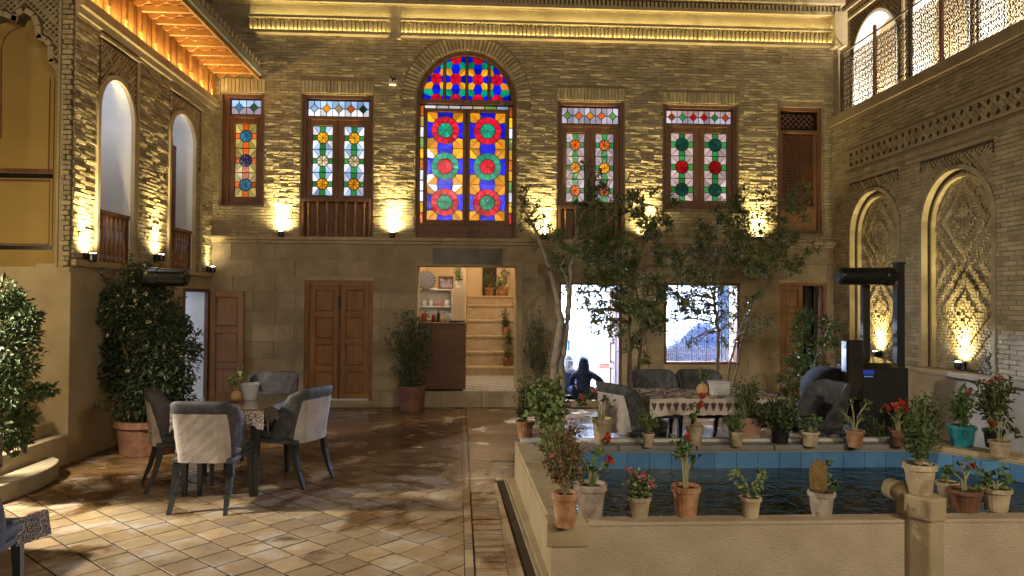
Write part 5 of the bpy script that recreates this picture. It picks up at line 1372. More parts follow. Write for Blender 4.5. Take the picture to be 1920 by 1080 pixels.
for i in range(5):
    a, b = outer[i], outer[(i + 1) % 5]; c, d = inner[(i + 1) % 5], inner[i]
    mt = M['rough_plaster'] if i == 4 else M['stucco']
    mb = MB(); mb.prism([(*a, 0), (*b, 0), (*c, 0), (*d, 0)], [(*q_, ZP - (.05 if i != 4 else .024)) for q_ in (a, b, c, d)]); mb.build('pool_wall', mt, pool)
    L = math.dist(a, b); n = max(1, int(L / (.72 if i != 4 else 9)))
    for k in range(n):
        def lp(p, q, t): return (p[0] + (q[0] - p[0]) * t, p[1] + (q[1] - p[1]) * t)
        t0, t1 = k / n + .0015, (k + 1) / n - .0015; e = 1.0
        q = [lp(a, b, t0), lp(a, b, t1), lp(d, c, t1), lp(d, c, t0)]
        mb = MB(); mb.prism([(x, y, ZP - (.048 if i != 4 else .0235)) for x, y in q], [(x, y, ZP) for x, y in q]); mb.build('coping_slab', (M['greystone'] if i == 1 else M['rough_plaster'] if i == 4 else M['stucco']), pool, bevel=.006)
# smooth band at the top of the front wall, corner block, floor of basin
a, b = outer[4], outer[0]
mb = MB(); mb.prism([(outer[1][0] + .05, yfar - .085, ZP + .0005), (outer[2][0], yfar - .085, ZP + .0005), (outer[2][0], yfar - .001, ZP + .0005), (outer[1][0] + .05, yfar - .001, ZP + .0005)], [(outer[1][0] + .05, yfar - .085, ZP + .03), (outer[2][0], yfar - .085, ZP + .03), (outer[2][0], yfar - .001, ZP + .03), (outer[1][0] + .05, yfar - .001, ZP + .03)]); mb.build('marble_edge', M['marble'], pool, bevel=.004)
mb = MB(); mb.box(nl.x - .03, nl.x + .22, nl.y - .02, nl.y + .16, ZP - .14, ZP + .006); mb.build('corner_block', M['stucco'], pool, bevel=.012)
mb = MB(); mb.box(nl.x + .0, 5.1, nl.y, 7.0, .005, .02); mb.build('basin_floor', M['grout'], pool)
# blue tiles on the inner faces
for i in range(5):
    a, b = Vector(inner[i]), Vector(inner[(i + 1) % 5]); d = (b - a); L = d.length; d.normalize(); nn = Vector((-d.y, d.x))
    cc = Vector((3, 5.4));
    if nn.dot(cc - a) < 0: nn = -nn
    n = int(L / .192)
    for k in range(n):
        t0, t1 = L * k / n + .0025, L * (k + 1) / n - .0025; q = [a + d * t0, a + d * t1, a + d * t1 + nn * .012, a + d * t0 + nn * .012]
        mb = MB(); mb.prism([(p.x, p.y, .02) for p in q], [(p.x, p.y, ZP - .058) for p in q]); mb.build('tile', M['bluetile'], pool)
mb = MB(); mb.prism([(*inner[4], .02), (*inner[0], .02), (inner[0][0] - .0, inner[0][1] + .16, .02), (inner[4][0], inner[4][1] + .16, .02)], [(*inner[4], .215), (*inner[0], .215), (inner[0][0], inner[0][1] + .10, .215), (inner[4][0], inner[4][1] + .10, .215)]); mb.build('inner_step', M['bluetile'], pool)
wm = bpy.data.materials.new('pool_water'); wm.use_nodes = True; N = wm.node_tree.nodes; L_ = wm.node_tree.links; B = N['Principled BSDF']
B.inputs['Base Color'].default_value = (.010, .020, .010, 1); B.inputs['Roughness'].default_value = .04; B.inputs['IOR'].default_value = 1.33; B.inputs['Specular IOR Level'].default_value = .6
geo = N.new('ShaderNodeNewGeometry'); nz = N.new('ShaderNodeTexNoise'); nz.inputs['Scale'].default_value = 7; nz.inputs['Detail'].default_value = 3; nz.inputs['Distortion'].default_value = .5
L_.new(geo.outputs['Position'], nz.inputs[0]); bp = N.new('ShaderNodeBump'); bp.inputs['Strength'].default_value = .85; bp.inputs['Distance'].default_value = .03
L_.new(nz.outputs[0], bp.inputs['Height']); L_.new(bp.outputs[0], B.inputs['Normal'])
mb = MB(); q = [(p[0], p[1]) for p in inner]; mb.add([(x, y, zw) for x, y in q], [tuple(range(5))[::-1]]); o = mb.build('water', wm); o['kind'] = 'structure'
# stone spout post on the near rim
px_ = at(1737, 1000, nl.y - .09)
zt = at(1737, 932, nl.y - .09).z
sp = thing('stone_spout_post', 'rounded stone post with a thick spout on the near rim of the pool', 'fountain', (px_.x, nl.y - .09, 0))
mb = MB()
for (x0, x1, z1) in ():
    n = 10; pts = [(px_.x + x0, 0), (px_.x + x1, 0)] ; A = []
    for i in range(n + 1):
        t_ = math.pi * i / n; A.append((px_.x + (x0 + x1) / 2 + (x1 - x0) / 2 * math.cos(t_), nl.y - .03 - .10 * math.sin(t_)))
    A += [(px_.x + x0, nl.y + .08), (px_.x + x1, nl.y + .08)]
    mb.prism([(x, y, 0) for x, y in A][::-1], [(x, y, z1) for x, y in A][::-1])
for q, z0, z1 in (([(-.075, -.03), (.0, -.135), (.105, -.10), (.115, .08), (-.075, .08)], 0, zt - .001), ([(-.085, -.035), (-.005, -.15), (.115, -.11), (.122, .085), (-.085, .085)], zt - .14, zt)):
    mb.prism([(px_.x + a, nl.y + b, z0) for a, b in q], [(px_.x + a, nl.y + b, z1) for a, b in q])
mb.build('post', M['stucco'], sp, bevel=.014)
mb = MB(); c = at(1700, 925, nl.y + .05); mb.tube([c + Vector((-.03, .14, .0)), c + Vector((0.0, .02, .0)), c + Vector((.05, -.04, -.05)), c + Vector((.1, -.06, -.16))], [.060, .064, .066, .05], 14); mb.build('spout', M['stucco'], sp, smooth=True)

# ------------------------------------------------------------------ chairs
def sgrid(mb, fn, nu, nv, close=False):
    k = len(mb.v)
    for j in range(nv + 1):
        for i in range(nu + 1): mb.v.append(tuple(fn(i / nu, j / nv)))
    for j in range(nv):
        for i in range(nu):
            a = k + j * (nu + 1) + i; mb.f.append((a, a + 1, a + nu + 2, a + nu + 1)); mb.m.append(mb.cm)
def back_surf(u, v, off):
    # u -1..1 across, v 0..1 up, off outward
    s = u; w = .235 + .035 * math.sin(v * math.pi * .6)
    wing = .25 * (1 - .72 * v ** 1.6)
    x = w * (s if abs(s) < .72 else math.copysign(.72 + (abs(s) - .72) * .55, s)) / .87
    y = -.235 - .065 * v * v + (max(0, abs(s) - .55) / .45) ** 1.7 * (wing + .04)
    z = .40 + .49 * v - .05 * max(0, abs(s) - .7) / .3 * v
    n = Vector((s * .6, -1, -.15)).normalized()
    return Vector((x, y, z)) + n * off
def make_chair(label, group, dark=False):
    t = thing('upholstered_chair', label, 'chair', (0, 0, 0), 0, group); OFF[t.name] = Vector((0, 0, 0))
    mb = MB(); nu, nv = 16, 10
    def outer_(a, b): return back_surf(a * 2 - 1, b, .03)
    def inner_(a, b): return back_surf(1 - a * 2, b, -.03)
    k0 = len(mb.v); sgrid(mb, outer_, nu, nv); sgrid(mb, inner_, nu, nv)
    st = (nu + 1) * (nv + 1)
    for i in range(nu):   # top and bottom edges
        for j in (0, nv):
            a = j * (nu + 1) + i; b = st + j * (nu + 1) + (nu - i); f = (a, a + 1, b - 1, b); mb.f.append(f if j == nv else f[::-1]); mb.m.append(0)
    for j in range(nv):
        for i in (0, nu):
            a = j * (nu + 1) + i; b = st + j * (nu + 1) + (nu - i); f = (a, a + nu + 1, b + nu + 1, b); mb.f.append(f if i == 0 else f[::-1]); mb.m.append(0)
    bo = mb.build('backrest', M['velvet'], t, smooth=True); m_ = bo.modifiers.new('round', 'SUBSURF'); m_.levels = 1; m_.render_levels = 1
    # pale outer panel with button quilting
    mb = MB()
    def pan(a, b): 
        u = (a * 2 - 1) * (.66 + .10 * (1 - b)); v = .0 + b * .80; return back_surf(u, v, .036 + .006 * math.sin(a * math.pi) * math.sin(b * math.pi) + .0025 * math.cos(a * 25) * math.cos(b * 25))
    sgrid(mb, pan, 16, 14); mb.build('back_panel', M['velvet'] if dark else M['velvetl'], t, smooth=True)
    mb = MB(); mb.box(-.245, .245, -.24, .25, .385, .425); mb.build('seat_frame', M['velvet'], t, bevel=.012)
    mb = MB(); mb.box(-.25, .25, -.20, .27, .425, .50); mb.build('seat_cushion', M['velvet'], t, bevel=.03, smooth=True)
    for sx in (-1, 1):
        mb = MB(); mb.prism([(sx * .225 + a * .014, .225 + b * .014, 0) for a, b in ((-1, -1), (1, -1), (1, 1), (-1, 1))], [(sx * .215 + a * .024, .215 + b * .024, .39) for a, b in ((-1, -1), (1, -1), (1, 1), (-1, 1))]); mb.build('leg', M['legs'], t)
        mb = MB(); pr = None
        sec = [(.39, -.20, .026), (.28, -.215, .024), (.14, -.255, .019), (0, -.315, .014)]
        for (za, ya, ra), (zb, yb2, rb) in zip(sec, sec[1:]):
            mb.prism([(sx * .225 + a * rb, yb2 + b * rb, zb) for a, b in ((-1, -1), (1, -1), (1, 1), (-1, 1))], [(sx * .215 + a * ra, ya + b * ra, za) for a, b in ((-1, -1), (1, -1), (1, 1), (-1, 1))])
        mb.build('leg', M['legs'], t)
    return t
g1 = 'taupe backed chairs around the left table'; g2 = 'dark chairs around the right table'
ch0 = make_chair('charcoal chair showing its pale back to the viewer before the left table', g1)
def put(src, label, x, y, rz, group, first=False):
    o = src if first else copy_tree(src); o.location = (x, y, 0); o.rotation_euler = (0, 0, rz); o['label'] = label; o['group'] = group; return o
c_ = atz(378, 950, 0); put(ch0, ch0['label'], -2.15, 6.12, math.radians(-4), g1, True)
put(ch0, 'charcoal chair on the left side of the left table, its back to the jasmine', -2.68, 6.80, math.radians(-62), g1)
put(ch0, 'charcoal chair on the right side of the left table with a bright pale back', -1.72, 6.90, math.radians(66), g1)
put(ch0, 'charcoal chair at the far end of the left table before the open door leaf', -2.22, 7.95, math.radians(183), g1)
put(ch0, 'dark chair cut off at the lower left corner of the picture', -2.66, 3.82, math.radians(6), g1)
dk = make_chair('tall dark chair seen side on at the left end of the right table', g2)
put(dk, dk['label'], 1.60, 7.25, math.radians(-62), g2, True); 
put(dk, 'dark chair behind the right table, left of the pair', 2.10, 8.25, math.radians(178), g2)
put(dk, 'dark chair behind the right table, right of the pair', 2.68, 8.28, math.radians(183), g2)
put(dk, 'grey chair at the right end of the right table beside the black cooker', 3.46, 7.25, math.radians(100), g2)

# ------------------------------------------------------------------ tables and cloths
def pat_mat(name, light, dark_, scale, hang_dir=None, thr=.5):
    m = mat(name, light, dark_, .85, scale=scale, bump=.25, bscale=140)
    N = m.node_tree.nodes; L = m.node_tree.links; B = N['Principled BSDF']; geo = N.new('ShaderNodeNewGeometry')
    vo = N.new('ShaderNodeTexVoronoi'); vo.feature = 'DISTANCE_TO_EDGE'; vo.inputs['Scale'].default_value = scale; vo.inputs['Randomness'].default_value = .6
    L.new(geo.outputs['Position'], vo.inputs[0]); v2 = N.new('ShaderNodeTexVoronoi'); v2.inputs['Scale'].default_value = scale * .5; v2.inputs['Randomness'].default_value = .3; L.new(geo.outputs['Position'], v2.inputs[0])
    ad = N.new('ShaderNodeMath'); ad.operation = 'SUBTRACT'; L.new(v2.outputs[0], ad.inputs[0]); L.new(vo.outputs[0], ad.inputs[1])
    rp = N.new('ShaderNodeValToRGB'); rp.color_ramp.interpolation = 'CONSTANT'; rp.color_ramp.elements[0].color = (*light, 1); rp.color_ramp.elements[1].color = (*dark_, 1); rp.color_ramp.elements[1].position = .2
    e = rp.color_ramp.elements.new(.42); e.color = (*light, 1); e = rp.color_ramp.elements.new(.55); e.color = (*dark_, 1)
    L.new(ad.outputs[0], rp.inputs[0]); L.new(rp.outputs[0], B.inputs['Base Color']); return m
M['cloth_l'] = pat_mat('brown_patterned_cloth', (.09, .055, .035), (.05, .03, .022), 18)
M['lace'] = pat_mat('lace_trim', (.34, .28, .25), (.045, .025, .022), 60)
M['cloth_r'] = pat_mat('cream_brown_cloth', (.62, .55, .50), (.10, .05, .05), 8)
def table(name_label, x0, x1, y0, y1, ztop, legw=.07):
    t = thing('dining_table', name_label, 'table', ((x0 + x1) / 2, (y0 + y1) / 2, 0))
    mb = MB(); mb.box(x0, x1, y0, y1, ztop - .04, ztop); mb.build('tabletop', M['legs'], t, bevel=.006)
    mb = MB(); mb.box(x0 + .05, x1 - .05, y0 + .05, y1 - .05, ztop - .13, ztop - .041); mb.build('apron', M['legs'], t)
    for a in (x0 + .08, x1 - .08):
        for b in (y0 + .08, y1 - .08):
            mb = MB(); w = legw / 2; q = ((-1, -1), (1, -1), (1, 1), (-1, 1))
            mb.prism([(a + i * w * .5, b + j * w * .5, 0) for i, j in q], [(a + i * w * .85, b + j * w * .85, .38) for i, j in q])
            mb.prism([(a + i * w * .7, b + j * w * .7, .38) for i, j in q], [(a + i * w * 1.2, b + j * w * 1.2, ztop - .13) for i, j in q]); mb.build('leg', M['legs'], t, bevel=.004)
    return t
def cloth(label, x0, x1, y0, y1, z, drop, mt, mtrim, scal=.03, rounds=24, motif=False):
    e = .012; x0 -= e; x1 += e; y0 -= e; y1 += e
    t = thing('tablecloth', label, 'tablecloth', ((x0 + x1) / 2, (y0 + y1) / 2, z))
    mb = MB(); mb.box(x0, x1, y0, y1, z + .001, z + .005); mb.build('cloth_top', mt, t)
    mb = MB(); per = [(x0, y0), (x1, y0), (x1, y1), (x0, y1)]; mo = MB()
    for k in range(4):
        a, b = Vector(per[k]), Vector(per[(k + 1) % 4]); L = (b - a).length; d = (b - a).normalized(); nn = Vector((d.y, -d.x)); n = int(L / .02); pr = []
        for i in range(n + 1):
            s = i / n; p = a + (b - a) * s; amp = .014 + .006 * math.sin(s * 9 + k)
            cor = min(s, 1 - s) * L; dd = drop - scal * abs(math.sin(s * L * 30)) + (.05 * math.exp(-cor / .05))
            wv = amp * math.sin(s * L * 16 + k * 2) + .02
            pr.append([(p.x, p.y, z + .003), (*(p + nn * (wv * .5)), z - dd * .5), (*(p + nn * wv), z - dd)])
        k0 = len(mb.v)
        for r in pr: mb.v += r
        for i in range(n):
            for j in range(2): mb.f.append((k0 + i * 3 + j, k0 + i * 3 + j + 1, k0 + (i + 1) * 3 + j + 1, k0 + (i + 1) * 3 + j)); mb.m.append(0)
        if motif:
            step = .072; m_ = int(L / step)
            for i in range(m_):
                s = (i + .5) / m_; p = a + (b - a) * s + nn * (.014 * math.sin(s * L * 16 + k * 2) * .35 + .028); w = .026
                pts = [(-w, -.015), (0, -.085), (w, -.015), (w * .5, .0), (0, -.012), (-w * .5, 0)]
                A = [(*(p + d * q[0]), z - .03 + q[1]) for q in pts]; B2 = [(*(p + d * q[0] + nn * .003), z - .03 + q[1]) for q in pts]; mo.prism(A, B2)
    mb.build('lace_overhang', mtrim, t, smooth=True)
    if motif: mo.build('printed_motif', mat('brown_print', (.07, .03, .03), (.12, .06, .05), .85), t, kind='stuff')
    return t
tx0, tx1, ty0, ty1 = -2.56, -1.80, 6.26, 7.45
table('dark dining table on the left with tapered black legs', tx0, tx1, ty0, ty1, .745)
cloth('dark brown tablecloth with a lace edge on the left table', tx0, tx1, ty0, ty1, .747, .145, M['cloth_l'], M['lace'])
gl = MB(); gl.box(tx0 - .01, tx1 + .01, ty0 - .01, ty1 + .01, .7535, .7595)
gm = mat('glass_sheet', (.09, .055, .03), (.11, .07, .04), .07, bump=0, coat=.8); o = gl.build('glass_sheet', gm, None); tag(o, 'polished glass sheet lying on the left table and its cloth', 'glass sheet')
ux0, ux1, uy0, uy1 = 1.72, 3.10, 6.98, 7.78
table('long dining table on the right behind the pool', ux0, ux1, uy0, uy1, .745)
cloth('cream tablecloth with brown medallions and heart border on the right table', ux0, ux1, uy0, uy1, .747, .16, M['cloth_r'], M['clay'] if 0 else mat('cream_cloth', (.50, .43, .38), (.58, .50, .46), .9, bump=.2), scal=.008, motif=True)
# a third table just outside the lower left corner
table('dark table cut off by the lower left corner of the picture', -4.1, -3.3, 4.3, 5.2, .745)
cloth('striped tablecloth hanging at the lower left corner of the picture', -4.1, -3.3, 4.3, 5.2, .747, .2, M['lace'], M['lace'])
dr = MB(); sgrid(dr, lambda a, b: Vector((-2.46 + .06 * a + .03 * b, 3.98 + .22 * a, .50 + .012 - (.0 if b < .3 else (b - .3) * .2) + .004 * math.sin(a * 30))), 10, 8)
o = dr.build('patterned_cloth', M['lace'], None, smooth=True); tag(o, 'striped patterned cloth lying on the chair at the lower left corner', 'cloth')
# things on the tables
def vase(label, p, r, plantlab, mt, gm_='leafy', hh=.24):
    lathe_thing('vase', label, 'vase', p, [(r * .7, 0), (r * 1.05, r * .5), (r, r * 1.2), (r * .62, r * 1.6), (r * .66, r * 1.75)], M[mt], 16)
    pl = thing('cut_plant', plantlab, 'plant', Vector(p) + Vector((0, 0, r * 1.5)))
    ms, ml = MB(), MB()
    for k in range(7):
        a = random.random() * 6.28; h_ = hh * random.uniform(.5, 1); b = Vector(p) + Vector((0, 0, r * 1.5)); e = b + Vector((math.cos(a) * hh * .3, math.sin(a) * hh * .3, h_)); ms.tube([b, (b + e) / 2 + Vector((0, 0, .02)), e], .003, 4)
        for j in range(9):
            q = b.lerp(e, .35 + .65 * random.random()); d = Vector((random.gauss(0, 1), random.gauss(0, 1), random.uniform(-.3, .8))); ml.leaf(q, d, Vector((random.gauss(0, 1), random.gauss(0, 1), 1)), .045, .03)
    ms.build('stem', M['stem'], pl); ml.build('foliage', M[gm_], pl, kind='stuff')
M['straw'] = mat('woven_straw', (.42, .24, .10), (.60, .40, .20), .8, scale=60, bump=.6)
vase('round woven vase on the left table', at(442, 751, 6.75), .052, 'pale green sprigs standing in the woven vase on the left table', 'straw')
vase('small beige vase on the right table', Vector((at(1317, 741, 7.3).x, 7.3, .752)), .06, 'green and yellow sprigs in the beige vase on the right table', 'straw', 'leafm', .2)
p = Vector((at(468, 751, 6.85).x, 6.85, .76)); bk = thing('ribbed_bucket', 'pale grey bucket next to the woven vase on the left table', 'bucket', p)
mb = MB(); mb.lathe(p, [(.055, 0), (.06, .01), (.085, .13), (.092, .135), (.092, .15), (.084, .15), (.07, .05)], 18); mb.build('body', M['steel'], bk, smooth=False)
mb = MB(); mb.tube([p + Vector((-.09, 0, .135)), p + Vector((-.06, -.06, .16)), p + Vector((.03, -.08, .165)), p + Vector((.1, -.02, .17))], .004, 5); mb.build('handle', M['steel'], bk)
pb = at(1347, 742, 7.25); tb_ = thing('napkin_box', 'grey white napkin box on the right table', 'box', (pb.x, 7.25, .753))
mb = MB(); mb.box(pb.x - .095, pb.x + .095, 7.17, 7.33, .753, .875); mb.build('box_body', M['steel'], tb_, bevel=.008)
mb = MB(); mb.box(pb.x - .10, pb.x + .10, 7.165, 7.335, .876, .893); mb.build('lid', M['steel'], tb_, bevel=.006)

# ------------------------------------------------------------------ black stands with a horizontal tube, and the black cooker
def tube_stand(label, px, Y, zt_, length, side, twin=False, base=0):
    x = at(px, 500, Y).x; t = thing('tube_stand', label, 'patio heater', (x, Y, 0))
    mb = MB(); mb.box(x - .042, x + .042, Y - .04, Y + .04, base, zt_ + .09); mb.build('post', M['blackm'], t, bevel=.01)
    mb = MB(); mb.box(x - .22, x + .22, Y - .2, Y + .2, 0, .05); mb.build('base_plate', M['blackm'], t, bevel=.01)
    mb = MB(); mb.box(x - .07, x + .05, Y - .12, Y - .05, zt_ - .07, zt_ + .10); mb.build('bracket', M['blackm'], t, bevel=.01)
    a, b = (x - length * .62, x + length * .38) if side < 0 else (x + .0, x + length)
    RY = Matrix.Rotation(math.radians(90), 3, 'Y')
    mb = MB(); mb.lathe((a, Y - .2, zt_), [(.06, 0), (.095, .02), (.10, .05), (.10, b - a - .05), (.095, b - a - .02), (.06, b - a)], 20, RY); mb.build('heater_tube', M['black'], t, smooth=False)
    mb = MB(); mb.lathe((b - .16 if side < 0 else a + .05, Y - .2, zt_), [(.104, 0), (.108, .01), (.108, .10), (.104, .11)], 20, RY); mb.build('end_collar', M['black'], t)
    mb = MB(); mb.lathe((a + .06, Y - .2, zt_), [(.102, 0), (.102, .012)], 20, RY); mb.build('band', M['steel'] if 0 else M['black'], t)
    return t
zh = at(1603, 518, 8.0).z
tube_stand('black stand with a horizontal tube head before the far right niche', 1622, 8.2, at(1603, 518, 8.0).z, .70, -1)
x2 = at(1685, 500, 8.4).x; t2 = thing('black_column', 'tall square black column right of the tube headed stand', 'column', (x2, 8.4, 0)); mb = MB(); zc_ = at(1685, 495, 8.4).z
mb.box(x2 - .048, x2 + .048, 8.35, 8.45, 0, zc_); mb.build('post', M['blackm'], t2, bevel=.008)
mb = MB(); mb.lathe((x2 - .075, 8.38, zc_ - .12), [(.02, 0), (.028, .01), (.028, .04), (.02, .05)], 10, Matrix.Rotation(math.radians(90), 3, 'Y')); mb.build('knob', M['black'], t2)
mb = MB(); mb.box(x2 - .055, x2 + .055, 8.34, 8.46, zc_ + .001, zc_ + .02); mb.build('cap', M['blackm'], t2)
tube_stand('black stand with a horizontal tube head rising above the jasmine by the left wing', 288, 8.25, at(330, 520, 8.05).z, .46, 1)
ck = thing('barrel_cooker', 'black barrel cooker with a short chimney in the right rear corner', 'cooker', (4.35, 8.3, 0))
ya = 7.75; f_ = lambda px, py, Y: at(px, py, Y)
a, b = f_(1612, 800, ya), f_(1704, 690, ya)
mb = MB(); mb.box(a.x, b.x, ya, 8.25, 0.02, b.z); mb.build('cabinet', M['blackm'], ck, bevel=.015)
mb = MB(); mb.hexa([(a.x, ya + .001, b.z + .001), (b.x - .1, ya + .001, b.z + .001), (b.x - .1, 8.24, b.z + .001), (a.x, 8.24, b.z + .001), (a.x, ya + .06, b.z + .05), (b.x - .12, ya + .06, b.z + .05), (b.x - .12, 8.24, b.z + .09), (a.x, 8.24, b.z + .09)]); mb.build('sloping_lid', mat('black_gloss', (.01, .01, .011), (.014, .014, .016), .08, bump=0, coat=1), ck)
mb = MB(); mb.box(a.x + .02, a.x + .16, ya - .004, ya, b.z - .07, b.z - .025); mb.build('display', emit('blue_display', (.03, .08, .6), .4), ck)
mb = MB(); mb.box(a.x + .05, a.x + .15, ya - .004, ya, b.z - .10, b.z - .088); mb.build('display', emit('display_line', (.2, .4, .8), .35), ck)
c = f_(1590, 720, ya); mb = MB(); mb.lathe((c.x - .02, ya + .05, f_(1590, 740, ya).z), [(.05, 0), (.24, .02), (.27, .06), (.27, .5), (.24, .54), (.05, .56)], 22, Matrix.Rotation(math.radians(-90), 3, 'X')); mb.build('barrel', mat('soot_black', (.006,.006,.006), (.01,.01,.01), .95, spec=.15, bump=.1), ck, smooth=True)
c1, c2 = f_(1584, 700, ya - .05), f_(1615, 637, ya - .05); mb = MB(); mb.box(c1.x, c2.x, ya - .1, ya + .04, c1.z - .3, c2.z); mb.build('chimney', mat('black_enamel', (.012, .012, .012), (.016, .016, .016), .12, bump=0, coat=.6), ck, bevel=.02)
for dx in (.0, .28):
    mb = MB(); mb.box(c.x - .2 + dx, c.x - .17 + dx, ya + .1, ya + .13, 0, .4); mb.build('leg', M['blackm'], ck)
# ------------------------------------------------------------------ plants
def rnd_dir(up=.0): return Vector((random.gauss(0, 1), random.gauss(0, 1), random.gauss(up, 1))).normalized()
def shrub(root, base, top, rx, rz, nbr, nleaf, L, leaf, stem='stem', c=None, sr=.006, flowers=None, nfl=0, droop=0, fr=.02, clumps=0, wd=.5, lo=.35):
    """branches from base into an ellipsoid round c; leaves along their outer part, light and dark clumps"""
    base = Vector(base); c = Vector(c) if c is not None else Vector((base.x, base.y, (base.z + top) / 2 + (top - base.z) * .12))
    ms, ml, mf = MB(), MB(), MB()
    per = max(1, nleaf // nbr)
    for k in range(nbr):
        d = rnd_dir(.25); r = random.random() ** .4
        tip = c + Vector((d.x * rx * r, d.y * rx * r, d.z * rz * r))
        if tip.z < base.z + .03: tip.z = base.z + random.uniform(.03, .12)
        mid = base.lerp(tip, .5) + Vector((random.gauss(0, .12) * rx, random.gauss(0, .12) * rx, .12 * rz)); pts = []
        for i in range(5):
            t = i / 4; pts.append(base * (1 - t) ** 2 + mid * 2 * t * (1 - t) + tip * t * t)
        ms.tube(pts, [sr, sr * .85, sr * .7, sr * .5, sr * .25], 4, cap=False)
        for j in range(per):
            t = lo + (1 - lo) * random.random() ** .7; p = base * (1 - t) ** 2 + mid * 2 * t * (1 - t) + tip * t * t
            p = p + rnd_dir() * random.uniform(.2, 1) * L * 1.3
            d2_ = ((p - base).normalized() * .5 + rnd_dir(-droop)).normalized(); s = random.uniform(.6, 1.25)
            ml.leaf(p, d2_, Vector((random.gauss(0, .5), random.gauss(0, .5) - .3, 1)), L * s, L * s * wd)
        if flowers and k < nfl:
            for j in range(11):
                q = tip + rnd_dir() * fr * .8; mf.leaf(q, rnd_dir(.3), rnd_dir(), fr * 1.1, fr * .9)
    ms.build('stem', M[stem], root); ml.build('foliage', M[leaf], root, kind='stuff')
    if mf.v: mf.build('flowers', M[flowers], root, kind='stuff')
def pot(root, p, rt, rb, h, mt, rim_=True, n=18, square=False):
    p = Vector(p)
    if square:
        mb = MB(); q = ((-1, -1), (1, -1), (1, 1), (-1, 1)); mb.prism([(p.x + a * rb, p.y + b * rb, p.z) for a, b in q], [(p.x + a * rt, p.y + b * rt, p.z + h) for a, b in q]); mb.build('pot', M[mt], root, bevel=.01)
        mb = MB(); mb.box(p.x - rt * .9, p.x + rt * .9, p.y - rt * .9, p.y + rt * .9, p.z + h + .0005, p.z + h + .006); mb.build('soil', M['soil'], root); return
    lip = h * .18
    pr = [(rb, 0), (rb * 1.02, .004), (rb + (rt * .93 - rb) * .8, h - lip - .002)]
    pr += [(rt * (1.0 if rim_ else .94), h - lip), (rt, h - .004), (rt * .98, h), (rt * .86, h), (rt * .84, h - lip * .5)]
    mb = MB(); mb.lathe(p, pr, n, wob=random.uniform(0, .012)); o = mb.build('pot', M[mt], root, smooth=False)
    mb = MB(); mb.lathe(p + Vector((0, 0, h - lip * .75)), [(rt * .85, 0), (rt * .85, .006), (rt * .4, .012)], n); mb.build('soil', M['soil'], root)
def potted(name, label, cx, by, hpx, wpx, z, mt, group='flowerpots on the rim of the pool', Y=None, square=False, rb=.68, rim_=True):
    p = atz(cx, by, z) if Y is None else Vector((at(cx, by, Y).x, Y, z))
    s = p.y / F; h = hpx * s; rt = wpx * s / 2
    p.y += rt * rb * .9
    t = thing(name, label, 'plant', p, group=group); pot(t, p, rt, rt * rb, h, mt, rim_, square=square)
    return t, Vector((p.x, p.y, p.z + h * .88)), s
def bareleaf(root, base, stems, leafm, L, flower=None, fr=.022, sm='stem', sr=.006):
    """stems: list of (dx,dz,nleaf,flower?) in metres, thick cane stems with round leaves at the tip"""
    ms, ml, mf = MB(), MB(), MB()
    for dx, dz, nl_, fl in stems:
        tip = base + Vector((dx, random.uniform(-.03, .03), dz)); mid = base.lerp(tip, .5) + Vector((-dx * .25, 0, dz * .05))
        pts = [base + Vector((dx * .12, 0, 0)), mid, tip]; ms.tube(pts, [sr * 1.25, sr, sr * .7], 6)
        for j in range(int(nl_ * 1.6)):
            q = tip + rnd_dir() * L * .7 - Vector((0, 0, random.random() * dz * .25)); ml.leaf(q, rnd_dir(.2), Vector((random.gauss(0, .4), -.6, .8)), L * random.uniform(.7, 1.2), L * random.uniform(.7, 1.0))
        if fl:
            b = tip + Vector((random.uniform(-.01, .02), -.02, .02))
            for j in range(26): mf.leaf(b + rnd_dir() * fr * random.uniform(.2, 1), rnd_dir(), rnd_dir(), fr * .9, fr * .8)
    ms.build('stem', M[sm], root)
    if ml.v: ml.build('foliage', M[leafm], root, kind='stuff')
    if mf.v: mf.build('flowers', M[flower], root, kind='stuff')
random.seed(21)
# --- near rim, left to right
t, b, s = potted('potted_shrub', 'terracotta pot on the near left corner of the pool with a bushy bronze green shrub', 1061, 991, 64, 52, ZP, 'terra')
shrub(t, b, b.z + 170 * s, .12, .23, 46, 1500, .028, 'leafr', c=b + Vector((.0, 0, .28)), sr=.004, flowers='pink', nfl=8, fr=.014)
t, b, s = potted('potted_geranium', 'large pale stained pot beside the corner pot with a bent geranium', 1110, 973, 62, 64, ZP, 'greyclay')
bareleaf(t, b, [(.09, .27, 3, True), (.03, .22, 4, False), (-.03, .15, 6, False), (.11, .16, 5, True), (.02, .08, 5, False)], 'leafm', .05, 'red', .028)
t, b, s = potted('potted_geranium', 'small pot of pink pelargonium on the near rim', 1202, 974, 40, 45, ZP, 'clay')
shrub(t, b, b.z + 60 * s, .10, .09, 24, 330, .032, 'leafy', c=b + Vector((0, 0, .11)), flowers='pink', nfl=12, fr=.020, wd=.7)
t, b, s = potted('potted_geranium', 'terracotta pot with one tall geranium stem and dark red flower', 1291, 972, 58, 56, ZP, 'terra')
bareleaf(t, b, [(-.015, .26, 16, False), (.0, .31, 8, True), (-.06, .29, 7, False), (.05, .20, 4, False)], 'leafm', .048, 'red', .024, sr=.008)
t, b, s = potted('potted_succulent', 'pale pot of spiky yellow green succulents on the near rim', 1412, 972, 38, 42, ZP, 'clay')
bareleaf(t, b, [(-.09, .16, 16, False), (.08, .15, 16, False), (-.05, .08, 10, False), (.02, .06, 14, False), (.05, .10, 10, False)], 'leafy', .032)
t, b, s = potted('potted_cactus', 'whitish pot with a fuzzy brown cactus and a thin bent stem', 1548, 970, 46, 52, ZP, 'greyclay')
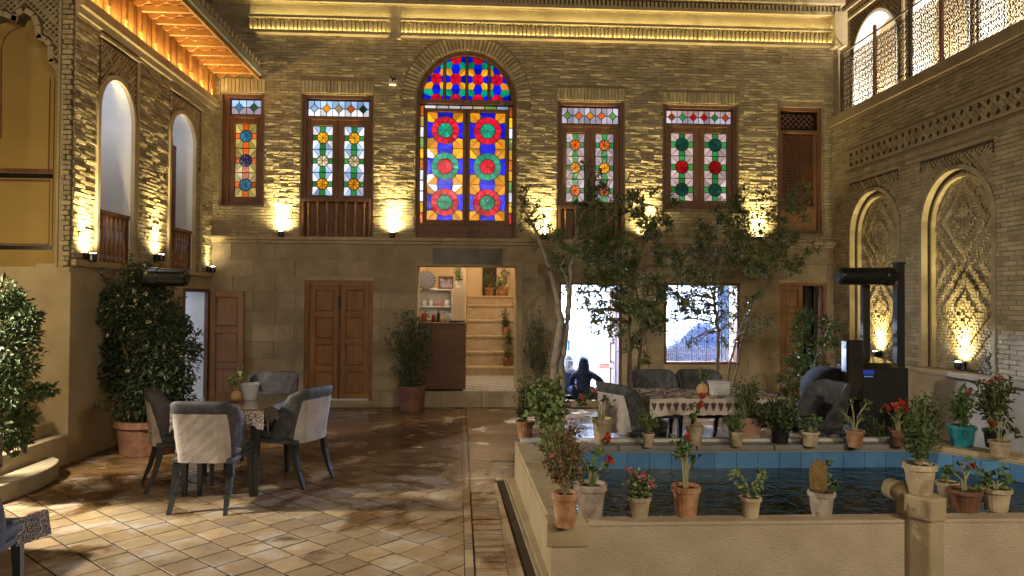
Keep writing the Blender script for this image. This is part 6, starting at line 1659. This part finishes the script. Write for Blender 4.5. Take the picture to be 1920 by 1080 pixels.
mb = MB(); mb.lathe(b + Vector((-.01, .02, 0)), [(.03, 0), (.05, .03), (.055, .12), (.045, .18), (.01, .21)], 12); mb.build('cactus_body', mat('brown_cactus', (.16, .10, .03), (.26, .17, .06), .9, scale=30, bump=1, bscale=60), t)
bareleaf(t, b, [(.06, .20, 3, False), (.08, .07, 9, False)], 'leafm', .045)
t, b, s = potted('potted_shrub', 'pale clay pot standing on top of the stone post with a leafy shrub', 1736, 937, 58, 62, zt + .002, 'clay', Y=nl.y - .07)
shrub(t, b, b.z + 150 * s, .11, .21, 40, 1100, .03, 'leafm', c=b + Vector((0, 0, .25)), sr=.004)
t, b, s = potted('potted_geranium', 'pale pot half hidden behind the post topped by a shrub', 1785, 945, 40, 42, ZP, 'clay')
bareleaf(t, b, [(-.02, .10, 6, False), (.04, .08, 5, False)], 'leafm', .04)
t, b, s = potted('potted_geranium', 'wide dark red bowl with bare bent stems right of the post', 1822, 963, 42, 62, ZP, 'terrad')
bareleaf(t, b, [(-.10, .14, 3, False), (-.02, .21, 5, False), (.07, .15, 4, True), (-.05, .19, 3, False)], 'leafm', .045, 'red', .022)
t, b, s = potted('potted_geranium', 'pale pot at the right end of the near rim with trailing leaves', 1880, 961, 44, 56, ZP, 'clay')
bareleaf(t, b, [(-.08, .09, 12, False), (.01, .13, 8, False), (.06, .05, 8, False), (-.10, .02, 4, False)], 'leafm', .05)
# --- left rim
t, b, s = potted('potted_shrub', 'terracotta pot at the far left corner of the pool with a small dark shrub', 985, 824, 33, 37, ZP, 'terra')
shrub(t, b, b.z + 100 * s, .10, .24, 40, 1100, .032, 'leafd', c=b + Vector((0, 0, .26)), sr=.005)
t, b, s = potted('potted_geranium', 'dark pot on the left rim with large pale green geranium leaves and red flowers', 1035, 845, 40, 46, ZP, 'terrad', rb=.75)
shrub(t, b, b.z + .5, .17, .26, 46, 900, .058, 'leafy', c=b + Vector((-.02, 0, .22)), flowers='red', nfl=3, fr=.02, wd=.8)
t, b, s = potted('potted_geranium', 'turquoise pot on the left rim hidden in yellow green leaves', 1052, 895, 40, 40, ZP, 'turq')
shrub(t, b, b.z + .3, .13, .16, 30, 520, .04, 'leafy', c=b + Vector((-.03, .0, .12)), wd=.6)
# --- far rim
far = [(1132, 834, 48, 42, 'clay', 'pale urn shaped pot with one pale stem before the bright doorway', 'bare', 1), (1217, 839, 26, 25, 'clay', 'small cream pot in front of the left end chair of the right table', 'tuft', 0),
       (1306, 836, 36, 34, 'clay', 'cream pot with a single orange red geranium before the right table', 'bare', 2), (1384, 838, 28, 28, 'clay', 'small cream pot with a bushy little plant before the right table', 'tuft', 0),
       (1524, 838, 28, 36, 'clay', 'cream pot with a few upright leaves before the grey end chair', 'bare', 0), (1609, 840, 32, 36, 'terra', 'terracotta pot with leggy stems left of the red geranium', 'bare', 3),
       (1690, 838, 32, 36, 'terrad', 'dark terracotta pot of bright red geraniums before the cooker', 'bare', 4), (1884, 858, 30, 42, 'clay', 'beige pot with a dark leggy plant at the right end of the far rim', 'bare', 5)]
for cx, by, hp, wp, mt, lb, kind, q in far:
    t, b, s = potted('potted_geranium' if kind == 'bare' else 'potted_plant', lb, cx, by, hp, wp, ZP, mt)
    if kind == 'tuft': shrub(t, b, b.z + 40 * s, .13, .12, 28, 380, .034, 'leafy' if cx < 1300 else 'leafm', c=b + Vector((0, 0, .12)), wd=.45)
    elif q == 1: bareleaf(t, b, [(0, .22, 4, False), (-.10, .27, 14, True), (-.16, .24, 12, False), (.07, .18, 5, False), (-.22, .20, 10, True)], 'leafd', .045, 'pink', .03)
    elif q == 2: bareleaf(t, b, [(-.04, .13, 8, False), (.05, .28, 3, True), (.02, .20, 6, True), (-.02, .24, 3, False)], 'leafm', .04, 'red', .03)
    elif q == 3: bareleaf(t, b, [(-.03, .30, 7, False), (.12, .26, 8, False), (-.14, .20, 8, False), (.06, .14, 7, False), (-.07, .12, 8, False)], 'leafm', .045, sr=.008)
    elif q == 4: bareleaf(t, b, [(-.12, .20, 3, True), (-.05, .22, 5, True), (.06, .20, 5, True), (.12, .13, 8, False), (-.02, .12, 10, False), (.03, .24, 3, True)], 'leafm', .045, 'red', .034)
    elif q == 5: bareleaf(t, b, [(-.02, .25, 9, False), (.10, .2, 9, False), (-.12, .16, 8, True), (.15, .1, 8, False)], 'leafd', .05, 'red', .025)
    else: bareleaf(t, b, [(0, .16, 10, False), (.04, .12, 8, False), (-.05, .1, 8, False)], 'leafm', .05)
t, b, s = potted('potted_shrub', 'square pink clay pot with an upright dark shrub in front of the right table', 1407, 827, 44, 44, ZP, 'pinkpot', square=True, rb=.8)
shrub(t, b, b.z + 75 * s, .13, .24, 36, 950, .034, 'leafd', c=b + Vector((0, 0, .24)))
t, b, s = potted('potted_shrub', 'black pot with a wide dark green bush spilling over the far rim', 1468, 833, 30, 36, ZP, 'blackm', rb=.8)
shrub(t, b, b.z + .3, .24, .20, 60, 1700, .042, 'leafd', c=b + Vector((-.02, 0, .13)), wd=.55)
t, b, s = potted('potted_geranium', 'turquoise bowl with tall leafy stems and red flowers on the far rim', 1814, 839, 40, 54, ZP, 'turq', rb=.7)
shrub(t, b, b.z + .45, .09, .19, 22, 420, .05, 'leafm', c=b + Vector((0, 0, .26)), flowers='red', nfl=2, fr=.026, wd=.6)
t, b, s = potted('potted_shrub', 'dark leaved shrub in a black pot behind the far right corner of the pool', 1872, 845, 36, 40, ZP - .2, 'blackm', Y=7.3)
shrub(t, b, b.z + .6, .2, .26, 40, 800, .055, 'leafd', c=b + Vector((0, 0, .38)), flowers='red', nfl=4, fr=.03, wd=.6)
t, b, s = potted('potted_shrub', 'low dark bush between the cooker and the turquoise bowl', 1735, 830, 30, 34, .0, 'blackm', Y=7.15)
shrub(t, b, b.z + .5, .2, .34, 44, 1000, .045, 'leafm', c=b + Vector((0, 0, .42)), wd=.55)
t, b, s = potted('potted_shrub', 'low ground bush just left of the dark terracotta geranium pot', 1655, 830, 20, 30, .0, 'blackm', Y=7.1)
shrub(t, b, b.z + .4, .2, .2, 24, 420, .045, 'leafm', c=b + Vector((0, 0, .3)), wd=.55)
# --- big pots on the floor
def floorpot(label, cx, by, hpx, wpx, mt, Y=None, grp='shrubs in floor pots'):
    p = atz(cx, by, 0) if Y is None else Vector((at(cx, by, Y).x, Y, 0)); s = p.y / F; rt = wpx * s / 2; p.y += rt * .8; p.y = min(p.y, YB - rt - .09)
    t = thing('potted_shrub', label, 'plant', p, group=grp); pot(t, p, rt, rt * .8, hpx * s, mt); return t, Vector((p.x, p.y, hpx * s * .9)), s
t, b, s = floorpot('orange tree shrub in a brown clay pot left of the wooden counter', 771, 770, 46, 54, 'terrad')
shrub(t, b, 1.9, .40, .62, 60, 2600, .052, 'leafd', c=(b.x + .0, b.y - .02, 1.02), sr=.009, stem='barkd', flowers='cream', nfl=4, fr=.012)
shrub(t, b, .8, .22, .14, 20, 420, .05, 'leafd', c=(b.x, b.y, .45), sr=.005)
t, b, s = floorpot('slender dark shrub in a terracotta pot right of the stair hall doorway', 1010, 762, 42, 50, 'terrad')
shrub(t, b, 1.8, .26, .62, 50, 1300, .045, 'leafd', c=(b.x - .03, b.y, .98), sr=.007, stem='barkd')
# jasmine in its big pot
pj = atz(256, 858, 0); jas = thing('jasmine_bush', 'huge dark jasmine bush with cream blossoms in a clay tub by the left wing', 'plant', (pj.x, pj.y + .35, 0))
b = Vector((pj.x, pj.y + .30, 0)); pot(jas, b, .36, .29, .37, 'terrad')
random.seed(5)
cj = at(278, 650, b.y + .05)
ms, ml, mf = MB(), MB(), MB()
clumps = [(278, 540, .26), (240, 560, .24), (295, 575, .22), (215, 590, .16), (335, 612, .14), (260, 600, .34), (300, 620, .32), (230, 640, .26), (270, 670, .40), (310, 680, .33), (225, 700, .22), (290, 720, .36), (335, 710, .16), (245, 750, .24), (300, 770, .28), (360, 655, .10), (250, 520, .14), (272, 512, .13), (200, 560, .08), (322, 590, .12), (340, 745, .13), (210, 660, .14)]
for (px, py, r) in clumps:
    c = at(px, py, b.y + random.uniform(-.15, .2)); ms.tube([b + Vector((0, 0, .3)), b.lerp(c, .5) + Vector((0, 0, .1)), c], [.016, .01, .005], 5)
    for j in range(int(6200 * r ** 1.6) + 80):
        d = rnd_dir(); q = c + d * r * random.random() ** .45; ml.leaf(q, (d + rnd_dir() * .9 + Vector((0, 0, -.2))), Vector((random.gauss(0, .6), random.gauss(0, .6) - .4, 1)), random.uniform(.035, .07), random.uniform(.016, .03))
for k in range(34):
    px, py, r = random.choice(clumps); a_ = random.uniform(-.3, 3.5); c0_ = at(px, py, b.y); c = c0_ + Vector((math.cos(a_) * (r + .10), random.uniform(-.2, .1), math.sin(a_) * (r + .10)))
    ms.tube([c0_, c0_.lerp(c, .6) + Vector((0, 0, .03)), c], [.005, .004, .002], 4)
    for j in range(26):
        q = c0_.lerp(c, random.uniform(.45, 1.05)) + rnd_dir() * .03; ml.leaf(q, rnd_dir() + (c - c0_).normalized(), Vector((random.gauss(0, .6), -.4, 1)), random.uniform(.03, .06), random.uniform(.014, .026))
for k in range(60):
    px, py, r = random.choice(clumps[:9]); c = at(px, py, b.y); d = rnd_dir(); d.y = -abs(d.y); q = c + d * r * 1.02
    for j in range(7): mf.leaf(q + rnd_dir() * .014, rnd_dir(), rnd_dir(), .024, .016)
ms.build('stem', M['barkd'], jas); ml.build('foliage', M['jas'], jas, kind='stuff'); mf.build('blossoms', M['cream'], jas, kind='stuff')
# big leafy plant at the left edge, standing on the alcove platform
pe = Vector((-4.55, 6.15, .31)); ed = thing('lemon_shrub', 'glossy lemon shrub at the left edge of the picture on the alcove platform', 'plant', pe)
pot(ed, pe, .22, .17, .3, 'blackm'); ms, ml = MB(), MB()
for (px, py, r) in [(-5, 560, .17), (28, 575, .12), (5, 610, .22), (45, 620, .12), (15, 660, .24), (40, 690, .11), (-10, 720, .22), (25, 740, .13), (70, 735, .06), (92, 732, .04), (45, 785, .09), (10, 800, .18), (30, 830, .09), (55, 590, .07), (62, 600, .05)]:
    c = at(px, py, 6.15 + random.uniform(-.1, .1)); ms.tube([pe + Vector((0, 0, .25)), pe.lerp(c, .55) + Vector((.02, 0, .06)), c], [.014, .009, .004], 5)
    for j in range(int(5200 * r ** 1.6) + 30):
        d = rnd_dir(); q = c + d * r * random.random() ** .5; ml.leaf(q, (d + rnd_dir() * .8), Vector((random.gauss(0, .6), random.gauss(0, .6) - .3, 1)), random.uniform(.04, .085), random.uniform(.02, .036))
ms.build('stem', M['barkd'], ed); ml.build('foliage', M['leafd'], ed, kind='stuff')
# two more shrubs in the alcove outside the frame: their leaves break up the lantern light on the paving
for i, (x, y, z0, rr_, hh, lb) in enumerate(((-4.28, 5.2, .31, .38, .75, 'bushy shrub on the alcove platform just outside the lower left of the frame'), (-4.3, 4.3, .31, .36, .6, 'second bushy shrub on the alcove platform outside the frame'))):
    t = thing('potted_shrub', lb, 'plant', (x, y, z0)); pot(t, (x, y, z0), .2, .15, .28, 'terra')
    shrub(t, (x, y, z0 + .25), z0 + 1.6, rr_, hh, 50, 4200, .06, 'leafm', c=(x, y, z0 + .85))
# climber beside the pine door at the right
t, b, s = floorpot('tall loose climber in front of the pine door leaf on the right', 1508, 770, 24, 40, 'terrad', Y=9.3)
ms, ml = MB(), MB()
for (px, py, r) in [(1505, 600, .14), (1512, 590, .10), (1555, 610, .12), (1498, 640, .12), (1535, 650, .13), (1490, 675, .17), (1520, 690, .2), (1545, 700, .14), (1480, 715, .16), (1510, 735, .2), (1560, 640, .06), (1475, 750, .14), (1530, 755, .12), (1500, 620, .1)]:
    c = at(px, py, 9.3 + random.uniform(-.1, .1)); ms.tube([b, b.lerp(c, .6) + Vector((random.uniform(-.05, .05), 0, .05)), c], [.009, .006, .003], 5)
    for j in range(int(1500 * r ** 1.5) + 15):
        d = rnd_dir(); q = c + d * r * random.random() ** .5; ml.leaf(q, d + rnd_dir() * .9, Vector((random.gauss(0, .6), -.3, 1)), random.uniform(.05, .095), random.uniform(.03, .05))
ms.build('stem', M['stem'], t); ml.build('foliage', M['leafm'], t, kind='stuff')
# plants in the stair hall
hp = [(918, 548, 15.6, 'leafm', .30, 'potted shrub at the top of the stair before the dark door', 'terra', .11), (951, 560, 15.45, 'leafd', .42, 'dark potted shrub at the right of the stair top', 'terra', .12), (935, 548, 16.2, 'leafy', .28, 'thin potted plant between the two shrubs of the stair top', 'terra', .07),
      (960, 601, 14.62, 'leafm', .34, 'potted plant high on the right side of the stair', 'terra', .10), (962, 640, 14.3, 'leafy', .24, 'pale leaved pot plant halfway up the right side of the stair', 'greyclay', .08), (961, 683, 14.0, 'leafy', .26, 'terracotta pot plant on the lowest step at the right', 'terra', .10),
      (860, 543, 13.0, 'leafy', .30, 'yellow green plant standing on the end of the white shelves', 'white', .07)]
zst = lambda Y: [fz] + [z for y, z in edges]
for px, py, Y, lm, hh, lb, pm, r in hp:
    p = at(px, py, Y); zz = fz
    for y, z in edges:
        if Y > y + .02: zz = z
    if px == 860: zz = at(860, 600, 12.8).z + 11 * .052; p = Vector((at(860, 540, 12.87).x, 12.87, zz))
    p = Vector((min(p.x, hx1 - r - .08), p.y + .08, zz)); t = thing('potted_plant', lb, 'plant', p, group='plants in the stair hall'); pot(t, p, r, r * .7, r * 1.6, pm, n=12)
    shrub(t, p + Vector((0, 0, r * 1.4)), zz + hh, r * 1.25, hh * .7, 18, 260, .045, lm, c=p + Vector((0, 0, r * 1.6 + hh * .6)))

M['leaft'] = mat('olive_leaf', (.08, .115, .03), (.18, .20, .07), .42, scale=10, bump=0, isl=.5)
# ------------------------------------------------------------------ three courtyard trees
def tree(label, Y, trunks, clumps, bark, dens=1.0, leafm='leafd', L=.062, seed=3, flat=.5):
    random.seed(seed); t0 = atz(trunks[0][0][0], 730, 0); base = Vector((at(trunks[0][0][0], 740, Y).x, Y, 0)); t = thing('courtyard_tree', label, 'tree', base)
    tr, cr, tw = MB(), MB(), MB(); nodes = []
    for tk in trunks:
        pts = []; rads = []; dy = random.uniform(-.12, .12)
        for i, (px, py, r) in enumerate(tk):
            yy = Y + dy * (i / len(tk)); p = at(px, py, yy); pts.append(p); rads.append(r)
        if len(tk) and tk[0][1] > 725: pts[0].z = 0
        sm, sr = [], []
        for i in range(len(pts) - 1):
            for j in range(4):
                u = j / 4; sm.append(pts[i].lerp(pts[i + 1], u) + Vector((random.gauss(0, .006), random.gauss(0, .006), 0))); sr.append(rads[i] + (rads[i + 1] - rads[i]) * u)
        sm.append(pts[-1]); sr.append(rads[-1]); tr.tube(sm, sr, 9); nodes += sm[len(sm) // 3:]
    tr.build('trunk', bark, t, smooth=True)
    more = []
    for (px, py, rp, n) in clumps:
        more.append((px, py, rp, n * .62))
        for q_ in range(2):
            a_ = random.random() * 6.28; k_ = random.uniform(.9, 1.75); more.append((px + rp * k_ * math.cos(a_), py + rp * k_ * math.sin(a_) * .9, rp * random.uniform(.4, .75), n * random.uniform(.10, .28)))
    for (px, py, rp, n) in more:
        c = at(px, py, Y + random.uniform(-.35, .35)); r = rp * Y / F
        nd = min(nodes, key=lambda q: (q - c).length + max(0, q.z - c.z) * .7)
        mid = nd.lerp(c, .5) + Vector((random.gauss(0, .04), random.gauss(0, .04), .05)); tw.tube([nd, mid, c], [.013, .009, .005], 5, cap=False)
        sub = max(3, int(r * 26)); 
        for k in range(sub):
            d = rnd_dir(.1); e = c + Vector((d.x, d.y * .8, d.z)) * r * random.uniform(.5, 1.6); m2 = c.lerp(e, .5) + rnd_dir() * .03; tw.tube([c, m2, e], [.005, .004, .002], 3, cap=False)
            for j in range(int(n * dens / sub)):
                q = c.lerp(e, random.uniform(.25, 1.05)) + rnd_dir() * random.random() ** .6 * r * .45
                s = random.uniform(.6, 1.2); cr.leaf(q, (e - c).normalized() * .6 + rnd_dir(-.2), Vector((random.gauss(0, .6), random.gauss(0, .6) - .3, 1)), L * s, L * s * .48)
    tw.build('twigs', M['barkd'], t, kind='stuff'); cr.build('crown', M[leafm], t, kind='stuff')
    return t
t_1 = tree('nearest tree with twin pale trunks in front of the bright right doorway', 9.2,
     [[(1034, 745, .062), (1041, 690, .058), (1046, 640, .052), (1052, 600, .046), (1040, 540, .034), (1024, 480, .028), (1005, 435, .022), (985, 400, .017), (978, 378, .013), (996, 343, .008)],
      [(1052, 745, .050), (1054, 680, .046), (1062, 610, .042), (1068, 560, .036), (1071, 500, .030), (1078, 450, .026), (1092, 400, .020), (1100, 360, .016), (1103, 318, .010)],
      [(1068, 560, .022), (1062, 520, .016), (1052, 500, .012), (1066, 470, .008)], [(1078, 450, .018), (1100, 435, .014), (1125, 425, .009), (1150, 405, .006)]],
     [(983, 378, 16, 70), (1000, 400, 20, 80), (975, 420, 10, 20), (1090, 430, 30, 170), (1060, 465, 24, 130), (1112, 362, 18, 100), (1125, 395, 22, 110), (1085, 385, 20, 90), (1140, 440, 26, 130), (1030, 440, 18, 70), (1160, 380, 16, 50), (1135, 355, 14, 50),
      (1100, 490, 22, 90), (1045, 505, 15, 60), (1018, 412, 12, 50), (1118, 330, 10, 24)], M['bark'], 2.0, 'leafm', .05, 3)
t_2 = tree('middle tree with a thin trunk and a dense crown over the right doorway jamb', 9.9,
     [[(1180, 745, .032), (1181, 680, .03), (1178, 620, .027), (1184, 560, .024), (1196, 490, .02), (1214, 430, .015), (1205, 390, .011), (1196, 355, .006)], [(1190, 745, .022), (1200, 660, .02), (1205, 600, .018), (1190, 540, .014), (1160, 490, .01), (1140, 460, .006)],
      [(1196, 490, .014), (1230, 460, .011), (1245, 410, .007)]],
     [(1193, 368, 20, 230), (1188, 395, 15, 110), (1208, 400, 18, 130), (1238, 408, 26, 300), (1222, 450, 26, 320), (1240, 480, 20, 170), (1150, 490, 34, 420), (1120, 465, 22, 160), (1180, 505, 32, 420), (1125, 510, 22, 180), (1165, 545, 34, 420), (1215, 530, 28, 260), (1195, 580, 30, 330), (1215, 615, 22, 200),
      (1115, 585, 24, 130), (1135, 620, 20, 70), (1190, 640, 18, 120), (1200, 675, 14, 60), (1260, 500, 14, 60), (1145, 600, 18, 90), (1110, 545, 16, 90), (1085, 545, 16, 60), (1095, 570, 14, 46), (1130, 560, 18, 80), (1225, 575, 18, 110), (1100, 480, 14, 60)], M['barkd'], 1.6, 'leaft', .068, 5)
t_3 = tree('right tree with several thin stems fanning out across the lower window', 10.1,
     [[(1343, 745, .028), (1346, 680, .026), (1347, 620, .023), (1338, 560, .019), (1345, 500, .016), (1362, 450, .012), (1372, 400, .007)], [(1356, 745, .018), (1368, 680, .016), (1390, 610, .013), (1424, 545, .010), (1448, 490, .008), (1462, 440, .005)],
      [(1362, 745, .017), (1386, 660, .015), (1404, 600, .012), (1432, 570, .008)], [(1345, 500, .012), (1320, 460, .009), (1305, 430, .006)], [(1448, 490, .009), (1480, 450, .007), (1500, 400, .005)]],
     [(1330, 425, 26, 260), (1355, 400, 22, 200), (1385, 395, 26, 240), (1400, 440, 30, 330), (1440, 440, 26, 260), (1465, 470, 28, 280), (1490, 455, 22, 180), (1500, 500, 18, 120), (1480, 365, 26, 190), (1500, 395, 18, 90), (1430, 370, 20, 90), (1310, 470, 28, 260), (1350, 480, 30, 330), (1395, 495, 30, 300),
      (1435, 505, 26, 240), (1290, 505, 20, 120), (1280, 560, 26, 190), (1310, 540, 26, 200), (1350, 545, 22, 130), (1300, 590, 20, 90), (1375, 560, 18, 90), (1420, 560, 20, 80), (1440, 600, 14, 40), (1375, 610, 12, 40), (1290, 640, 10, 26), (1520, 470, 14, 60), (1450, 400, 18, 110), (1275, 480, 14, 50), (1360, 640, 10, 30), (1270, 545, 18, 90), (1265, 600, 14, 46), (1320, 575, 18, 80), (1335, 610, 12, 40), (1375, 590, 16, 60), (1295, 565, 18, 80), (1410, 620, 12, 40)], M['barkd'], 1.45, 'leaft', .066, 7)
# bird perched on the nearest tree
pbird = at(1103, 312, 9.15); bd = thing('bird', 'small brown dove perched on the top of the nearest tree', 'bird', pbird)
mb = MB(); RYb = Matrix.Rotation(math.radians(-68), 3, 'Y'); mb.lathe(pbird + Vector((.06, 0, .0)), [(.006, 0), (.028, .03), (.036, .07), (.03, .105), (.02, .125), (.022, .145), (.018, .165), (.006, .175)], 12, RYb); mb.build('body', mat('brown_plumage', (.12, .08, .06), (.2, .15, .11), .8), bd, smooth=True)
mb = MB(); q = pbird + Vector((.05, 0, .0)); mb.prism([q + Vector((0, -.02, 0)), q + Vector((.10, -.015, -.035)), q + Vector((.10, .015, -.035)), q + Vector((0, .02, 0))], [q + Vector((0, -.02, .012)), q + Vector((.10, -.015, -.03)), q + Vector((.10, .015, -.03)), q + Vector((0, .02, .012))]); mb.build('tail', M['barkd'], bd)
for sy in (-1, 1):
    mb = MB(); mb.lathe(pbird + Vector((.07, sy * .022, .012)), [(.004, 0), (.016, .03), (.02, .06), (.008, .1)], 8, RYb); mb.build('wing', M['barkd'], bd, smooth=True)
mb = MB(); e = pbird + Vector((.06, 0, 0)) + RYb @ Vector((0, 0, .175)); mb.tube([e, e + Vector((-.018, 0, -.003))], [.004, .001], 5); mb.build('beak', M['black'], bd)

# ------------------------------------------------------------------ two people sitting in the doorway
def skinned(name, joints, bonesx, mt, parent, sub=2, root=0):
    me = bpy.data.meshes.new(name); me.from_pydata([j[0] for j in joints], bonesx, []); me.materials.append(mt)
    o = bpy.data.objects.new(name, me); COL.objects.link(o); o.parent = parent
    sk = o.modifiers.new('skin', 'SKIN'); sk.use_smooth_shade = True
    if not me.skin_vertices: bpy.context.view_layer.update()
    for i, j in enumerate(joints):
        r = j[1] if isinstance(j[1], (tuple, list)) else (j[1], j[1]); me.skin_vertices[0].data[i].radius = r; me.skin_vertices[0].data[i].use_root = (i == root)
    sb2 = o.modifiers.new('sub', 'SUBSURF'); sb2.levels = sub; sb2.render_levels = sub
    return o
def sitter(label, pos, rz, top, headm, arm_out=.0, scarf=False, scale=1.0):
    t = thing('person', label, 'person', pos, rz); OFF[t.name] = Vector((0, 0, 0)); k = scale
    # cross-legged, facing +y local; pelvis, spine, neck, head, shoulders, arms, hands, thighs, shins, feet
    J = [((0, 0, .10), .12), ((0, .02, .25), (.13, .10)), ((0, .03, .40), (.15, .10)), ((0, .04, .48), (.10, .075)), ((0, .05, .55), .048), ((0, .065, .61), .062), ((0, .07, .67), (.075, .088)), ((0, .07, .735), (.062, .075)),
         ((-.17, .04, .45), .058), ((-.24, .10, .28), .046), ((-.16, .27, .22), .036), ((-.10, .34, .21), (.034, .018)),
         ((.17, .04, .45), .058), ((.27 + arm_out, .08, .32), .046), ((.30 + arm_out, .24, .23), .036), ((.30 + arm_out, .32, .21), (.034, .018)),
         ((-.12, .08, .09), .09), ((-.30, .34, .12), .07), ((-.02, .42, .06), .05), ((.06, .44, .05), .038), ((.12, .08, .09), .09), ((.30, .34, .12), .07), ((.02, .36, .06), .05), ((-.07, .38, .05), .038)]
    B_ = [(0, 1), (1, 2), (2, 3), (3, 4), (4, 5), (5, 6), (6, 7), (3, 8), (8, 9), (9, 10), (10, 11), (3, 12), (12, 13), (13, 14), (14, 15), (0, 16), (16, 17), (17, 18), (18, 19), (0, 20), (20, 21), (21, 22), (22, 23)]
    for hand, sx in ((11, -1), (15, 1)):
        hx, hy, hz = J[hand][0]
        for q in range(4):
            f0 = ((hx - .024 + .016 * q), hy + .045, hz - .004); f1 = (hx - .026 + .017 * q, hy + .078 - .006 * abs(q - 1.5), hz - .022); n_ = len(J)
            J += [(f0, .0085), (f1, .0075)]; B_ += [(hand, n_), (n_, n_ + 1)]
        n_ = len(J); J += [((hx - sx * .034, hy + .015, hz + .004), .009), ((hx - sx * .045, hy + .045, hz - .006), .008)]; B_ += [(hand, n_), (n_, n_ + 1)]
    J = [((a[0] * k, a[1] * k, a[2] * k), (r[0] * k, r[1] * k) if isinstance(r, tuple) else r * k) for a, r in J]
    skinned('body', J, B_, M['skin'], t)
    g = 1.16
    sel = [0, 1, 2, 3, 4, 8, 9, 10, 12, 13, 14]; mp = {a: i for i, a in enumerate(sel)}; G_ = {3: 1.34, 4: 1.4, 8: 1.3, 12: 1.3}
    JJ = [(J[a][0], tuple(x * G_.get(a, g) for x in J[a][1]) if isinstance(J[a][1], tuple) else J[a][1] * G_.get(a, g) + .006) for a in sel]
    skinned('jacket', JJ, [(mp[a], mp[b]) for a, b in B_ if a in mp and b in mp], top, t)
    sel = [0, 16, 17, 18, 20, 21, 22]; mp = {a: i for i, a in enumerate(sel)}
    JJ = [(J[a][0], J[a][1] * g + .006 if not isinstance(J[a][1], tuple) else J[a][1]) for a in sel]
    skinned('trousers', JJ, [(mp[a], mp[b]) for a, b in B_ if a in mp and b in mp], M['navy'], t)
    hc = Vector(J[6][0]); mb = MB(); nu, nv = 14, 9
    def cap(a, b):
        th = a * 2 * math.pi; ph = b * math.pi * .74; r = .100 * k
        y = -math.cos(th) * math.sin(ph) * r * 1.12; 
        cut = .5 if (math.cos(th) < -.55 and ph > .9) else 1
        return hc + Vector((math.sin(th) * math.sin(ph) * r * .98 , (y if y < 0 else y * cut) + .0, math.cos(ph) * r * 1.15 + .012))
    sgrid(mb, cap, nu, nv); mb.build('headscarf' if scarf else 'hood', headm, t, smooth=True)
    mb = MB(); mb.lathe((0, .045 * k, .46 * k), [(.19 * k, -.02), (.17 * k, .04 * k), (.125 * k, .09 * k), (.108 * k, .13 * k), (.106 * k, .19 * k), (.095 * k, .22 * k)], 16); mb.build('neck_cloth', headm if scarf else top, t, smooth=True)
    # face
    mb = MB(); fx = hc + Vector((0, .088 * k, -.01)); mb.lathe(fx, [(.004, -.03), (.013, -.02), (.008, .02), (.003, .035)], 8); mb.build('nose', M['skin'], t, smooth=True)
    for sx in (-1, 1):
        mb = MB(); mb.obox(fx + Vector((sx * .03, -.012, .025)), .012, .006, .006); mb.build('eye', M['black'], t)
        mb = MB(); mb.lathe(hc + Vector((sx * .076 * k, 0, -.02)), [(.006, -.03), (.014, 0), (.006, .03)], 8); mb.build('ear', M['skin'], t, smooth=True)
    mb = MB(); mb.obox(fx + Vector((0, -.01, -.048)), .022, .006, .005); mb.build('mouth', M['red'], t)
    return t
p1_ = at(1094, 746, YB + .12); sitter('person in a dark navy hooded jacket sitting in the right doorway, back to the yard', (p1_.x, YB + .14, d3.z0 + .002), math.radians(-12), M['navy'], M['navy'], arm_out=.07, scale=.84)
p2_ = at(1070, 746, YB + .5); sitter('person in a blue jacket and patterned headscarf sitting behind the navy hooded one', (p2_.x + .0, YB + .62, d3.z0 + .002), math.radians(20), mat('royal_blue_cloth', (.02, .05, .16), (.035, .09, .26), .9, scale=20, bump=.3), mat('patterned_scarf', (.05, .08, .12), (.55, .60, .66), .8, scale=45, bump=.2), scarf=True, scale=.86)
